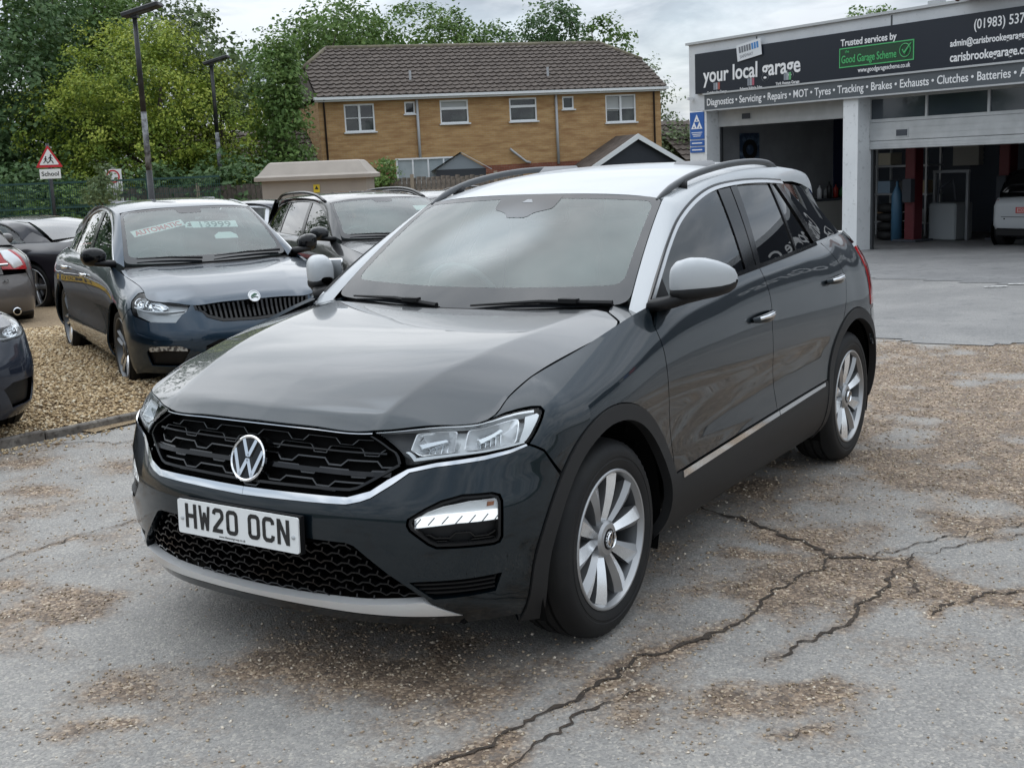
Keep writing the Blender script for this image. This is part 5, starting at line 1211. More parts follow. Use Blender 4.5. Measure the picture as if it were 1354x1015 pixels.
part('parapet_cap', ((X1 - 5.05) / 2, .06, top + .045), (X1 + 5.12, .24, .05), SILV)
part('pier', (-4.75, .23, 1.5), (.56, .46, 3.0), WALL2); part('pier', (-.355, .23, 1.5), (.37, .46, 3.0), WALL2); part('pier', (4.0, .23, 1.5), (.40, .46, 3.0), WALL2); part('pier', (8.4, .23, 1.5), (.6, .46, 3.0), WALL2); part('front_wall', (12.85, .23, 1.5), (8.3, .46, 3.0), WALL2)
part('side_wall', (-4.93, 4.9, 2.2), (.2, 8.8, 4.4), WALL2); part('end_wall', (X1 - .1, 4.9, 2.2), (.2, 8.8, 4.4), WALL2); part('back_wall', (6.0, 9.3, 2.2), (X1 + 5.0, .2, 4.4), INNER); part('roof_slab', (6.0, 4.75, 4.32), (X1 + 4.9, 9.0, .12), INNER)
part('floor', (6.0, 4.6, -.03), (X1 + 4.9, 9.2, .05), mat('workshop_floor', (.17, .165, .16), .55, noise=(1.2, (.11, .108, .105), .4, .62))); part('threshold', (2.0, -.12, -.012), (14, .3, .045), mat('threshold_concrete', (.34, .33, .31), .8))
for a in (-2.9, .60, 4.1): part('panel_joint', (a, -.003, 3.8), (.03, .012, 1.3), ALLOY_DK)
sb = part('signboard', (.95, -.045, 3.825), (11.4, .06, .87), NAVY); st = part('sign_strip', (1.4, -.03, 3.19), (11.75, .05, .33), STRIPG)
part('sign_trim', (1.4, -.05, 3.37), (11.8, .07, .035), SILV); part('sign_trim', (1.4, -.05, 3.010), (11.8, .07, .03), SILV)
def onf(x, z, y): return frame((x, y, z), (1, 0, 0), (0, 0, 1))
text_mesh('sign_lettering', 'your local garage', .45, LET, sb, onf(-4.47, 3.62, -.076), .004, bold=.008, sx=.93)
for x, z, s, col in ((-4.05, 3.46, 'Carisbrooke Garage', (.35, .10, .08)), (-3.0, 3.47, 'Safeway Vehicle Sales', (.38, .10, .14)), (-1.95, 3.50, 'York Avenue Garage', (.12, .36, .16))):
    text_mesh('sign_lettering', s, .085, LET, sb, onf(x, z - .10, -.076), .003, bold=.001, align='CENTER', sx=.9)
    for k in range(3): part('sign_logo', (x - .07 + .07 * k, -.078, z + .055), (.06, .006, .15), mat('logo_grey%d' % k, (.22 + .1 * k, .24 + .1 * k, .27 + .1 * k), .5) if k < 2 else mat('logo_' + s[:4], col, .5), sb)
text_mesh('sign_lettering', 'Trusted services by', .18, LET, sb, onf(-.55, 4.00, -.076), .004, bold=.003, sx=.93)
def rect_ring(x0, z0, x1, z1, w, y, m, parent, name):
    mb = MB()
    for c, d in ((((x0 + x1) / 2, y, z0), (x1 - x0 + w, .008, w)), (((x0 + x1) / 2, y, z1), (x1 - x0 + w, .008, w)), ((x0, y, (z0 + z1) / 2), (w, .0078, z1 - z0 - w)), ((x1, y, (z0 + z1) / 2), (w, .0078, z1 - z0 - w))): mb.box(c, d)
    return mb.obj(name, m, parent)
rect_ring(-.57, 3.60, 1.17, 3.95, .02, -.08, GREEN, sb, 'scheme_border'); part('scheme_ground', (.30, -.0765, 3.775), (1.72, .003, .34), mat('scheme_dark_green', (.008, .045, .018), .5), sb)
text_mesh('sign_lettering', 'the', .08, GREEN, sb, onf(-.44, 3.865, -.081), .004); text_mesh('sign_lettering', 'Good Garage Scheme', .205, GREEN, sb, onf(-.53, 3.675, -.081), .004, bold=.002, sx=.72)
mb = MB(); mb.tube([(.98 + .12 * math.cos(t), -.083, 3.78 + .12 * math.sin(t)) for t in np.linspace(0, 2 * math.pi, 28)], .008, 6); mb.tube([(.92, -.085, 3.80), (.97, -.085, 3.73), (1.11, -.085, 3.90)], [.012, .022, .010], 6); mb.obj('scheme_tick', GREEN, sb)
text_mesh('sign_lettering', 'www.goodgaragescheme.co.uk', .125, LET, sb, onf(-.12, 3.475, -.076), .003, bold=.001, sx=.78)
text_mesh('sign_lettering', '(01983) 537777', .235, LET, sb, onf(2.42, 3.99, -.076), .004, bold=.002, sx=.85)
text_mesh('sign_lettering', 'admin@carisbrookegarage.co.uk', .165, LET, sb, onf(1.95, 3.74, -.076), .004, bold=.003, sx=.82)
text_mesh('sign_lettering', 'carisbrookegarage.co.uk', .215, LET, sb, onf(1.95, 3.48, -.076), .004, bold=.004, sx=.84)
xx = -4.40
for wd in ('Diagnostics', 'Servicing', 'Repairs', 'MOT', 'Tyres', 'Tracking', 'Brakes', 'Exhausts', 'Clutches', 'Batteries', 'Air Con'):
    t_ = text_mesh('strip_lettering', wd, .215, LET, st, onf(xx, 3.115, -.057), .003, bold=.002, sx=.865); xx = max(v.co.x for v in t_.data.vertices) + .085
    if wd != 'Air Con': mb = MB(); mb.lathe([(0, -.006), (.026, -.005), (.026, 0)][::-1], 10, 'y', c=(xx, -.056, 3.19)); mb.obj('strip_dot', LET, st); xx += .085
part('upper_front', (11.7, .2, 4.8), (10.6, .4, .6), WALL)
sb2 = part('signboard', (11.7, -.04, 4.2), (10.5, .06, 1.35), NAVY); text_mesh('sign_lettering', 'Carisbrooke Garage', .66, LET, sb2, onf(7.0, 3.98, -.073), .004, bold=.01, sx=.9)
for k, c in enumerate(((.5, .06, .07), (.10, .16, .40), (.6, .6, .6))): part('sign_logo', (14.2 + .3 * k, -.075, 4.2), (.26, .01, .8), mat('bar%d' % k, c, .5))
# small panel hung askew over the board
mb = MB(); M = frame((-3.36, -.10, 3.97), (math.cos(R_(7)), 0, math.sin(R_(7))), (-.10, 0, 1)); q = [(0, 0), (.72, 0), (.72, .34), (0, .34)]
mb.prism(q, .012, M @ Vector((0, 0, 0)), M.to_3x3() @ Vector((1, 0, 0)), M.to_3x3() @ Vector((0, 1, 0))); pb = mb.obj('loose_sign', mat('loose_sign_white', (.66, .68, .70), .5)); pb.parent = WG
for k in range(8):
    m2 = MB(); cx = .07 + .075 * k; col = (.15, .16, .18) if k < 5 else (.06, .22, .5); m2.prism([(cx, .16), (cx + .055, .16), (cx + .055, .29), (cx, .29)], .003, M @ Vector((0, 0, .012)), M.to_3x3() @ Vector((1, 0, 0)), M.to_3x3() @ Vector((0, 1, 0))); m2.obj('loose_sign_bar', mat('bar_%s' % ('a' if k < 5 else 'b'), col, .5), pb)
text_mesh('loose_sign_lettering', 'SAFEWAY', .09, mat('bar_a'), pb, M @ Matrix.Translation((.08, .05, .0125)), .002)
# test station sign on the corner pier
ms = part('test_sign', (-4.77, -.012, 2.70), (.46, .02, .60), mat('mot_blue', (.02, .10, .36), .45)); 
mb = MB()
for cx, cz in ((-4.77, 2.86), (-4.86, 2.70), (-4.68, 2.70)):
    mb.prism([(cx - .095, cz - .075), (cx + .095, cz - .075), (cx, cz + .085)], .004, (0, -.0225, 0), (1, 0, 0), (0, 0, 1))
    mb.prism([(cx - .028, cz - .055), (cx + .028, cz - .055), (cx, cz - .008)], .001, (0, -.0267, 0), (1, 0, 0), (0, 0, 1), mi=1)
mb.obj('test_emblem', [LET, mat('mot_blue')], ms)
for k in range(3): part('test_text', (-4.77, -.0235, 2.545 - .04 * k), (.36 - .06 * k, .003, .016), LET, ms)
for z in (2.31, 2.16): s2 = part('test_sign_plate', (-4.77, -.012, z), (.46, .02, .12), mat('mot_blue')); part('test_text', (-4.77, -.0235, z), (.34, .003, .025), LET, s2)
# doors: sectional leaves partly up, in front of dark bays
def sect_door(x0, x1, zb, rows, glaz=None):
    d = empty('roller_door', ((x0 + x1) / 2, .36, zb), 0, WG); w = x1 - x0; z = 0
    for i, h in enumerate(rows):
        if glaz and i in glaz:
            n = max(1, int(round(w / 1.25))); pw = w / n
            mb = MB(); mb.box((0, 0, z + .03), (w, .05, .06)); mb.box((0, 0, z + h - .03), (w, .05, .06))
            for k in range(n + 1): mb.box((-w / 2 + pw * k, 0, z + h / 2), (.05, .051, h - .12))
            f = mb.obj('glazed_section', DOORM, d)
            for k in range(n): mb = MB(); mb.box((-w / 2 + pw * (k + .5), .01, z + h / 2), (pw - .05, .01, h - .12)); mb.obj('door_pane', mat('door_glass', (.03, .04, .05), .08, coat=.6), f)
        else:
            mb = MB(); mb.box((0, 0, z + h / 2), (w, .05, h - .006), bev=.012)
            for k in (1, 2): mb.box((0, -.024, z + h * k / 3), (w - .02, .012, .012))
            s = mb.obj('door_section', DOORM, d)
        z += h
    return d
d1 = sect_door(-4.47, -.54, 2.64, (.42,)); d2 = sect_door(-.17, 3.8, 2.00, (.16, .36, .50), {2}); d3 = sect_door(4.2, 8.1, 2.0, (.16, .36, .50), {2})
for d, x, z in ((d1, -1.05, .2), (d2, -1.2, .30)):
    mb = MB(); mb.box((x, -.03, z), (.30, .012, .16)); mb.box((x, -.037, z), (.26, .006, .12), mi=1); mb.obj('door_handle_recess', [DOORM, INDARK], d)
for x in (-4.44, -.57, -.14, 3.78): part('door_track', (x, .42, 1.35), (.05, .06, 2.7), ALLOY_DK)
part('camera_bracket', (-4.9, -.10, 3.3), (.06, .16, .06), LET)
# pitched tile roof behind the parapet further along
mb = MB(); mb.add([(2.2, -.25, 4.50), (6.4, -.25, 4.50), (6.4, 5.0, 6.6), (2.2, 5.0, 6.6)], [(0, 1, 2, 3)]); mb.obj('tiled_roof', mat('red_brown_tile', (.16, .075, .055), .8, noise=(5, (.11, .06, .05), .4, .6)), WG)
mb = MB()
for k in range(17): mb.tube([(2.25 + .25 * k, -.32, 4.52), (2.25 + .25 * k, .5, 4.85)], .06, 8)
mb.obj('eaves_tile', mat('red_brown_tile'), WG, smooth=True, kind='stuff')
mb = MB(); mb.box((.9, .9, 4.60), (.25, .2, .22)); mb.obj('roof_vent', SILV, WG)
# workshop contents
def W(name, label, cat, x, y, z=0, group=None): e = empty(name, WG.matrix_basis @ Vector((x, y, z)), R_(66)); tag(e, label, cat, group); return e
part('left_lining', (-4.81, 4.6, 2.1), (.03, 8.2, 4.2), INNER)
part('rear_partition', (6.0, 6.2, 2.1), (21.5, .1, 4.2), mat('partition_dark', (.10, .11, .13), .8)); RS = part('rear_shutter', (-.2, 6.12, 1.8), (3.6, .05, 3.6), mat('shutter_blue', (.045, .055, .075), .6))
for z in np.arange(.1, 3.6, .12): part('shutter_slat', (-.2, 6.085, z), (3.6, .03, .09), mat('shutter_blue'), RS)
t = W('wall_poster', 'dark tyre poster hanging on the pale left wall inside the workshop', 'poster', -4.77, 1.62, 1.78); part('poster_board', (0, 0, .36), (.02, .62, .72), mat('poster_blue', (.03, .05, .09), .4, noise=(6, (.14, .2, .28), .5, .65)), t); mb = MB(); mb.lathe([(.12, .012), (.22, .016), (.24, .012), (.22, .011), (.12, .011)], 24, 'x', c=(.0, 0, .34)); mb.obj('poster_tyre', RUBBER, t)
t = W('workbench', 'pale fronted workbench crowded with bottles along the left wall of the workshop', 'workbench', -4.45, 4.0); part('worktop', (0, 0, .86), (.66, 1.7, .05), INDARK, t); part('bench_front', (.29, 0, .42), (.04, 1.6, .82), mat('bench_cream', (.40, .39, .36), .7), t); part('leg', (-.25, -.75, .42), (.06, .06, .83), INDARK, t); part('leg', (-.25, .75, .42), (.06, .06, .83), INDARK, t)
for k in range(8):
    b = W('bottle', ['blue', 'white', 'black', 'grey', 'red', 'yellow', 'green', 'amber'][k] + ' plastic bottle on the workbench by the left workshop wall', 'bottle', -4.5 + .14 * (k % 3), 3.35 + .19 * k, .888, 'bottles on the workbench'); mb = MB(); h = .24 + .08 * (k % 3); mb.lathe([(0, 0), (.06, 0), (.06, h * .7), (.02, h * .85), (.02, h), (0, h)], 12, 'z'); mb.obj('bottle_body', mat('bottle%d' % k, [(.05, .1, .4), (.7, .7, .7), (.02, .02, .02), (.35, .35, .35), (.4, .04, .03), (.5, .4, .05), (.05, .3, .1), (.3, .15, .03)][k], .4), b, smooth=True)
t = W('tool_cabinet', 'black tool cabinet with drawers standing at the left wall under the tyre poster', 'cabinet', -4.5, 2.2); part('cabinet_body', (0, 0, .5), (.5, .7, .9), GLOSS_BK, t, .02)
for k in range(4): part('drawer', (.255, 0, .2 + .2 * k), (.02, .62, .17), mat('drawer_grey', (.06, .06, .065), .4), t)
t = W('banner', 'dark blue banner hanging near the back of the left workshop wall', 'banner', -4.76, 4.75, .95); part('banner_cloth', (0, 0, 1.1), (.02, .55, 2.2), mat('banner_navy', (.02, .03, .08), .6), t)
for i, (x, y) in enumerate(((-1.22, 3.05), (.28, 4.2))):
    t = W('lift_post', ['red lift column just right of the middle workshop pier', 'red lift column standing behind the white microcar'][i], 'lift', x, y); part('column', (0, 0, 1.7), (.26, .30, 3.4), mat('lift_red', (.11, .009, .015), .5), t, .02); part('base_plate', (0, 0, .02), (.6, .6, .04), INDARK, t); part('carriage', (.02, -.2, 1.1), (.22, .14, .5), INDARK, t)
t = W('stacked_tyres', 'stack of used tyres beside the red column near the pier', 'tyres', -2.0, 3.3)
mb = MB()
for k in range(4): mb = MB(); mb.lathe([(.17, .0), (.32, .02), (.33, .1), (.32, .18), (.17, .2)], 24, 'z', c=(.01 * (k % 2), 0, .2 * k)); mb.obj('tyre', RUBBER, t, smooth=True)
t = W('storage_rack', 'metal rack of boxes deep in the right workshop bay', 'rack', -2.6, 4.6)
for x in (-.7, .7):
    for y in (-.25, .25): part('upright', (x, y, 1.0), (.05, .05, 2.0), SILV, t)
for z in (.3, .95, 1.6): part('shelf', (0, 0, z), (1.5, .55, .04), SILV, t)
for k in range(7):
    b = W('stock_box', ['brown', 'white', 'grey', 'pale blue', 'dark', 'tan', 'cream'][k] + ' box on the metal rack deep in the workshop', 'box', -2.6 - .5 + .5 * (k % 3), 4.55, (.32, .97, 1.62)[k // 3], 'boxes on the rack'); part('carton', (0, 0, .15), (.36, .4, .28), mat('carton%d' % k, [(.3, .2, .11), (.6, .6, .58), (.3, .3, .3), (.3, .4, .5), (.06, .06, .06), (.35, .27, .17), (.5, .46, .36)][k], .8), b)
t = W('wall_cabinet', 'pale cabinet hanging on the dark partition behind the grey machine', 'cabinet', -2.0, 6.02, 1.55); part('cabinet_body', (0, 0, .5), (.7, .25, 1.0), mat('cab_cream', (.45, .43, .38), .6), t)
t = W('parts_washer', 'grey machine with an open pale frame between the red columns', 'machine', -.75, 3.7)
part('machine_body', (0, 0, .40), (.7, .6, .8), mat('machine_grey', (.25, .27, .28), .5), t, .03); part('frame_post', (-.42, 0, .72), (.06, .06, 1.44), INNER, t); part('frame_post', (.42, 0, .72), (.06, .06, 1.44), INNER, t); part('frame_rail', (0, 0, 1.47), (.92, .06, .06), INNER, t)
mb = MB(); mb.tube([(-.2, -.2, .8), (-.25, -.1, 1.1), (.05, 0, 1.3), (.2, -.1, .85)], .03, 8); mb.obj('hose', INDARK, t, smooth=True)
t = W('gas_bottle', 'blue gas cylinder standing left of the red lift column', 'gas cylinder', -1.62, 3.0); mb = MB(); mb.lathe([(0, 0), (.12, 0), (.12, 1.0), (.06, 1.15), (.03, 1.2), (.03, 1.3), (0, 1.3)], 16, 'z'); mb.obj('cylinder_body', mat('cyl_blue', (.06, .15, .24), .4), t, smooth=True)
t = W('waste_drum', 'pale grey drum standing in front of the workshop back partition', 'drum', -.1, 5.4); mb = MB(); mb.lathe([(0, 0), (.28, 0), (.29, .28), (.28, .29), (.29, .58), (.28, .86), (0, .86)], 20, 'z'); mb.obj('drum_body', mat('drum_grey', (.35, .36, .36), .5), t, smooth=True)
# ------------------------------------------------------------------ brick house
HS = empty('brick_house', (-29.3, -26.37, -.95), R_(141)); HS.rotation_euler = (0, R_(-.55), R_(141)); HS.scale = (.905, 1, 1); tag(HS, 'long yellow brick house with a dark tiled roof', 'house')
def brick_mat(name, c1, c2, c3, mortar, scale=1.0):
    m = bpy.data.materials.new(name); m.use_nodes = True; nt = m.node_tree; b = nt.nodes['Principled BSDF']; L = nt.links.new
    tc = nt.nodes.new('ShaderNodeTexCoord'); sp = nt.nodes.new('ShaderNodeSeparateXYZ'); L(tc.outputs['Object'], sp.inputs[0]); ad = nt.nodes.new('ShaderNodeMath'); L(sp.outputs[0], ad.inputs[0]); L(sp.outputs[1], ad.inputs[1]); cb = nt.nodes.new('ShaderNodeCombineXYZ'); L(ad.outputs[0], cb.inputs[0]); L(sp.outputs[2], cb.inputs[1])
    br = nt.nodes.new('ShaderNodeTexBrick'); L(cb.outputs[0], br.inputs['Vector']); br.inputs['Scale'].default_value = 1; br.inputs['Brick Width'].default_value = .225; br.inputs['Row Height'].default_value = .075; br.inputs['Mortar Size'].default_value = .006
    br.inputs['Color1'].default_value = (*c1, 1); br.inputs['Color2'].default_value = (*c2, 1); br.inputs['Mortar'].default_value = (*mortar, 1); br.inputs['Bias'].default_value = 0
    n = nt.nodes.new('ShaderNodeTexNoise'); n.inputs['Scale'].default_value = 2.2; n.inputs['Detail'].default_value = 5; mp = nt.nodes.new('ShaderNodeMapping'); mp.inputs['Scale'].default_value = (.5, 3.0, 1); L(cb.outputs[0], mp.inputs[0]); L(mp.outputs[0], n.inputs['Vector'])
    r = nt.nodes.new('ShaderNodeMapRange'); r.inputs[1].default_value = .42; r.inputs[2].default_value = .7; L(n.outputs[0], r.inputs[0]); x = nt.nodes.new('ShaderNodeMix'); x.data_type = 'RGBA'; L(r.outputs[0], x.inputs[0]); L(br.outputs[0], x.inputs['A']); x.inputs['B'].default_value = (*c3, 1); L(x.outputs['Result'], b.inputs['Base Color']); b.inputs['Roughness'].default_value = .9
    bp = nt.nodes.new('ShaderNodeBump'); bp.inputs['Strength'].default_value = .5; bp.inputs['Distance'].default_value = .01; bp.invert = True; L(br.outputs['Fac'], bp.inputs['Height']); L(bp.outputs[0], b.inputs['Normal']); return m
BRICK = brick_mat('buff_brick', (.42, .245, .105), (.50, .31, .14), (.31, .17, .075), (.42, .33, .20)); RBRICK = brick_mat('red_brick', (.20, .06, .035), (.26, .085, .05), (.15, .05, .03), (.25, .2, .15))
UPVC = mat('upvc_white', (.74, .75, .75), .4); WPANE = mat('window_pane', (.012, .016, .018), .04, coat=.7, noise=(1.6, (.05, .06, .055), .45, .7)); BLIND = mat('net_curtain', (.42, .43, .42), .9); TILE = mat('roof_tile', (.072, .055, .045), .85, noise=(3.5, (.118, .094, .078), .38, .62), wear=(30, (.045, .039, .036), .5, .72), bump=(60, .4, .006)); PIPEM = mat('pipe_grey', (.42, .43, .44), .5); PIPED = mat('pipe_dark', (.05, .035, .03), .5)
def hp(name, c, d, m, parent=None, bev=0): mb = MB(); mb.box(c, d, bev=bev); return mb.obj(name, m, parent or HS)
HZ = 5.0
def wall_open(L, H, wins, depth=.1):
    mb = MB(); xs = sorted({0, L} | {a for w in wins for a in (w[0], w[1])}); zs = sorted({0, H} | {a for w in wins for a in (w[2], w[3])})
    for a, b in zip(xs[:-1], xs[1:]):
        for c, d in zip(zs[:-1], zs[1:]):
            cx, cz = (a + b) / 2, (c + d) / 2
            if any(w[0] < cx < w[1] and w[2] < cz < w[3] for w in wins): continue
            mb.add([(a, 0, c), (b, 0, c), (b, 0, d), (a, 0, d)], [(0, 1, 2, 3)])
    for w in wins:
        a, b, c, d = w[:4]; mb.add([(a, 0, c), (b, 0, c), (b, depth, c), (a, depth, c)], [(0, 1, 2, 3)][::1]); mb.add([(a, 0, d), (b, 0, d), (b, depth, d), (a, depth, d)], [(3, 2, 1, 0)]); mb.add([(a, 0, c), (a, 0, d), (a, depth, d), (a, depth, c)], [(3, 2, 1, 0)]); mb.add([(b, 0, c), (b, 0, d), (b, depth, d), (b, depth, c)], [(0, 1, 2, 3)])
    return mb
wins = [(1.0, 2.22, 3.89, 4.88, 'side'), (3.46, 3.90, 4.46, 4.90, 'small'), (4.93, 6.13, 4.06, 4.91, 'top'), (7.90, 9.10, 4.04, 4.90, 'top'), (10.25, 10.76, 4.42, 4.90, 'small'), (12.2, 13.6, 3.85, 4.90, 'side')]
wb_ = wall_open(14.75, HZ + .02, wins); o = wb_.obj('wall', BRICK, HS); o.location = (.12, 0, 0)
for nm, c, d in (('end_wall', (.12, 3.5, 2.5), (.02, 7, 5.0)), ('end_wall', (14.88, 3.5, 2.5), (.02, 7, 5.0)), ('rear_wall', (7.5, 7.0, 2.5), (14.7, .02, 5))): hp(nm, c, d, BRICK)
hp('plinth_band', (7.5, -.012, 2.33), (14.76, .02, .30), RBRICK)
for x0, x1, z0, z1, kd in wins:
    w = empty('window', (x0 + .12, .05, z0), 0, HS); W_, H_ = x1 - x0, z1 - z0
    mb = MB(); f = .06
    for c, d in (((W_ / 2, 0, f / 2), (W_, .07, f)), ((W_ / 2, 0, H_ - f / 2), (W_, .07, f)), ((f / 2, 0, H_ / 2), (f, .069, H_ - 2 * f)), ((W_ - f / 2, 0, H_ / 2), (f, .069, H_ - 2 * f))): mb.box(c, d)
    if kd == 'side': mb.box((W_ / 2, -.005, H_ / 2), (.09, .075, H_ - 2 * f)); mb.box((W_ * .76, -.005, H_ * .5), (W_ * .44, .075, .03)); mb.box((W_ * .25, -.005, H_ * .5), (W_ * .44, .075, .025))
    if kd == 'top': mb.box((W_ / 2, -.008, H_ * .64), (W_ - .1, .085, .09))
    mb.obj('frame', UPVC, w)
    m2 = MB(); m2.box((W_ / 2, .045, H_ / 2), (W_ - .08, .01, H_ - .08)); m2.obj('pane', WPANE, w)
    if kd == 'top' and x0 < 6: m3 = MB(); m3.box((W_ / 2, .04, H_ * .80), (W_ - .12, .012, H_ * .26)); m3.obj('blind', BLIND, w)
    if x0 > 12: m3 = MB(); m3.box((W_ * .25, .038, H_ * .68), (W_ * .42, .012, H_ * .5)); m3.box((W_ * .75, .038, H_ * .72), (W_ * .42, .012, H_ * .4)); m3.obj('curtain', BLIND, w)
    m4 = MB(); m4.box((W_ / 2, -.07, -.02), (W_ + .12, .14, .045)); m4.obj('sill', UPVC, w)
for k, x in enumerate((4.08, 10.06)):
    mb = MB(); mb.tube([(x, -.08, 2.4), (x, -.08, HZ - .05)], .055, 10); mb.obj('soil_pipe', PIPEM, HS, smooth=True)
    mb = MB(); mb.tube([(x + .02, .75, 5.45), (x + .02, .75, 6.05)], .05, 10); mb.box((x + .02, .62, 5.47), (.42, .3, .03)); mb.obj('vent_pipe', PIPEM, HS)
for x in (.33, 14.55): mb = MB(); mb.tube([(x, -.06, 2.0), (x, -.06, HZ - .05), (x - .02, -.25, HZ + .05)], .04, 8); mb.obj('downpipe', PIPED, HS, smooth=True)
mb = MB(); mb.tube([(7.95, -.05, 3.05), (8.05, -.1, 2.95), (8.6, -.1, 2.55), (8.8, -.1, 2.5)], .045, 8); mb.obj('waste_pipe', PIPEM, HS, smooth=True)
hp('gutter', (7.5, -.32, HZ + .08), (15.2, .12, .09), UPVC); hp('fascia_board', (7.5, -.24, HZ + .06), (15.1, .03, .18), UPVC); hp('soffit', (7.5, -.12, HZ - .01), (15.0, .26, .02), UPVC)
# roof: courses of rolled tiles as one raised surface, clipped corners at both ends
def tile_roof(name, L, e0, run, rise, rows, pitch, clip, parent, m, x_off=0, y0=-.34, rolls=.30):
    sl = math.hypot(run, rise); ux, uz = run / sl, rise / sl; V = []; F = []; nx = int(L / rolls * 5)
    for r in range(rows):
        t0, t1 = sl * r / rows, sl * (r + 1) / rows + .02; c0 = clip(r / rows); c1 = clip((r + 1) / rows); cc = max(c0, c1) * .5 + min(c0, c1) * .5
        b = len(V); a0, a1 = cc, L - cc
        for i in range(nx + 1):
            x = a0 + (a1 - a0) * i / nx; ph = 2 * math.pi * (x / rolls + .5 * (r % 2) * 0); h = .045 * max(0, math.cos(ph)) + .008 * math.cos(ph + 2); jit_ = .004 * math.sin(91.7 * r + 13.1 * int(x / rolls))
            for t, hh in ((t0, h + .0), (t0, h + .055 + jit_), (t1, h + .004)): V.append((x + x_off, y0 + ux * t - uz * hh, e0 + uz * t + ux * hh))
            if i:
                q = b + 3 * i; F += [(q - 3, q, q + 1, q - 2), (q - 2, q + 1, q + 2, q - 1)]
    return mesh_obj(name, V, F, m, parent, smooth=False, kind='stuff')
clipf = lambda t: 0 if t < .60 else (t - .60) / .40 * 1.28
tile_roof('roof_tiles', 15.0, HZ + .12, 3.8, 2.02, 13, .3, clipf, HS, TILE)
mb = MB(); mb.add([(0, 7.3, HZ + .12), (15, 7.3, HZ + .12), (13.7, 3.5, HZ + 2.12), (1.3, 3.5, HZ + 2.12)], [(0, 1, 2, 3)]); mb.add([(0, -.3, HZ + .12), (0, 7.3, HZ + .12), (0, 5.0, HZ + 1.3), (1.3, 3.5, HZ + 2.12), (0, 2.0, HZ + 1.3)], [(0, 1, 2, 3, 4)]); mb.add([(15, -.3, HZ + .12), (15, 7.3, HZ + .12), (15, 5.0, HZ + 1.3), (13.7, 3.5, HZ + 2.12), (15, 2.0, HZ + 1.3)], [(4, 3, 2, 1, 0)]); mb.obj('rear_roof', TILE, HS)
RIDGE = mat('ridge_tile', (.12, .10, .075), .9, noise=(4, (.17, .15, .10), .4, .6))
mb = MB(); mb.tube([(1.25, 3.47, HZ + 2.15), (13.75, 3.47, HZ + 2.15)], .11, 8); mb.tube([(-.02, 1.9, HZ + 1.34), (1.25, 3.45, HZ + 2.15)], .09, 8); mb.tube([(15.02, 1.9, HZ + 1.34), (13.75, 3.45, HZ + 2.15)], .09, 8); mb.obj('ridge_tiles', RIDGE, HS, smooth=True, kind='stuff')
# porch gable at the right end of the house
pg = empty('porch', (12.75, -1.9, -.38), 0, HS); mb = MB(); mb.add([(-2.0, 0, 2.55), (2.0, 0, 2.55), (0, 0, 3.55)], [(0, 1, 2)]); mb.add([(-2.0, .0, 0), (2.0, 0, 0), (2.0, 0, 2.55), (-2.0, 0, 2.55)], [(0, 1, 2, 3)]); mb.obj('gable_wall', mat('dark_boarding', (.018, .022, .03), .6), pg)
mb = MB()
for s in (1, -1):
    mb.add([(0, -.15, 3.72), (s * 2.3, -.15, 2.52), (s * 2.3, 1.95, 2.52), (0, 1.95, 3.72)], [(0, 1, 2, 3)] if s < 0 else [(3, 2, 1, 0)])
mb.obj('porch_roof', TILE, pg)
mb = MB()
for s in (1, -1): mb.prism([(0, 3.74), (s * 2.32, 2.52), (s * 2.32, 2.34), (0, 3.54)][::s], .04, (0, -.16, 0), (1, 0, 0), (0, 0, 1))
mb.obj('bargeboard', UPVC, pg)
# lean building at the left of the house
LB = empty('low_building', (-29.3 - .6, -26.37 - .3, -.95), R_(150.4)); tag(LB, 'low red brick annexe with a tiled roof beside the yellow brick house', 'annexe')
mb = MB(); mb.box((-2.7, 2.2, 1.35), (5.6, 4.0, 2.7)); mb.obj('wall', RBRICK, LB)
tile_roof('roof_tiles', 5.8, 2.75, 2.4, 1.35, 8, .3, lambda t: 0, LB, TILE, x_off=-5.7, y0=-.05)
mb = MB(); mb.box((-3.6, -.5, 2.55), (6.6, .9, .28)); mb.obj('flat_canopy', mat('felt_brown', (.10, .075, .06), .8), LB)
RB = empty('garage_annexe', (-29.3 - 13.4, -26.37 + 8.2, -.95), R_(150.4)); tag(RB, 'low building with a dark tiled roof at the right of the brick house', 'annexe')
mb = MB(); mb.box((2.5, 2.5, 1.2), (5, 4.5, 2.4)); mb.obj('wall', BRICK, RB); tile_roof('roof_tiles', 5.2, 2.4, 2.6, 1.7, 8, .3, lambda t: 0, RB, TILE, x_off=-.1, y0=.05)
# kiosk, garden buildings, fences
BEI = mat('kiosk_beige', (.36, .315, .27), .6, noise=(1.5, (.32, .28, .24), .4, .62))
KD = Vector((-20.351 + 18.8, -16.777 + 19.199, 0)); KA = math.atan2(KD.y, KD.x)
KK = empty('substation_kiosk', (-18.8, -19.2, -.84), KA); tag(KK, 'beige utility kiosk with a sloped lid and a yellow warning sign', 'kiosk')
kl = KD.length
mb = MB(); mb.box((kl / 2, .95, 1.13), (kl - .22, 1.8, 2.26)); mb.obj('kiosk_body', BEI, KK)
mb = MB()
ring = lambda z, a: [(-.02 + a, -.12 + a, z), (kl + .02 - a, -.12 + a, z), (kl + .02 - a, 2.0 - a, z), (-.02 + a, 2.0 - a, z)]
V, F = loft([ring(2.24, .02), ring(2.25, -.02), ring(2.34, -.02), ring(2.39, .06), ring(2.68, .30), ring(2.71, .36)]); mb.add(V, F); mb.obj('kiosk_lid', BEI, KK)
for x in (.9, 1.55): mb = MB(); mb.box((x, .035, 1.02), (.012, .02, 1.8)); mb.obj('door_joint', mat('kiosk_gap', (.12, .10, .09), .8), KK)
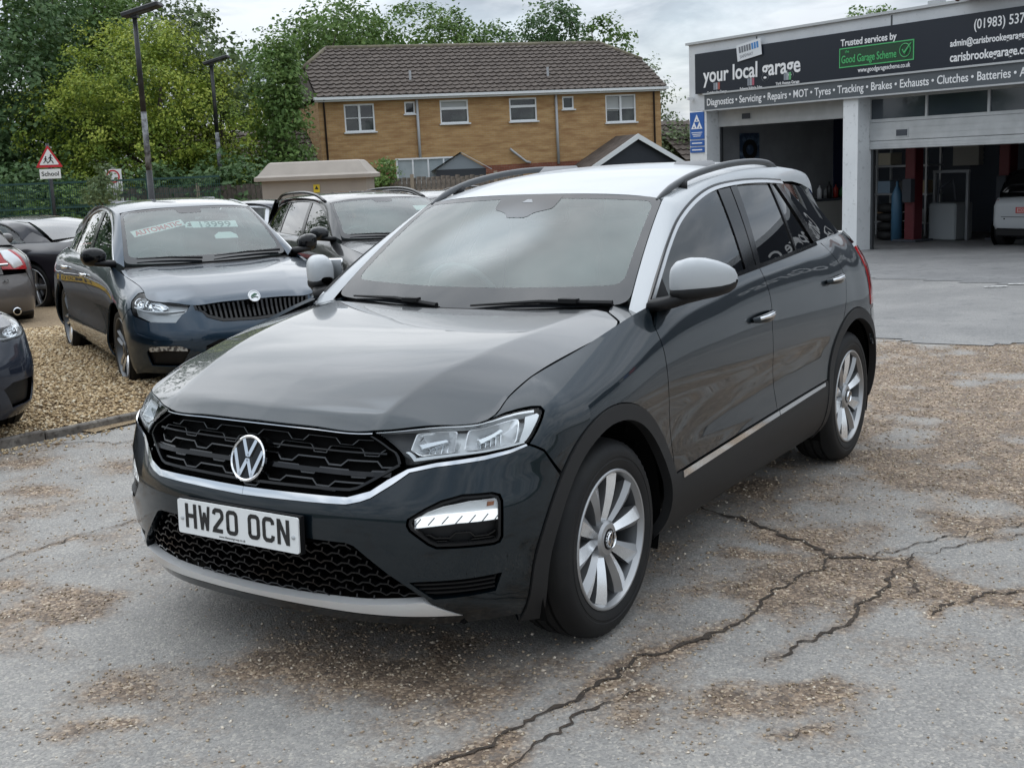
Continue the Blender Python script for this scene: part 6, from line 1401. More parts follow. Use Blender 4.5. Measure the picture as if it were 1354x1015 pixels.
mb = MB(); mb.box((1.50, .028, 2.02), (.16, .012, .20)); ws_ = mb.obj('warning_sign', mat('warn_yellow', (.70, .52, .03), .5), KK)
mb = MB(); mb.prism([(1.45, 2.00), (1.55, 2.00), (1.50, 2.09)], .004, (0, .02, 0), (1, 0, 0), (0, 0, 1)); mb.obj('warning_symbol', INK, ws_)
WOOD = mat('weathered_wood', (.21, .18, .15), .85, noise=(6, (.11, .095, .08), .4, .62), var=.25, bump=(40, .4, .005))
def board_fence(name, label, P, Q, z0, h, m, bw=.14, group=None):
    d = Vector((Q[0] - P[0], Q[1] - P[1], 0)); L = d.length; e = empty(name, (P[0], P[1], z0), math.atan2(d.y, d.x)); tag(e, label, 'fence', group); proto = []
    for k in range(3):
        mb = MB(); mb.box((0, 0, h / 2), (bw - .012, .022, h)); o = mb.obj('board', m, e); proto.append(o)
    n = int(L / bw)
    for i in range(n):
        o = proto[i] if i < 3 else proto[i % 3].copy()
        if i >= 3: COL.objects.link(o)
        o.parent = e; o.location = (bw * (i + .5), .012 * (i % 2), random.uniform(-.03, .03))
    mb = MB()
    for z in (.3, h - .35): mb.box((L / 2, .06, z), (L, .05, .08))
    mb.obj('rail', m, e)
    k = 0
    while k <= L: mb = MB(); mb.box((k, -.03, h / 2 + .04), (.1, .1, h + .1)); mb.obj('post', mat('fence_post', (.30, .25, .19), .85), e); k += 2.4
    return e
board_fence('board_fence', 'weathered vertical board fence in front of the brick house', (-22.9, -20.4), (-25.9, -15.6), -.72, 2.05, WOOD)
board_fence('board_fence', 'weathered board fence behind the lamp post left of the beige kiosk', (-19.6, -25.6), (-22.0, -21.6), -.78, 2.10, mat('weathered_wood_dark', (.12, .10, .085), .9, noise=(6, (.08, .07, .06), .4, .6), var=.25))
board_fence('board_fence', 'pale timber fence glimpsed through the green mesh', (-15.0, -30.0), (-22.5, -30.5), -.85, 1.75, mat('pale_timber', (.30, .26, .21), .9, noise=(4, (.22, .19, .15), .4, .6), var=.2), .18)
# garden shed and glazed store in front of the house
sh = empty('garden_shed', (-26.4, -18.2, -.85), math.atan2(-17.794 + 19.223, -27.042 + 26.112)); tag(sh, 'small grey gabled shed in front of the brick house', 'shed'); c0 = -.5
mb = MB(); mb.add([(-.75, 0, 0), (.75, 0, 0), (.75, 0, 2.36), (-.75, 0, 2.36)], [(0, 1, 2, 3)]); mb.add([(-.75, 0, 2.36), (.75, 0, 2.36), (0, 0, 2.82)], [(0, 1, 2)], 1); mb.obj('shed_front', [mat('shed_dark', (.03, .034, .04), .6), mat('shed_grey', (.23, .26, .28), .6)], sh)
mb = MB()
for s in (1, -1): mb.add([(0, -.1, 2.86), (s * .92, -.1, 2.32), (s * .92, 1.9, 2.32), (0, 1.9, 2.86)], [(0, 1, 2, 3)] if s < 0 else [(3, 2, 1, 0)])
mb.obj('shed_roof', mat('shed_roof', (.14, .16, .17), .7), sh)
gs = empty('garden_store', (-25.6, -20.0, -.85), math.atan2(1.43, -.93)); tag(gs, 'pale glazed garden store left of the grey shed', 'garden store')
mb = MB(); mb.box((.95, .6, 1.35), (1.9, 1.2, 2.7)); mb.obj('store_body', mat('store_grey', (.36, .40, .41), .5, noise=(2, (.28, .32, .33), .4, .6)), gs)
for x in (0.0, .48, .95, 1.42, 1.9): mb = MB(); mb.box((x, -.02, 1.35), (.05, .04, 2.7)); mb.obj('store_mullion', UPVC, gs)
mb = MB(); mb.box((.95, -.03, 2.0), (1.9, .05, .06)); mb.box((.95, .6, 2.72), (2.0, 1.3, .05)); mb.obj('store_rail', UPVC, gs)
ga = empty('flat_shelter', (-29.3 - 8.0, -26.37 + 3.6, -.95), R_(150.4)); tag(ga, 'flat green roofed shelter beside the house porch', 'shelter'); mb = MB(); mb.box((1.2, -.6, 2.55), (2.9, 1.8, .22)); mb.obj('shelter_roof', mat('green_felt', (.14, .18, .14), .8), ga); mb = MB(); mb.box((1.2, -.4, 1.2), (2.5, 1.3, 2.4)); mb.obj('shelter_body', mat('shelter_wall', (.2, .19, .17), .8), ga)
# green mesh fence
GF = mat('fence_green', (.012, .055, .048), .45)
p0, p1 = Vector((-11.0, -29.5)), Vector((-20.6, -22.4)); d = p1 - p0; L = d.length; gf = empty('mesh_fence', (p0.x, p0.y, -.72), math.atan2(d.y, d.x)); tag(gf, 'dark green wire mesh fence along the back of the yard', 'fence')
H = 2.35; k = 0; i = 0
while k < L + .1: mb = MB(); mb.box((k, 0, H / 2 + .05), (.11, .09, H + .1)); mb.box((k, 0, H + .11), (.13, .11, .03)); mb.obj('post', GF, gf); k += 2.5
mb = MB(); x = .05
while x < L: mb.box((x, .05, H / 2), (.012, .012, H)); x += .055
mb.obj('mesh_wires', GF, gf, kind='stuff')
mb = MB()
for z in np.arange(.1, H, .2): mb.box((L / 2, .04, z), (L, .014, .016))
for z in (.12, .9, 1.65, H - .04): mb.box((L / 2, .03, z), (L, .03, .05))
mb.obj('mesh_rails', GF, gf, kind='stuff')
# lamp posts
PBLK = mat('post_black', (.015, .016, .018), .45, noise=(8, (.04, .04, .04), .5, .7)); PWORN = mat('post_worn', (.26, .27, .28), .5, noise=(7, (.03, .03, .033), .40, .62))
for nm, x, y, z0, h, lab, r in (('lamp_post', -13.3, -16.75, -.47, 5.3, 'tall black lamp post nearer to the school sign', .062), ('lamp_post', -22.75, -24.6, -.75, 5.7, 'black lamp post in front of the left end of the tree, nearer the house', .070)):
    e = empty(nm, (x, y, z0), R_(118)); tag(e, lab, 'lamp post', 'black lamp posts'); lean = Matrix.Identity(3)
    mb = MB(); mb.tube([(0, 0, 0), (0, 0, h * .42)], [r * 1.15, r], 12); mb.obj('post_base', PBLK, e, smooth=True); mb = MB(); mb.tube([(0, 0, h * .42), (0, 0, h * .64)], [r, r * .92], 12); mb.obj('worn_band', PWORN, e, smooth=True); mb = MB(); mb.tube([(0, 0, h * .64), (.0, 0, h)], [r * .92, r * .75], 12); mb.obj('post_shaft', PBLK, e, smooth=True)
    mb = MB(); mb.box((.16, 0, h + .06), (.80, .30, .10), R=Matrix.Rotation(R_(-14), 3, 'Y'), bev=.02); mb.box((0, 0, h - .02), (.14, .12, .14)); mb.obj('lamp_head', PBLK, e)
    mb = MB(); mb.box((.16, 0, h + .005), (.42, .2, .02), R=Matrix.Rotation(R_(-14), 3, 'Y')); mb.obj('lamp_lens', ALLOY_DK, e)
# school sign
SF = math.atan2(2.66 + 23.6, 3.3 + 16.1)
ss = empty('school_sign', (-16.0, -23.6, -.62), SF + math.pi / 2 + .0); tag(ss, 'red bordered triangular school warning sign on a post', 'road sign')
mb = MB(); mb.tube([(0, .05, 0), (0, .05, 3.2)], .045, 10); mb.obj('post', PBLK, ss, smooth=True)
RED = mat('sign_red', (.52, .02, .03), .4)
def tri(r, y, z, m, nme, par, d=.006):
    mb = MB(); q = round_poly([(-r, 0), (r, 0), (0, r * 1.72)], r * .13); mb.prism([(a, b) for a, b in q], d, (0, y, z), (1, 0, 0), (0, 0, 1)); return mb.obj(nme, m, par)
pl = tri(.325, 0, 2.60, RED, 'sign_plate', ss, .012); tri(.235, -.014, 2.665, PLATE_W, 'sign_face', pl, .004)
mb = MB()
def figure(x, s):
    mb.lathe([(0, 0), (.022 * s, .001), (.022 * s, .003), (0, .003)], 10, 'y', c=(x + .01 * s, -.0215, 2.70 + .20 * s))
    for a, b, w in (((x, .175), (x - .005, .09), .022), ((x - .005, .09), (x + .045, .045), .014), ((x + .045, .045), (x + .05, -.005), .012), ((x - .005, .09), (x - .035, .05), .014), ((x - .035, .05), (x - .075, .01), .012), ((x, .165), (x + .05, .115), .010), ((x, .165), (x - .055, .12), .010)):
        a = (x + (a[0] - x) * s, a[1] * s); b = (x + (b[0] - x) * s, b[1] * s); mb.tube([(a[0], -.0195, 2.70 + a[1]), (b[0], -.0195, 2.70 + b[1])], w * s * .9, 6)
figure(.045, 1.0); figure(-.075, .82); mb.obj('running_children', INK, pl)
mb = MB(); mb.box((0, 0, 2.44), (.50, .012, .24)); sp_ = mb.obj('sign_plate', PLATE_W, ss); text_mesh('sign_lettering', 'School', .155, INK, sp_, frame((-.21, -.0075, 2.39), (1, 0, 0), (0, 0, 1)), .001, bold=.003)
s2 = empty('roundel_sign', (-18.6, -24.4, -.75), SF + math.pi / 2); tag(s2, 'white road sign half hidden behind the small staked tree', 'road sign')
mb = MB(); mb.tube([(0, .05, 0), (0, .05, 2.7)], .04, 8); mb.obj('post', PIPEM, s2); mb = MB(); mb.box((0, 0, 2.35), (.42, .012, .6)); pp = mb.obj('sign_plate', PLATE_W, s2); mb = MB(); mb.lathe([(.14, -.002), (.18, -.006), (.18, .0), (.14, .0)], 24, 'y', c=(-.02, -.008, 2.45)); mb.obj('red_ring', RED, pp)
mb = MB(); mb.box((0, 0, 1.72), (.42, .012, .26)); mb.obj('sign_plate', PLATE_W, s2)
# ------------------------------------------------------------------ trees: trunk, limbs and crowns of separate leaf faces
def leaf_mat(name, stops, rough=.55):
    m = bpy.data.materials.new(name); m.use_nodes = True; nt = m.node_tree; b = nt.nodes['Principled BSDF']; a = nt.nodes.new('ShaderNodeAttribute'); a.attribute_name = 'tone'
    r = nt.nodes.new('ShaderNodeValToRGB'); nt.links.new(a.outputs['Fac'], r.inputs[0]); e = r.color_ramp.elements; e[0].position, e[0].color = stops[0][0], (*stops[0][1], 1); e[1].position, e[1].color = stops[-1][0], (*stops[-1][1], 1)
    for p, c in stops[1:-1]: k = e.new(p); k.color = (*c, 1)
    nt.links.new(r.outputs[0], b.inputs['Base Color']); b.inputs['Roughness'].default_value = rough; b.inputs['Specular IOR Level'].default_value = .25
    t = nt.nodes.new('ShaderNodeBsdfTranslucent'); nt.links.new(r.outputs[0], t.inputs[0]); mx = nt.nodes.new('ShaderNodeMixShader'); mx.inputs[0].default_value = .28; o = nt.nodes['Material Output']
    nt.links.new(b.outputs[0], mx.inputs[1]); nt.links.new(t.outputs[0], mx.inputs[2]); nt.links.new(mx.outputs[0], o.inputs[0]); return m
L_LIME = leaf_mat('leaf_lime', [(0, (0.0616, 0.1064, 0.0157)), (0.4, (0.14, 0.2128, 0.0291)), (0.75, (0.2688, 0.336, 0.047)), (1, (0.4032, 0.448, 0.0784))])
L_MID = leaf_mat('leaf_mid', [(0, (0.0655, 0.1194, 0.032)), (0.5, (0.1238, 0.2111, 0.0553)), (1, (0.2111, 0.2912, 0.0844))])
L_DARK = leaf_mat('leaf_dark', [(0, (0.0466, 0.0903, 0.0349)), (0.5, (0.0874, 0.1572, 0.0612)), (1, (0.1529, 0.2257, 0.0874))])
L_WILL = leaf_mat('leaf_willow', [(0, (0.0728, 0.1092, 0.051)), (0.5, (0.131, 0.182, 0.0801)), (1, (0.2038, 0.2548, 0.1238))])
BARK = mat('bark', (.07, .055, .042), .9, noise=(6, (.11, .09, .07), .4, .65), bump=(25, .8, .03))
def crown_mesh(name, clumps, per, size, spread, m, parent, seed, droop=0.0, flat=.6, tone_bias=None):
    """clumps: (x,y,z,outward xyz); leaves scatter round each clump and face roughly outward and up"""
    rs = np.random.RandomState(seed); C_ = np.asarray(clumps, float); n = len(C_) * per
    c = np.repeat(C_, per, 0); d = rs.normal(0, 1, (n, 3)); d /= np.linalg.norm(d, axis=1, keepdims=True); d *= (rs.rand(n, 1)**.5) * spread * np.repeat(.6 + .8 * rs.rand(len(C_)), per)[:, None]; d[:, 2] *= flat
    d[:, 2] -= droop * (np.hypot(d[:, 0], d[:, 1]))
    p = c[:, :3] + d
    nn = c[:, 3:6] * .7 + rs.normal(0, .55, (n, 3)) + [0, 0, .55]; nn /= np.linalg.norm(nn, axis=1, keepdims=True)
    a = np.cross(nn, rs.normal(0, 1, (n, 3))); a /= np.linalg.norm(a, axis=1, keepdims=True); b = np.cross(nn, a)
    s = size * (.6 + .8 * rs.rand(n))[:, None]
    V = np.stack([p - a * s, p - b * s * .62 + nn * s * .12, p + a * s, p + b * s * .62 + nn * s * .12], 1).reshape(-1, 3); I = np.arange(n)[:, None] * 4; F = np.concatenate([I + [0, 1, 2], I + [0, 2, 3]], 1).reshape(-1, 3)
    me = bpy.data.meshes.new(name); me.vertices.add(len(V)); me.vertices.foreach_set('co', V.ravel()); me.loops.add(F.size); me.loops.foreach_set('vertex_index', F.ravel().astype(np.int32)); me.polygons.add(len(F)); me.polygons.foreach_set('loop_start', np.arange(0, F.size, 3)); me.update(calc_edges=True)
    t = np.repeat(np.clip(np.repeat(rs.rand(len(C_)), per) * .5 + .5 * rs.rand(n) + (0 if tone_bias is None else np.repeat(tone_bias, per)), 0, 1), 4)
    at = me.attributes.new('tone', 'FLOAT', 'POINT'); at.data.foreach_set('value', t.astype(np.float32)); me.materials.append(m); o = bpy.data.objects.new(name, me); COL.objects.link(o)
    if parent: o.parent = parent
    return o
def tree(name, label, base, blobs, n_clump, per, size, spread, m, seed, trunk_r=.2, droop=0., group=None, shell=.45, limbs=True, toplit=None):
    """blobs: ellipsoids (x,y,z,rx,ry,rz) relative to the base"""
    rs = np.random.RandomState(seed); e = empty(name, base); tag(e, label, 'tree', group); B = np.array(blobs, float); w = B[:, 3] * B[:, 4] * B[:, 5]; w = w**.75; w /= w.sum(); cl = []; tb = []
    while len(cl) < n_clump:
        k = rs.choice(len(B), p=w); d = rs.normal(0, 1, 3); d /= np.linalg.norm(d); r = (shell + (1 - shell) * rs.rand()**.6) * (1 + .06 * rs.normal()); q = B[k, :3] + d * r * B[k, 3:]
        if q[2] < .15: continue
        o = d / B[k, 3:]; o /= np.linalg.norm(o); cl.append((*q, *o)); tb.append((r - .72) * .9 + .10 * (q[2] - B[:, 2].mean()) / 3 if toplit else 0)  # outer and upper leaves toned paler: light on the crown put into leaf colour
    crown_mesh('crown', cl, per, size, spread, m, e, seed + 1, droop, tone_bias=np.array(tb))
    mb = MB(); top = B[:, 2].max() * .8; cx, cy = B[:, 0].mean(), B[:, 1].mean(); mb.tube([(0, 0, -.1), (cx * .2 + .05, cy * .2, top * .35), (cx * .6, cy * .6 + .08, top * .7), (cx, cy, top)], [trunk_r * 1.3, trunk_r, trunk_r * .7, trunk_r * .25], 9); mb.obj('trunk', BARK, e, smooth=True)
    if limbs:
        mb = MB()
        for k in range(min(14, 5 + len(B) * 2)):
            q = np.array(cl[rs.randint(len(cl))][:3]); s = np.array((cx * .5, cy * .5, top * rs.uniform(.3, .75))); mid = (s + q) / 2 + [0, 0, .2]; mb.tube([s, mid, q], [trunk_r * .45, trunk_r * .28, trunk_r * .06], 6)
        mb.obj('limbs', BARK, e, smooth=True, kind='stuff')
    return e
def wpos(az, dist): a = YAW - az; return (CAM[0] + dist * math.cos(a), CAM[1] + dist * math.sin(a))
def T(px, depth):
    """ground point under an image column at a depth: used to lay the plot out in plan"""
    u = (px - 677) / 1563.26; f = np.array([math.cos(YAW), math.sin(YAW)]); r = np.array([math.sin(YAW), -math.cos(YAW)]); q = np.array(CAM[:2]) + depth * f + depth * u * r; return float(q[0]), float(q[1]), float(gz(q[0], q[1]))
rt_ = np.array([math.sin(YAW), -math.cos(YAW)]); fw_ = np.array([math.cos(YAW), math.sin(YAW)])
def blob(side, back, z, rs_, rb, rz): v = rt_ * side + fw_ * back; return (v[0], v[1], z, max(rs_, rb) if abs(rs_ - rb) < .1 else rs_, rs_ if abs(rs_ - rb) < .1 else rb, rz)
# bright maple
b = T(215, 39)
tree('maple_tree', 'bright yellow green spreading tree behind the lamp posts', b, [blob(.1, 0, 5.4, 2.9, 2.8, 1.9), blob(-1.9, -.2, 4.0, 2.2, 2.2, 1.7), blob(1.9, 0, 3.9, 2.2, 2.2, 1.9), blob(.2, -.9, 3.1, 2.8, 2.2, 1.7), blob(2.6, .2, 2.4, 1.7, 1.6, 1.2), blob(.6, .2, 6.6, 1.5, 1.5, 1.0), blob(-.8, -.6, 2.0, 1.6, 1.5, 1.0), blob(3.2, 0, 1.6, 1.0, 1.0, .7)], 1050, 60, .050, .52, L_LIME, 21, .18, .25, toplit=True)  # yellower top and rim leaves imitate a crown lit from above
tree('tall_tree', 'dark tall tree at the left edge behind the school sign', T(20, 40), [blob(0, 0, 7, 3.4, 3, 4.5), blob(1.5, 0, 4, 2.6, 2.5, 3), blob(-2, 0, 4, 2.8, 2.5, 3), blob(.5, -1, 2.2, 3, 2, 2)], 775, 40, 0.088, .75, L_DARK, 31, .25, .1, 'tall trees behind the mesh fence')
tree('tall_tree', 'mid green tall tree between the edge tree and the bright maple', T(112, 44), [blob(0, 0, 7.5, 2.8, 2.6, 4.0), blob(1.6, .4, 6.5, 2.2, 2, 3), blob(-.5, 0, 3.4, 2.6, 2.4, 2.6)], 650, 40, 0.088, .7, L_MID, 37, .22, .15, 'tall trees behind the mesh fence')
tree('tall_tree', 'grey green feathery tree rising behind the bright maple', T(225, 48), [blob(0, 0, 8.2, 2.4, 2, 2.6), blob(1.8, 0, 7.2, 1.8, 1.8, 2.0), blob(-2.3, 0, 8.2, 2.2, 2, 2.4), blob(0, 0, 5, 2.8, 2.4, 2.5)], 500, 35, 0.082, .62, L_WILL, 41, .2, .3, 'tall trees behind the mesh fence')
tree('slender_tree', 'thin leaning tree top showing sky at the right of the maple', T(300, 40), [blob(0, 0, 6.4, 1.0, .9, 1.6), blob(.6, 0, 5.2, 1.0, .9, 1.0), blob(.9, 0, 6.2, .5, .5, .9)], 70, 16, .10, .45, L_WILL, 43, .09, .3)
tree('thicket_tree', 'dark low tree filling the gap under the maple', T(170, 36), [blob(-2, 0, 1.6, 2.0, 1.4, 1.5), blob(1.2, 0, 1.5, 2.2, 1.4, 1.4), blob(4, 0, 1.6, 2.0, 1.4, 1.4)], 375, 35, 0.082, .6, L_DARK, 47, .14, .1)
tree('thicket_tree', 'dark leafy thicket behind the left part of the mesh fence', T(30, 35), [blob(-1.2, 0, 1.3, 2.4, 1.2, 1.4), blob(2.0, 0, 1.1, 1.8, 1.2, 1.1)], 300, 35, 0.075, .55, L_MID, 48, .1, .1)
g5 = 'trees behind the brick house'
tree('rounded_tree', 'large dark green tree left of the brick house', T(415, 56), [blob(-.6, 0, 6.4, 2.8, 3, 3.0), blob(2.2, 0, 8.8, 2.6, 2.4, 1.7), blob(-1.2, 0, 3.4, 2.4, 2.4, 2.4), blob(.2, -.5, 3.0, 2.4, 2.2, 2.4)], 750, 37, 0.102, .8, L_MID, 51, .25, .1, g5)
tree('rounded_tree', 'broad tree showing over the left half of the house ridge', T(545, 62), [blob(-2.4, 0, 9.0, 3.0, 2.8, 1.9), blob(1.2, 0, 9.3, 3.2, 2.8, 1.8), blob(3.2, 0, 8.7, 2.4, 2.4, 1.7), blob(-2, 0, 5.2, 2.6, 2.4, 2.6), blob(2, 0, 5.2, 2.8, 2.4, 2.6)], 525, 37, 0.102, .75, L_MID, 53, .25, .1, g5)
tree('rounded_tree', 'small dark tree top over the middle of the house ridge', T(675, 66), [blob(0, 0, 9.4, 1.5, 1.4, 1.2), blob(.4, 0, 7.6, 1.8, 1.6, 1.3), blob(0, 0, 5.2, 1.9, 1.7, 2.2)], 162, 37, 0.102, .6, L_DARK, 55, .2, .1, g5)
tree('rounded_tree', 'highest dark tree behind the right part of the house ridge', T(748, 64), [blob(0, 0, 10.1, 1.8, 1.6, 1.3), blob(-.8, 0, 8.4, 1.7, 1.6, 1.3), blob(1.2, 0, 8.4, 1.5, 1.5, 1.2), blob(0, 0, 5.6, 2.2, 1.9, 2.6)], 275, 37, 0.102, .65, L_DARK, 57, .2, .1, g5)
tree('rounded_tree', 'green tree over the right end of the house ridge', T(812, 64), [blob(0, 0, 9.3, 1.4, 1.2, 1.2), blob(.5, 0, 7.6, 1.2, 1.2, 1.3), blob(.2, 0, 5.2, 1.6, 1.5, 2.2)], 137, 37, 0.102, .6, L_MID, 58, .2, .1, g5)
tree('slender_tree', 'sparse slender tree between the house and the workshop', T(872, 56), [blob(0, 0, 5.6, .9, .8, 1.5), blob(-.4, 0, 6.9, .5, .5, .8), blob(.5, 0, 3.8, 1.0, .9, 1.3)], 112, 18, 0.075, .5, L_WILL, 59, .09, .2)
tree('rounded_tree', 'pale green bush right of the brick house', T(893, 52), [blob(0, 0, 2.2, 1.6, 1.4, 1.5), blob(.6, 0, 3.3, 1.1, 1.1, 1.0)], 187, 35, 0.088, .6, L_WILL, 60, .15, .1)
tree('rounded_tree', 'tree tips just showing above the workshop parapet', T(1150, 60), [blob(0, 0, 8.2, 1.8, 1.6, 1.7), blob(2.5, 0, 7.9, 1.8, 1.6, 1.6), blob(-1.5, 0, 7.2, 1.5, 1.4, 1.6)], 250, 35, 0.095, .7, L_MID, 61, .2, .1)
tree('shrub', 'small dark green shrub at the foot of the brick wall', T(516, 34.5), [blob(0, 0, 1.5, .55, .5, .95), blob(.15, 0, 2.2, .3, .3, .5)], 70, 26, .055, .3, L_MID, 63, .04, 0, limbs=False)
tree('young_tree', 'small staked sapling in front of the white road sign', T(151, 27), [blob(0, 0, 1.9, .42, .4, .42), blob(.05, 0, 2.25, .25, .25, .3)], 46, 20, .045, .22, L_WILL, 65, .03, 0, limbs=False)
tree('side_tree', 'dark green tree standing against the left end of the brick house', T(398, 39), [blob(0, 0, 3.6, .82, .8, 2.4), blob(-.3, 0, 2.0, .95, .9, 1.4), blob(0, 0, 5.3, .66, .7, 1.6)], 330, 34, .070, .42, L_MID, 67, .12, .1)
# more of the same belt of trees beyond the left of the frame: the car windows mirror it
for k, (px_, dp, sc) in enumerate(((-420, 30, 1.0), (-900, 24, .9), (-1500, 17, .8))):
    src = [o for o in COL.objects if o.name.startswith('tall_tree')][k % 3]; c = src.copy(); COL.objects.link(c); c.location = T(px_, dp); c.scale = (sc,) * 3; c['label'] = ['wide dark tree of the belt further left of the school sign', 'mid green tree of the belt left of the silver car', 'tree of the belt nearest the left of the forecourt'][k]
    for ch in src.children: d_ = ch.copy(); COL.objects.link(d_); d_.parent = c
# ------------------------------------------------------------------ the parked cars
def make_shape(fo=.84, wb=2.6, ro=1.0, ky=1.0, zmap=None, **k):
    s = Shape(); s.fo, s.wb, s.ro, s.ky, s.zmap = fo, wb, ro, ky, zmap
    for a, b in k.items(): setattr(s, a, b)
    return s.build()
def screen(x0, z0, xt, zt, hw, ht, sweep=.11, H=.70, bulge=.03):
    def f(U, V):
        e = np.clip(U / hw, -1.15, 1.15); s_ = V / H; y = e * (hw + (ht - hw) * s_); bl = bulge * 4 * s_ * (1 - s_)
        return x0 - sweep * e**2 + (xt - .4 * sweep * e**2 - x0 + sweep * e**2) * s_ + bl * .5, y, z0 + .02 * e**2 + (zt - .026 * e**2 - z0 - .02 * e**2) * s_ + bl * .8
    s = Fn(f); s.f_ = f; return s
def car_like(name, label, loc, rz, pm, sh, ws, roof, line, pillars, tail, cat='car', group=None, Rw=.32, wkey='multi', ht=None, h=.06, arch=.375, side_glass=None, tumb=(.40, .25), yw=.86, rails=False, doors=(-.43, -1.48, -2.42), full_front=True, trim=None, mirror_m=None, headrests=True, spin=.2, hl=None):
    C = Car(name, sh, loc, rz, label, cat, group, pm, h); N, V1, root = C.N, C.V1, C.root; side_glass = side_glass or GLASS_SIDE
    zbx = lambda x: float(C.zb(x)); k = sh.wb / 2.59; fx = lambda x: x if x > 0 else x * k
    zz = (lambda z: float(np.interp(z, [a for a, b in sh.zmap], [b for a, b in sh.zmap]))) if sh.zmap else (lambda z: z)
    HLp = [(.47, V1), (.62, V1), (.80, V1), (.90, .80), (.985, .745), (1.0, .68), (.955, .575), (.80, .53), (.60, .515), (.505, .57)]
    if hl: HLp = hl
    z0 = .03; sd = lambda pts, hh=.08: [tuple(p) for p in C.side(densify_open(pts, hh))]
    arcF = lambda r, a0, a1, n=22: [tuple(p) for p in C.side(circle_pts(0, Rw, r, a0, a1, n))]
    arcR = lambda r, a0, a1, n=22: [tuple(p) for p in C.side(circle_pts(-sh.wb, Rw, r, a0, a1, n))]
    S_ = {}
    sill_z = zz(.24); xd, xb, xr = [fx(d) for d in doors]
    up = lambda pts: pts
    # nose
    grl = [(0, .43), (.25, .44), (.36, .475), (.43, .60), (.445, .82), (.36, .835), (.12, .80), (0, .775)]
    arch_f = arcF(arch, 40, -24, 12)
    uS, vS = arch_f[0]
    bump = [(0, z0), (.5, z0), (.80, z0), (.93, z0 + .005)] + arch_f[::-1] + [(.985, .575)] + HLp[6:][:] + [(.468, V1), (.455, V1)] + [(.448, .82), (.433, .60), (.362, .472), (.25, .436), (0, .426)]
    bump = [p for p in bump]
    intake = [(0, .30), (.30, .30), (.40, .26), (.42, .12), (.36, .09), (0, .085)]; symm = lambda p: list(p) + [(-a, b) for a, b in reversed(p) if a > 1e-6]
    fogp = [(.52, .24), (.60, .27), (.82, .27), (.86, .22), (.84, .12), (.60, .11)]
    bp = bump + [(-a, b) for a, b in reversed(bump) if a > 1e-6]
    if full_front:
        C.pn('front_bumper', N, bp, pm, holes=[symm(intake), fogp, mir(fogp)], flange=.03, h=.045)
        C.pn('intake', N, symm(intake), BLACK_PL, gap=0, offs=-.04, flange=0); ribbon('intake_slat', N, [[(-.40, v), (0, v), (.40, v)] for v in (.14, .19, .24)], .010, -.04, -.01, GLOSS_BK, root, h=.08)
        for f in (lambda p: p, mir):
            C.pn('fog_recess', N, f(fogp), BLACK_PL, gap=0, offs=-.03, flange=-.02)
            hl = C.pn('headlight', N, f(HLp), LENS, gap=.003, flange=0, offs=-.002)
            C.pn('lamp_bed', N, f(HLp), mat('lamp_bed2', (.55, .57, .58), .3, metal=.2), gap=-.001, offs=-.05, flange=-.05, parent=hl)
            for q in ([(.66, .76), (.80, .78), (.84, .68), (.78, .58), (.67, .57), (.62, .66)], [(.85, .74), (.955, .72), (.97, .66), (.93, .60), (.85, .60)]):
                cup('reflector', N, f(round_poly(q, .04, 3)), [(1.0, -.012), (.93, -.014), (.8, -.035), (.45, -.045), (.4, -.02), (.1, -.012)], CHROME, hl)
            ribbon('lamp_strip', N, [f([(.52, .60), (.62, .56), (.80, .565), (.95, .605)])], .016, -.035, -.006, mat('lamp_strip'), hl)
        C.pn('grille', N, symm(grl), DARK, gap=-.002, offs=-.04, flange=-.03)
    # sides
    a_d = math.degrees(math.acos(max(-1, min(1, xd / arch)))) if abs(xd) < arch else 180
    topU = lambda x: float(N.inv([[x, zbx(x)]], [0, 2], (N.u_side, N.U1 - .9))[0, 0])
    aend = math.degrees(math.asin(max(-.9, (sill_z - Rw) / arch)))
    fender = [(.985, .585)] + arcF(arch, 41, 180 - aend, 30) + sd([(xd, sill_z), (xd, zbx(xd) - .09), (xd - .03, zbx(xd - .03) - .01)]) + [(topU(xd - .04), V1)] + [(sh.ucol[i], V1) for i in (8, 7, 6, 5)] + [(.802, V1), (.905, .805), (HLp[4][0] + .005, HLp[4][1] + .005), (HLp[5][0] + .006, HLp[5][1])]
    fender = [fender[0]] + fender[1:]
    C.pn('fender', N, fender, pm, both=True, h=.05)
    tops = lambda a, b, n=8: [(topU(x), V1) for x in np.linspace(a, b, n)]
    fd = sd([(xd - .035, zbx(xd) - .012), (xd, zbx(xd) - .10), (xd, sill_z), (xb, sill_z), (xb, zbx(xb) - .02)]) + tops(xb - .01, xd - .045)
    dl = {}
    for m in (False, True): dl[m] = panel('front_door', N, fd, pm, root, mirror=m, h=.05)
    ar = math.degrees(math.acos(max(-1, min(1, (xr + sh.wb) / arch)))) if abs(xr + sh.wb) < arch else 90
    zr_ = Rw + arch * math.sin(R_(ar))
    rd = sd([(xb, zbx(xb) - .02), (xb, sill_z)]) + sd([(xb, sill_z), (-sh.wb + arch * math.cos(R_(aend)), sill_z)])[1:] + arcR(arch, aend + 2, ar, 14) + sd([(xr, zr_), (xr - .06, zr_ + .12), (xr - .06, zbx(xr) - .04)])[1:] + tops(xr - .05, xb - .012)
    for m in (False, True): dl['r', m] = panel('rear_door', N, rd, pm, root, mirror=m, h=.05)
    U1 = N.U1; uq = U1 - .80
    qp = arcR(arch, ar, 180 - aend, 20) + [(uq - .15, .12), (uq - .1, .36), (uq, .56), (uq, V1)] + tops(-sh.wb - .30, xr - .052, 6) + sd([(xr - .06, zbx(xr) - .04), (xr - .06, zr_ + .12), (xr, zr_)])[:-1]
    C.pn('rear_quarter_panel', N, qp, pm, both=True, h=.06)
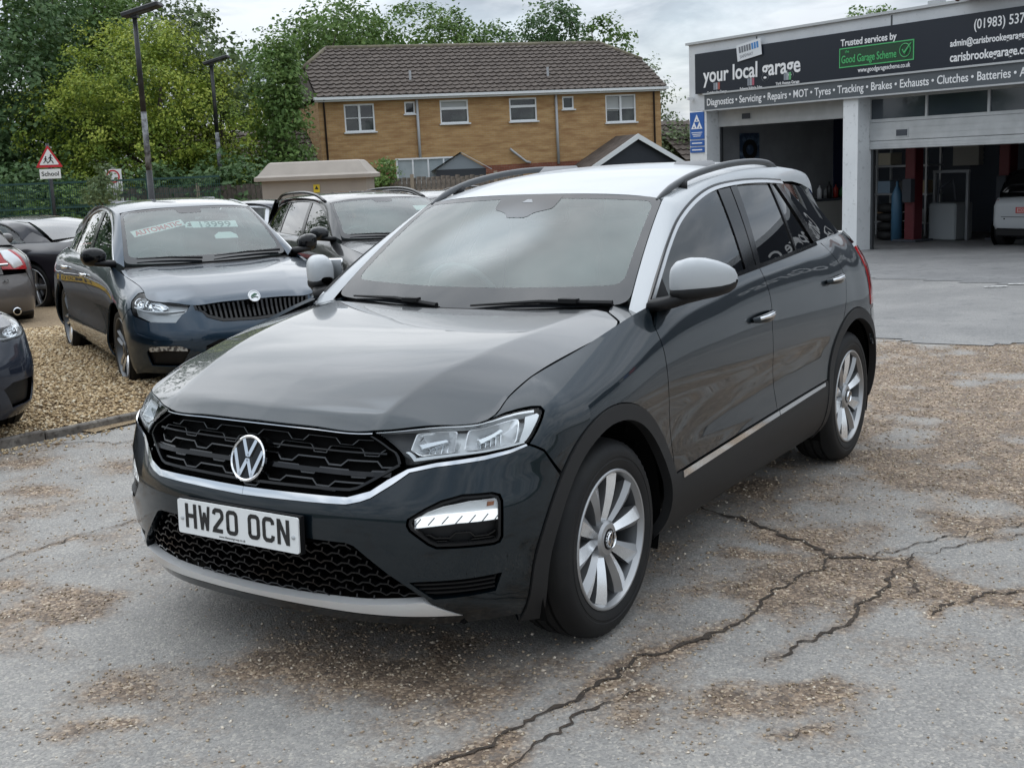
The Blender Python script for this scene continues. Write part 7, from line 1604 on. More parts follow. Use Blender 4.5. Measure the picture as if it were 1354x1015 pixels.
    sl = sd([(-arch * math.cos(R_(aend)) - .0, sill_z - .004), (-sh.wb + arch * math.cos(R_(aend)), sill_z - .004)]) + sd([(-sh.wb + arch - .02, zz(.20)), (-arch + .02, zz(.20))])
    for m in (False, True): panel('sill', N, sl, tail.get('sill', pm), root, mirror=m, h=.08)
    # tail: bumper, lamps, lid
    lamp = tail.get('lamp', [(uq - .02, .58), (uq - .02, .80), (uq + .28, .80), (uq + .30, .60)])
    C.pn('rear_bumper', N, [(U1, .04), (uq - .1, .06), (uq - .14, .12), (uq - .09, .355), (uq + .01, .555), (U1, .555)], pm, both=True, h=.06)
    C.pn('tail_light', N, lamp, RED_LENS, both=True, offs=.003, flange=.02, h=.06)
    C.pn('boot_panel', N, [(U1, .56), (uq + .305, .56), (uq + .285, .805), (uq + .005, .81), (uq + .002, V1), (U1, V1)], pm, both=True, h=.06)
    # bonnet
    ed = np.array([N.ev(np.array([a]), np.array([V1]))[0][:2] for a in np.linspace(0, sh.ucol[8] + .1, 34)]); ed = ed[ed[:, 0] > ws[0] + .12]
    xe = ws[0] + .07; half = [tuple(p) for p in ed] + [(xe - .06, ed[-1, 1] - .02), (xe, .30), (xe + .01, 0)]
    cr = [(x, sg * (float(spl(*sh.crease, sh.unwarp_x(np.array(x)))) * sh.ky + dd)) for x in np.arange(xe, .6, .05) for sg in (1, -1) for dd in (-.012, 0, .012)]
    panel('bonnet', C.hood, half + [(a, -b) for a, b in reversed(half) if b > 1e-6], pm, root, h=.05, gap=.002, flange=.014, extra=np.array(cr))
    # glasshouse
    x0, zs, xt, zt, hw, htp = ws; WS = screen(*ws)
    def gy(x, z):
        d = np.maximum(z - C.zb(x), -.08); t = np.clip((x - tail['taper'][0]) / -tail['taper'][1], 0, 1.4)**1.5
        return C.yb(x) - .012 - d * tumb[0] - d * np.abs(d) * tumb[1] - tail['taper'][2] * t * np.clip(d / .3, 0, 1.2)
    G = Fn(lambda U, V: (U, gy(U, V), V), -1.0); gyf = lambda x, z: float(gy(np.array([x]), np.array([z]))[0])
    wp = round_poly([(-hw * .985, 0), (hw * .985, 0), (hw * .985, .70), (-hw * .985, .70)], .06)
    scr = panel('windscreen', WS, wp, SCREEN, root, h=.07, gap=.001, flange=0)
    inn = round_poly([(-hw * .93, .07), (hw * .93, .07), (hw * .94, .665), (-hw * .94, .665)], .05)
    panel('glass_edge_band', WS, wp, mat('glass_frit'), scr, holes=[inn], h=.07, gap=.001, flange=0, offs=.0006)
    panel('camera_housing', WS, round_poly([(-.14, .70), (.14, .70), (.12, .60), (-.12, .60)], .03), mat('glass_frit'), scr, h=.06, offs=.0012, flange=0)
    rk = np.array(roof); ry = lambda x: spl(rk[:, 0], rk[:, 2], x)
    roofz = lambda x, y: spl(rk[:, 0], rk[:, 1], x) - .030 * np.abs(y / .57)**2.2 - .012 * np.abs(y / .57)**6
    RF = Fn(lambda U, V: (U, V, roofz(U, V)))
    front = [tuple(float(WS.f_(np.array([e * hw * .985]), np.array([.703]))[j][0]) for j in (0, 1)) for e in np.linspace(-1, 1, 9)]
    re = [(x, float(ry(x))) for x in np.linspace(xt - .12, rk[-1, 0], 10)]
    panel('roof', RF, front + re + [(a - .02, -b) if 0 else (a, -b) for a, b in reversed(re)], pm, root, h=.09, gap=.001, flange=.02)
    ln = catmull(line, 5)
    A = [tuple(float(q[0]) for q in WS.f_(np.array([hw * .985]), np.array([v]))) for v in np.linspace(-.03, .70, 9)] + [(x, y, float(roofz(np.array([x]), np.array([y]))[0])) for x, y in re[1:]]
    B = [(x, gyf(x, z) + .003, z) for x, z in ln] + [(x, gyf(x, z) + .003, z) for x, z in tail.get('ext', [])]
    def resample(P, n):
        P = np.array(P); L = np.concatenate([[0], np.cumsum(np.linalg.norm(np.diff(P, axis=0), axis=1))]); t = np.linspace(0, L[-1], n); return np.stack([np.interp(t, L, P[:, j]) for j in range(3)], 1)
    xa, xbb = resample(A, 50), resample(B, 50); V = []; F = []; mc = 6
    for i in range(50):
        a, b = xa[i], xbb[i]; c = (a + b) / 2 + np.array([0, .6, .8]) * (.18 * np.linalg.norm(b - a))
        for j in range(mc): t = j / (mc - 1); V.append((1 - t)**2 * a + 2 * t * (1 - t) * c + t * t * b)
    for i in range(49):
        for j in range(mc - 1): F.append((i * mc + j, i * mc + j + 1, (i + 1) * mc + j + 1, (i + 1) * mc + j))
    mesh_obj('cant_rail', V, F, pm, root); mesh_obj('cant_rail', [(x, -y, z) for x, y, z in V], [f[::-1] for f in F], pm, root)
    zl = lambda x: float(np.interp(-x, -ln[:, 0], ln[:, 1]))
    for m in (False, True):
        prev = ln[0, 0] + 0; edges = []
        for (pb, pt, w) in pillars: edges.append((pb, pt, w))
        segs = []; left = None
        for i in range(len(edges) + 1):
            lo = edges[i - 1] if i else None; hi = edges[i] if i < len(edges) else None
            lb, lt = (line[0][0] - .02, line[0][0]) if lo is None else (lo[0] - lo[2], lo[1] - lo[2])
            hb, ht_ = (tail['winend'][0], tail['winend'][1]) if hi is None else (hi[0], hi[1])
            tp = [(x, z - .012) for x, z in ln if ht_ < x < lt]
            if lo is None: poly = [(lb, zbx(lb))] + tp + [(ht_, zl(ht_) - .012), (hb, zbx(hb))]
            else: poly = [(lb, zbx(lb)), (lt, zl(lt) - .012)] + tp + [(ht_, zl(ht_) - .012), (hb, zbx(hb))]
            panel('side_window', G, poly, side_glass if i == 0 else tail.get('rear_glass', side_glass), dl[m] if i == 0 else dl['r', m], mirror=m, h=.12, gap=0, flange=0, offs=-.004)
            if hi: panel('door_pillar', G, [(hb, zbx(hb)), (ht_, zl(ht_) - .01), (ht_ - hi[2], zl(ht_ - hi[2]) - .01), (hb - hi[2], zbx(hb - hi[2]))], trim or GLOSS_BK, root, mirror=m, h=.1, gap=0, offs=.001)
        ribbon('belt_trim', G, [[(x, zbx(x) - .003) for x in np.linspace(line[0][0] - .03, tail['winend'][0], 14)]], .016, -.01, .012, trim or tail.get('belt', GLOSS_BK), root, mirror=m, h=.1)
        if trim or tail.get('frame'): ribbon('window_trim', G, [[(x, z - .006) for x, z in ln]], tail.get('frame_w', .02), -.005, .006, trim or tail['frame'], root, mirror=m, h=.08)
        # pillar between side glass and rear screen
        we, rb, rtp = tail['winend'], tail['rw_bot'], tail['rw_top']
        q = [(we[0] - .002, zbx(we[0])), (we[1] - .002, zl(we[1]))] + [(x, z) for x, z in tail.get('ext', [])] + [(rb[0], zbx(rb[0]))]
        panel('rear_pillar', G, q, pm, root, mirror=m, h=.08, gap=0, flange=.004)
    # rear screen and lid
    (xb_, zb_), (xtp, ztp) = tail['rw_bot'], tail['rw_top']; yb_, yt_ = gyf(xb_, zbx(xb_)) - .03, float(ry(rk[-1, 0]))
    V = []; F = []
    for i in range(7):
        t = i / 6; y = yb_ + (yt_ - yb_) * t; x = xb_ + (xtp - xb_) * t; z = zb_ + (ztp - zb_) * t + .03 * math.sin(math.pi * t)
        for j in range(9): e = -1 + 2 * j / 8; V.append((x - .05 * (1 - e * e), y * e, z + .02 * (1 - e * e)))
        if i:
            for j in range(8): F.append(((i - 1) * 9 + j, (i - 1) * 9 + j + 1, i * 9 + j + 1, i * 9 + j))
    mesh_obj('rear_window', V, [f[::-1] for f in F], tail.get('rw_mat', GLASS_DK), root)
    tp = [N.ev(np.array([a]), np.array([V1]))[0] for a in np.linspace(topU(xb_ + .06), U1, 16)]
    V = []; F = []
    for i, q in enumerate(tp):
        for j in range(9): e = -1 + 2 * j / 8; V.append((q[0] if q[0] < xb_ + .06 else xb_ + .06, q[1] * e, q[2] + tail.get('crown', .02) * (1 - e * e)))
        if i:
            for j in range(8): F.append(((i - 1) * 9 + j, (i - 1) * 9 + j + 1, i * 9 + j + 1, i * 9 + j))
    mesh_obj('boot_lid', V, F, pm, root)
    if rails:
        for sg in (1, -1):
            mb = MB(); pts = [(x, sg * (float(ry(x)) - .01), float(roofz(np.array([x]), np.array([float(ry(x)) - .01]))[0]) + dz) for x, dz in zip(np.linspace(xt - .15, rk[-1, 0] + .15, 9), (.0, .04, .055, .06, .06, .06, .055, .04, 0))]
            mb.tube(catmull(pts, 3), .018, 8); mb.obj('roof_rail', GLOSS_BK, root, smooth=True)
    # mirrors, handles, cabin, wheels
    for sg in (1, -1):
        secs = [((x0 - .16 + dx, yw - .04 + .19 * t, zbx(-.6) + .080), a, b, (1, 0, .05), (0, 0, 1), 2.6) for t, dx, a, b in ((0, 0, .035, .03), (.12, .004, .06, .055), (.35, .005, .072, .072), (.65, -.008, .07, .075), (.88, -.03, .055, .06), (1, -.05, .01, .02))]
        cp = superloft('door_mirror', secs, mirror_m or pm, root, mirror=sg < 0, n=20); arm = [((x0 - .13, yw - .10, zbx(-.6) + .015), .075, .03, (1, 0, 0), (0, 0, 1), 3), ((x0 - .16, yw + .06, zbx(-.6) + .03), .06, .025, (1, 0, 0), (0, 0, 1), 3)]; superloft('mirror_arm', arm, BLACK_PL, cp, mirror=sg < 0, n=12)
    for par, m, x in ((dl[False], False, xb + .11), (dl[True], True, xb + .11), (dl['r', False], False, xr + .08), (dl['r', True], True, xr + .08)):
        secs = []; z = zbx(x) - .13
        for t in np.linspace(0, 1, 7): p = C.side([(x + .1 - .2 * t, z)])[0]; q = N.ev(p[:1], p[1:])[0]; secs.append(((q[0], q[1] + .006 + .034 * math.sin(math.pi * t)**.6, q[2]), .010, .011 + .008 * math.sin(math.pi * t), (0, 1, 0), (0, 0, 1), 2.3))
        superloft('door_handle', secs, tail.get('handle', pm), par, mirror=m, n=10)
    mb = MB(); V, F = loft([[(x0 - .05 - .08 * e * e, e * .66, zs - .01), (x0 - .25, e * .66, zs + .01), (x0 - .42, e * .66, zs - .01), (x0 - .45, e * .66, .6), (x0 - .1, e * .66, .6)] for e in np.linspace(-1, 1, 7)]); mb.add(V, F); mb.obj('dashboard', CABIN, root, smooth=True)
    mb = MB(); mb.box((-1.6, 0, .35), (2.6, 1.4, .05)); mb.obj('cabin_floor', CABIN, root)
    if headrests:
        for y in (-.36, .36): seat(root, x0 - 1.02, y, .55)
        steering_wheel(root, x0 - .58, -.36, zs - .05)
        mb = MB(); mb.box((x0 - 1.9, 0, .58), (.5, 1.15, .16), bev=.05); mb.box((x0 - 2.15, 0, .86), (.16, 1.15, .55), R=Matrix.Rotation(-.25, 3, 'Y'), bev=.05); mb.obj('rear_bench', SEAT, root, smooth=True)
    mb = MB()
    for e0, e1 in ((.9, .05), (-.10, -.85)):
        P = [np.array([float(q[0]) for q in WS.f_(np.array([e * hw]), np.array([v]))]) + np.array([.012, 0, .02]) for e, v in ((e0, .02), ((e0 + e1) / 2, .04), (e1, .03))]; mb.tube([tuple(p) for p in P], [.012, .009, .004], 6)
    mb.obj('wiper', BLACK_PL, root)
    V = []; F = []
    for i, y in enumerate(np.linspace(-.72, .72, 15)):
        e = y / .72; V += [(xe + .03 - .05 * e * e, y * sh.ky, float(C.hood_zw(xe - .02, abs(y))) - .025), (x0 - .03 - .10 * e * e, y * .96, zs + .0)]
        if i: F.append((2 * i - 2, 2 * i - 1, 2 * i + 1, 2 * i))
    mesh_obj('scuttle', V, F, BLACK_PL, root)
    C.shell(arch + .02); wheel_well(root, 0, yw + .0, arch + .015); wheel_well(root, -sh.wb, yw, arch + .015)
    for x, l, sp in ((0, True, spin), (0, False, spin + .3), (-sh.wb, True, spin + .5), (-sh.wb, False, spin + .9)): put_wheel(root, wkey, x, yw - .005, Rw, l, sp)
    C.WS, C.G, C.gy, C.scr, C.HLp, C.grl, C.roofz, C.uq = WS, G, gyf, scr, HLp, grl, roofz, uq
    return C
wheel_meshes('multi', .318, .225, .246, 'vee', ALLOY_DK, ALLOY_CUT)
wheel_meshes('five', .335, .245, .265, 'five', ALLOY, ALLOY)
GLASS_MIDT = glass_mat('tinted_glass', (.16, .19, .19), film=.03)
# dark blue grey hatch with the price in its windscreen
pm = paint('blue_grey_paint', (.013, .030, .050), metal=.7, rough=.38)
low = [(0, 0), (.19, .16), (.42, .36), (.66, .56), (.80, .69), (.92, .815), (1.047, .935), (1.15, .985), (1.6, 1.40)]
sh = make_shape(.90, 2.686, 1.08, .997, low, crease=((.75, .60, .1, -.45), (.33, .34, .46, .55)), crease_r=.008, out_slope=((.75, .5, .1, -.45), (.10, .09, .08, .07)))
V_OCT = sh.net.V1
SK = car_like('blue_grey_car', 'dark blue grey hatchback with an automatic sticker and a price in its windscreen', (-3.516, -4.54, -.055), R_(61.62), pm, sh, (-.36, .93, -1.04, 1.375, .70, .575),
    [(-.95, 1.34, .55), (-1.04, 1.376, .575), (-1.3, 1.42, .585), (-1.7, 1.447, .585), (-2.1, 1.43, .57), (-2.5, 1.385, .54), (-2.75, 1.34, .51)], [(-.52, .975), (-.75, 1.10), (-1.05, 1.25), (-1.4, 1.345), (-1.75, 1.378), (-2.1, 1.36), (-2.5, 1.27), (-2.72, 1.17)], [(-1.49, -1.62, .13), (-2.42, -2.42, .05)],
    dict(taper=(-2.2, .8, .06), winend=(-2.78, -2.70), rw_bot=(-3.35, 1.0), rw_top=(-2.75, 1.33), ext=[(-2.80, 1.20), (-3.1, 1.08)], frame=SATIN, frame_w=.014, belt=SATIN, handle=CHROME), Rw=.318, wkey='multi', arch=.372, h=.05, doors=(-.42, -1.46, -2.36), mirror_m=GLOSS_BK, hl=[(.47, V_OCT), (.62, V_OCT), (.80, V_OCT), (.90, .80), (.975, .74), (.988, .66), (.95, .50), (.80, .455), (.60, .445), (.51, .53)])
N, V1, root, WS = SK.N, SK.V1, SK.root, SK.WS
bars = []
for u_ in np.arange(-.40, .41, .036):
    w = abs(u_); zt = .80 if w > .13 else .775 - 0; zb2 = .45 + max(0, (w - .30)) * 1.2; bars.append([(u_, zb2), (u_ * 1.03, zt if w < .36 else .80)])
ribbon('grille_slat', N, bars, .016, -.04, -.004, GLOSS_BK, root, h=.06); fr = [(0, .43), (.25, .44), (.36, .475), (.43, .60), (.440, .815), (.36, .835), (.13, .80), (.08, .775), (0, .765)]; fr = fr + [(-a, b) for a, b in reversed(fr) if a > 1e-6]; ribbon('grille_surround', N, [fr + [fr[0]]], .020, -.02, .006, GLOSS_BK, root, h=.05)
for f in (lambda p: p, mir): ribbon('daylight_strip', N, [f([(.54, .245), (.70, .255), (.84, .245)])], .036, -.03, -.006, mat('drl_clear', (.55, .58, .60), .15, metal=.6, noise=(40, (.12, .12, .13), .45, .55)), root); ribbon('bumper_fold', N, [f([(.955, .50), (.915, .36)]), f([(.915, .36), (.80, .33), (.50, .315)])], .016, -.004, .010, pm, root)
bc = Vector((.800, 0, .725)); M = frame(bc, (0, 1, 0), Vector((-.55, 0, 1)).normalized()); mb = MB(); mb.lathe([(0, .0), (.038, .001), (.041, .005), (.046, .005), (.048, 0)], 32, 'z'); mb.V = [tuple(M @ Vector(v)) for v in mb.V]; bd = mb.obj('badge', SATIN, root, sharp=30)
mb = MB(); mb.V = []; mb.prism([(-.028, -.01), (.0, .0), (.028, .012), (.006, .022), (-.006, .016), (-.022, .006)], .003, M @ Vector((0, 0, .003)), M.to_3x3() @ Vector((1, 0, 0)), M.to_3x3() @ Vector((0, 1, 0))); mb.tube([M @ Vector((-.024, -.016, .006)), M @ Vector((.01, -.006, .006)), M @ Vector((.028, -.016, .006))], .003, 6); mb.obj('badge_arrow', mat('badge_green', (.02, .10, .05), .3), bd)
# papers behind the glass
def on_screen(C, e, v, rot=0.0, d=-.014):
    U, V = np.array([e]), np.array([v]); p = C.WS.ev(U, V)[0]; n = C.WS.nrm(U, V)[0]; ax = C.WS.ev(U + .01, V)[0] - C.WS.ev(U - .01, V)[0]; ax = Vector(ax).normalized(); nn = Vector(n); ay = nn.cross(ax).normalized(); q = Vector(p) + nn * d
    return Matrix.Translation(q) @ frame((0, 0, 0), ax, ay) @ Matrix.Rotation(rot, 4, 'Z')
PAPER = mat('price_card', (.86, .90, .87), .6); REDI = mat('sticker_red', (.66, .01, .012), .5); GREYI = mat('price_ink', (.10, .22, .20), .5)
def card(M, w, h, m, name, parent, d=.002): mb = MB(); mb.prism([(-w / 2, -h / 2), (w / 2, -h / 2), (w / 2, h / 2), (-w / 2, h / 2)], d, M @ Vector((0, 0, -d)), M.to_3x3() @ Vector((1, 0, 0)), M.to_3x3() @ Vector((0, 1, 0))); return mb.obj(name, m, parent)
def rootless(o, label, cat, C): o.parent = None; o.matrix_world = C.root.matrix_basis; tag(o, label, cat); return o
M = on_screen(SK, -.36, .43, R_(17)); st_ = card(M, .46, .095, mat('sticker_white', (.92, .86, .84), .6), 'windscreen_sticker', root); rootless(st_, 'white strip reading automatic in red behind the windscreen glass', 'sticker', SK); text_mesh('sticker_lettering', 'AUTOMATIC', .092, REDI, st_, M @ Matrix.Translation((0, -.032, .0008)), .0005, bold=.003, align='CENTER', sx=.77)
M = on_screen(SK, .185, .44, R_(-3)); st_ = card(M, .40, .10, PAPER, 'price_card', root); rootless(st_, 'pale price card reading 13999 behind the windscreen glass', 'price card', SK); text_mesh('price_figures', '13999', .125, GREYI, st_, M @ Matrix.Translation((0, -.044, .0008)), .0005, bold=.002, align='CENTER', sx=.95); text_mesh('price_sign', '\u00a3', .125, PAPER, st_, M @ Matrix.Translation((-.235, -.044, .0)), .0008, bold=.002, align='CENTER')
M = on_screen(SK, .235, .29, R_(-2)); mb = MB(); q = [(-.10, -.045), (.10, -.045), (.10, .0), (.06, .045), (-.05, .045), (-.10, .0)]; mb.prism(q, .002, M @ Vector((0, 0, -.002)), M.to_3x3() @ Vector((1, 0, 0)), M.to_3x3() @ Vector((0, 1, 0))); st_ = mb.obj('dealer_card', PAPER, root); rootless(st_, 'small arched white card below the price card', 'card', SK)
# black estate behind it
pm = paint('black_paint', (.006, .007, .0085))
sh = make_shape(.82, 2.76, 1.02, 1.0, [(0, 0), (.19, .18), (.80, .77), (1.047, .98), (1.15, 1.02), (1.6, 1.45)])
WG_ = car_like('black_estate', 'black estate car with roof rails behind the blue grey hatchback', (-6.78, -5.0, -.14), R_(60.6), pm, sh, (-.42, .985, -1.06, 1.405, .70, .60),
    [(-.95, 1.37, .57), (-1.06, 1.406, .60), (-1.4, 1.45, .61), (-1.9, 1.475, .61), (-2.5, 1.465, .60), (-3.0, 1.44, .57), (-3.35, 1.40, .53)], [(-.60, 1.03), (-.85, 1.17), (-1.1, 1.28), (-1.45, 1.365), (-1.9, 1.395), (-2.4, 1.385), (-2.9, 1.345), (-3.15, 1.28)], [(-1.55, -1.66, .10), (-2.50, -2.50, .07)],
    dict(taper=(-2.5, .9, .05), winend=(-3.30, -3.12), rw_bot=(-3.62, 1.02), rw_top=(-3.38, 1.39), ext=[(-3.2, 1.36), (-3.36, 1.34)], rear_glass=GLASS_DK, frame=GLOSS_BK), Rw=.33, wkey='multi', rails=True, h=.07, arch=.385)
M = on_screen(WG_, .47, .47, 0); st_ = card(M, .20, .10, PAPER, 'price_card', WG_.root); rootless(st_, 'pale price card half hidden in the black estate windscreen', 'price card', WG_)
# dark coupe at the back left
pm = paint('black_coupe_paint', (.008, .0065, .011)); coupe_low = [(0, 0), (.19, .15), (.42, .36), (.80, .71), (.95, .84), (1.047, .90), (1.15, .97), (1.6, 1.33)]
sh = make_shape(.95, 2.75, 1.05, 1.03, coupe_low)
ch = R_(277); rx, ry_ = -7.14, -12.17; ax0 = np.array([rx - .80 * math.sin(ch) * -1 * 0 - .85 * (-math.sin(ch)) * 1, ry_ - .85 * math.cos(ch)]); fa = ax0 + 2.75 * np.array([math.cos(ch), math.sin(ch)])
CP = car_like('black_coupe', 'black coupe with silver five spoke wheels seen beyond the silver car', (fa[0], fa[1], -.21), ch, pm, sh, (-.55, .90, -1.25, 1.275, .70, .56),
    [(-1.15, 1.24, .54), (-1.25, 1.276, .56), (-1.5, 1.31, .57), (-1.8, 1.322, .565), (-2.1, 1.305, .54), (-2.35, 1.27, .50)], [(-.72, .945), (-.95, 1.07), (-1.25, 1.19), (-1.55, 1.245), (-1.85, 1.245), (-2.1, 1.20), (-2.35, 1.10), (-2.5, 1.0)], [(-1.75, -1.62, .025)],
    dict(taper=(-1.9, .8, .10), winend=(-2.58, -2.46), rw_bot=(-3.05, 1.00), rw_top=(-2.36, 1.262), ext=[(-2.6, 1.12), (-2.9, 1.03)], rw_mat=glass_mat('rear_screen_glass', (.35, .42, .42), film=.06), crown=.05), Rw=.34, wkey='five', arch=.39, h=.08, doors=(-.50, -1.75, -2.2), yw=.90, headrests=False)
# silver sports car whose tail shows at the left edge
pm = paint('warm_silver_paint', (.13, .12, .115), metal=.3, rough=.4)
sh = make_shape(.95, 2.75, 1.0, 1.03, coupe_low)
jh = R_(243); corner = np.array([-5.574, -9.957]); fwd = np.array([math.cos(jh), math.sin(jh)]); lft = np.array([-math.sin(jh), math.cos(jh)]); fa = corner + lft * .86 + fwd * (2.75 + .82)
JG = car_like('silver_sports_car', 'silver sports car with a yellow plate cut off by the left edge', (fa[0], fa[1], -.15), jh, pm, sh, (-.55, .90, -1.25, 1.275, .70, .56),
    [(-1.15, 1.24, .54), (-1.25, 1.276, .56), (-1.5, 1.31, .57), (-1.8, 1.322, .565), (-2.1, 1.305, .54), (-2.35, 1.27, .50)], [(-.72, .945), (-.95, 1.07), (-1.25, 1.19), (-1.55, 1.245), (-1.85, 1.245), (-2.1, 1.20), (-2.35, 1.10), (-2.5, 1.0)], [(-1.75, -1.62, .025)],
    dict(taper=(-1.9, .8, .10), winend=(-2.58, -2.46), rw_bot=(-3.05, 1.00), rw_top=(-2.36, 1.262), ext=[(-2.6, 1.12), (-2.9, 1.03)], crown=.05, sill=BLACK_PL), Rw=.34, wkey='five', arch=.39, h=.06, doors=(-.50, -1.75, -2.2), yw=.90, headrests=False)
N = JG.N; uq = JG.uq; xr_ = -2.75 - .985
def tailbit(name, c, d, m, par=None): mb = MB(); mb.box(c, d, bev=.01); return mb.obj(name, m, par or JG.root)
cup('lamp_lens', N, [(uq + .03, .62), (uq + .16, .60), (uq + .22, .68), (uq + .18, .78), (uq + .06, .78)], [(1, .006), (.9, .014), (.3, .018)], mat('lamp_white'), JG.root, mirror=True)
tailbit('lid_chrome', (xr_ + .02, 0, .80), (.03, 1.15, .035), CHROME); tb = tailbit('number_plate', (xr_ - .012, 0, .70), (.012, .52, .111), PLATE_Y); plate_text('plate_letter', 'HOCW', tb, frame((xr_ - .0185, .05, .666), (0, -1, 0), (0, 0, 1)), stroke=12)
text_mesh('model_lettering', '4.2', .055, CHROME, JG.root, frame((xr_ + .04, -.50, .585), (.28, -1, 0), (0, 0, 1)), .004)
mb = MB()
for y in (-.62, .62): mb.lathe([(.035, .0), (.048, .0), (.048, .16), (.035, .16)], 16, 'x', c=(xr_ + .06, y, .235))
mb.obj('exhaust_pipe', CHROME, JG.root, smooth=True); ribbon('lower_valance', N, [[(N.U1 * 1.0, .05), (N.U1 - .6, .05), (uq - .05, .06)]], .05, -.02, .006, BLACK_PL, JG.root, mirror=True)
# dark blue hatch corner at the lower left edge
pm = paint('navy_paint', (.004, .0075, .018)); sh = make_shape(.84, 2.58, .80, .98, [(0, 0), (.19, .16), (.42, .36), (.66, .58), (.80, .71), (1.047, .93), (1.15, .98), (1.6, 1.42)])
gh = R_(80); fa = np.array([-.51, -4.53])
GO = car_like('navy_hatchback', 'dark navy hatchback whose front corner enters at the lower left edge', (fa[0], fa[1], -.012), gh, pm, sh, (-.36, .93, -1.04, 1.375, .68, .565),
    [(-.95, 1.34, .54), (-1.04, 1.376, .565), (-1.3, 1.42, .575), (-1.7, 1.447, .575), (-2.1, 1.43, .56), (-2.5, 1.40, .54), (-3.0, 1.36, .51)], [(-.52, .975), (-.75, 1.10), (-1.05, 1.25), (-1.4, 1.345), (-1.75, 1.378), (-2.1, 1.37), (-2.5, 1.33), (-2.72, 1.27)], [(-1.49, -1.62, .13), (-2.42, -2.42, .05)],
    dict(taper=(-2.2, .8, .05), winend=(-2.78, -2.70), rw_bot=(-3.25, 1.0), rw_top=(-3.02, 1.35), ext=[(-2.9, 1.30)]), Rw=.316, wkey='multi', arch=.37, h=.045, yw=.85)
ribbon('grille_slat', GO.N, [[(-.40, v), (0, v), (.40, v)] for v in (.52, .64, .75)], .02, -.04, -.006, GLOSS_BK, GO.root)
# blue saloon with bright window frames
pm = paint('royal_blue_paint', (.008, .012, .026)); sh = make_shape(.85, 2.85, 1.1, 1.02, [(0, 0), (.19, .17), (.80, .76), (1.047, .95), (1.15, 1.0), (1.6, 1.46)]); sm = T(352, 19.2); sh_ = R_(296)
SA = car_like('blue_saloon', 'dark blue saloon with bright window frames parked before the beige kiosk', (sm[0] + 1.95 * math.cos(sh_), sm[1] + 1.95 * math.sin(sh_), float(gz(sm[0], sm[1]))), sh_, pm, sh, (-.40, .95, -.98, 1.375, .70, .60),
    [(-.9, 1.34, .57), (-.98, 1.376, .60), (-1.3, 1.425, .61), (-1.8, 1.46, .61), (-2.3, 1.45, .60), (-2.7, 1.41, .58), (-2.95, 1.37, .55)], [(-.60, .99), (-.80, 1.15), (-.98, 1.28), (-1.2, 1.345), (-1.7, 1.375), (-2.2, 1.37), (-2.5, 1.32), (-2.62, 1.22), (-2.70, 1.02)], [(-1.50, -1.50, .06), (-2.32, -2.32, .06)],
    dict(taper=(-2.4, .8, .04), winend=(-2.72, -2.60), rw_bot=(-3.35, 1.0), rw_top=(-2.97, 1.36), ext=[(-2.95, 1.30), (-3.2, 1.1)], frame=WHITE_PAINT, frame_w=.04), Rw=.33, wkey='five', arch=.39, h=.09, trim=mat('bright_trim', (.78, .79, .80), .25, metal=.3))
# roof of a further estate seen over the white door mirror
pm = paint('slate_paint', (.018, .022, .027)); sh = make_shape(.85, 2.65, .9, 1.0, [(0, 0), (.19, .18), (.80, .80), (1.047, 1.0), (1.15, 1.05), (1.6, 1.52)]); q = T(600, 17.5); hh = R_(62)
TI = car_like('slate_estate', 'slate grey estate with roof rails just showing above the white roof edge', (q[0] + 1.7 * math.cos(hh), q[1] + 1.7 * math.sin(hh), float(gz(q[0], q[1])) - .03), hh, pm, sh, (-.42, 1.0, -1.06, 1.43, .70, .60),
    [(-.95, 1.39, .57), (-1.06, 1.43, .60), (-1.4, 1.48, .61), (-1.9, 1.51, .61), (-2.5, 1.50, .60), (-3.0, 1.47, .57), (-3.25, 1.43, .53)], [(-.60, 1.05), (-.85, 1.19), (-1.1, 1.30), (-1.45, 1.385), (-1.9, 1.42), (-2.4, 1.41), (-2.9, 1.37), (-3.1, 1.30)], [(-1.55, -1.66, .10), (-2.50, -2.50, .07)],
    dict(taper=(-2.5, .9, .05), winend=(-3.2, -3.08), rw_bot=(-3.45, 1.02), rw_top=(-3.28, 1.42), ext=[(-3.15, 1.36), (-3.26, 1.34)], rear_glass=GLASS_DK, frame=GLOSS_BK), Rw=.33, wkey='five', rails=True, h=.10, arch=.385)
# white microcar in the right bay
mc = empty('white_microcar', WG.matrix_basis @ Vector((2.18, 3.32, .02)), R_(66 + 90)); tag(mc, 'white microcar with a red plate parked in the right workshop bay', 'car')
WP = WHITE_PAINT
def ringm(x, hw_, z0, z1, top_hw, zt, zr): return [(x, -hw_ * .9, z0), (x, -hw_, z0 + .12), (x, -hw_, z1), (x, -top_hw * 1.02, zt), (x, -top_hw * .8, zr), (x, 0, zr + .02), (x, top_hw * .8, zr), (x, top_hw * 1.02, zt), (x, hw_, z1), (x, hw_, z0 + .12), (x, hw_ * .9, z0)]
V, F = loft([ringm(-1.28, .66, .38, .74, .62, .80, .82), ringm(-1.24, .74, .32, .80, .68, .90, .92), ringm(-1.1, .78, .28, .86, .74, .96, .97), ringm(-.4, .78, .25, .88, .76, .97, .98), ringm(.5, .78, .25, .86, .74, .93, .95), ringm(1.1, .76, .25, .74, .70, .80, .82), ringm(1.3, .62, .30, .58, .55, .64, .66)]); o = mesh_obj('body', V, F, WP, mc); o.data.set_sharp_from_angle(angle=R_(50))
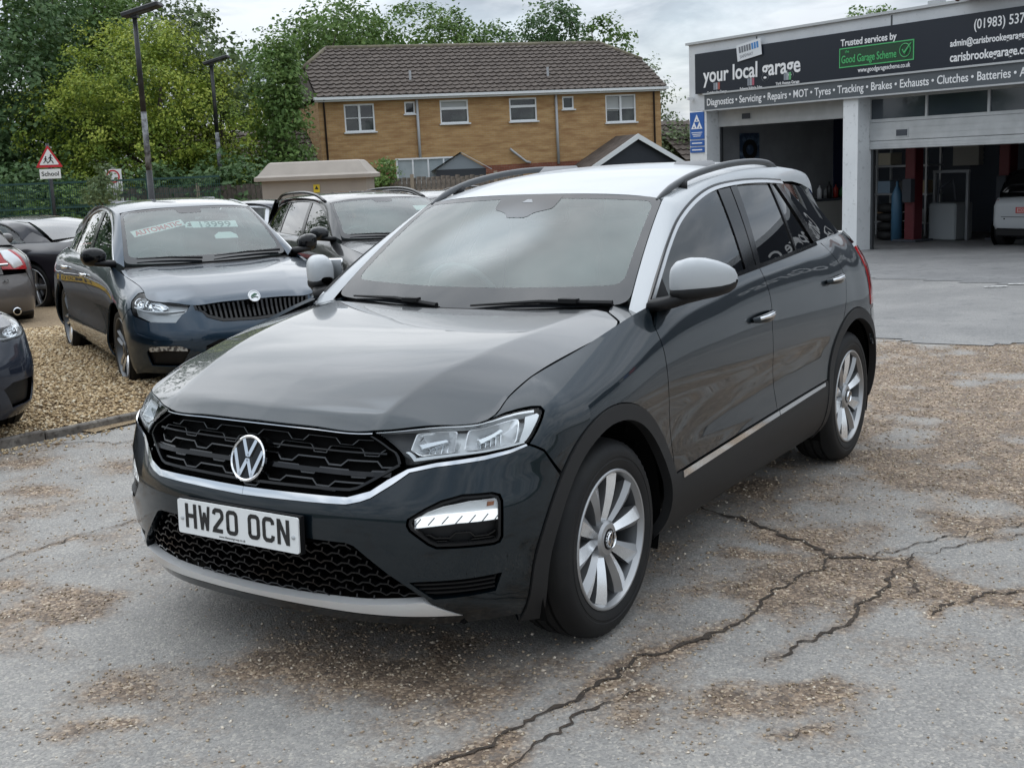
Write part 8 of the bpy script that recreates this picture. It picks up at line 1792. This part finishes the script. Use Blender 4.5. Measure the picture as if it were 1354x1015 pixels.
V, F = loft([ringm(-1.12, .70, .94, .96, .66, .98, .99), ringm(-.98, .71, .94, 1.25, .60, 1.42, 1.47), ringm(-.4, .72, .94, 1.28, .62, 1.47, 1.54), ringm(.1, .72, .94, 1.2, .60, 1.42, 1.48), ringm(.75, .70, .90, .94, .64, .95, .96)]); o = mesh_obj('glasshouse', V, F, GLOSS_BK, mc)
V, F = loft([[(x, y, z + .012 - .05 * (y / .6)**2) for y in np.linspace(-.6, .6, 7)] for x, z in ((-1.0, 1.46), (-.4, 1.545), (.1, 1.49))], closed=False, cap=False); mesh_obj('roof_panel', V, F, WP, mc)
mb = MB(); mb.box((-1.275, 0, .30), (.10, 1.3, .16), bev=.03); mb.obj('lower_valance', BLACK_PL, mc)
for s in (1, -1):
    mb = MB()
    for z, r in ((.86, .062), (.73, .062)): mb.lathe([(0, .03), (r * .7, .028), (r, .01), (r, -.04)][::-1], 18, 'x', c=(0, 0, 0)); 
    mb.V = []; mb.F = []; mb.M = []
    for z, r in ((.86, .065), (.73, .065)): mb.lathe([(r, .05), (r, -.01), (r * .7, -.03), (0, -.032)], 18, 'x', c=(-1.20, s * .665, z))
    mb.obj('tail_light', RED_LENS, mc, smooth=True)
mb = MB(); mb.box((-1.292, 0, .73), (.012, .46, .115)); pl_ = mb.obj('number_plate', mat('plate_red', (.50, .04, .04), .4), mc); mb = MB(); mb.box((-1.2995, 0, .73), (.003, .40, .085)); mb.obj('plate_panel', mat('plate_pink', (.62, .40, .38), .4), pl_); plate_text('plate_letter', 'H0CW', pl_, frame((-1.3015, .17, .70), (0, -1, 0), (0, 0, 1)), k=.8, mt=mat('plate_red'))
mb = MB(); mb.box((-1.283, 0, .60), (.012, 1.1, .012)); mb.obj('bumper_line', ALLOY_DK, mc); mb = MB(); mb.lathe([(.016, .0), (.016, -.012), (0, -.012)], 12, 'x', c=(-1.27, .48, .56)); mb.obj('fog_hole', DARK, mc)
wheel_meshes('small', .285, .175, .19, 'five', ALLOY_DK, ALLOY_DK)
for x, l in ((.90, True), (.90, False), (-.92, True), (-.92, False)): put_wheel(mc, 'small', x, .765, .285, l, .2)
mb = MB()
for x in (.90, -.92):
    for s in (1, -1): mb.lathe([(.345, 0), (.345, -.005), (0, -.005)], 24, 'y', c=(x, s * .783 - (0 if s > 0 else -.0), .30))
mb.obj('wheel_arch', DARK, mc)
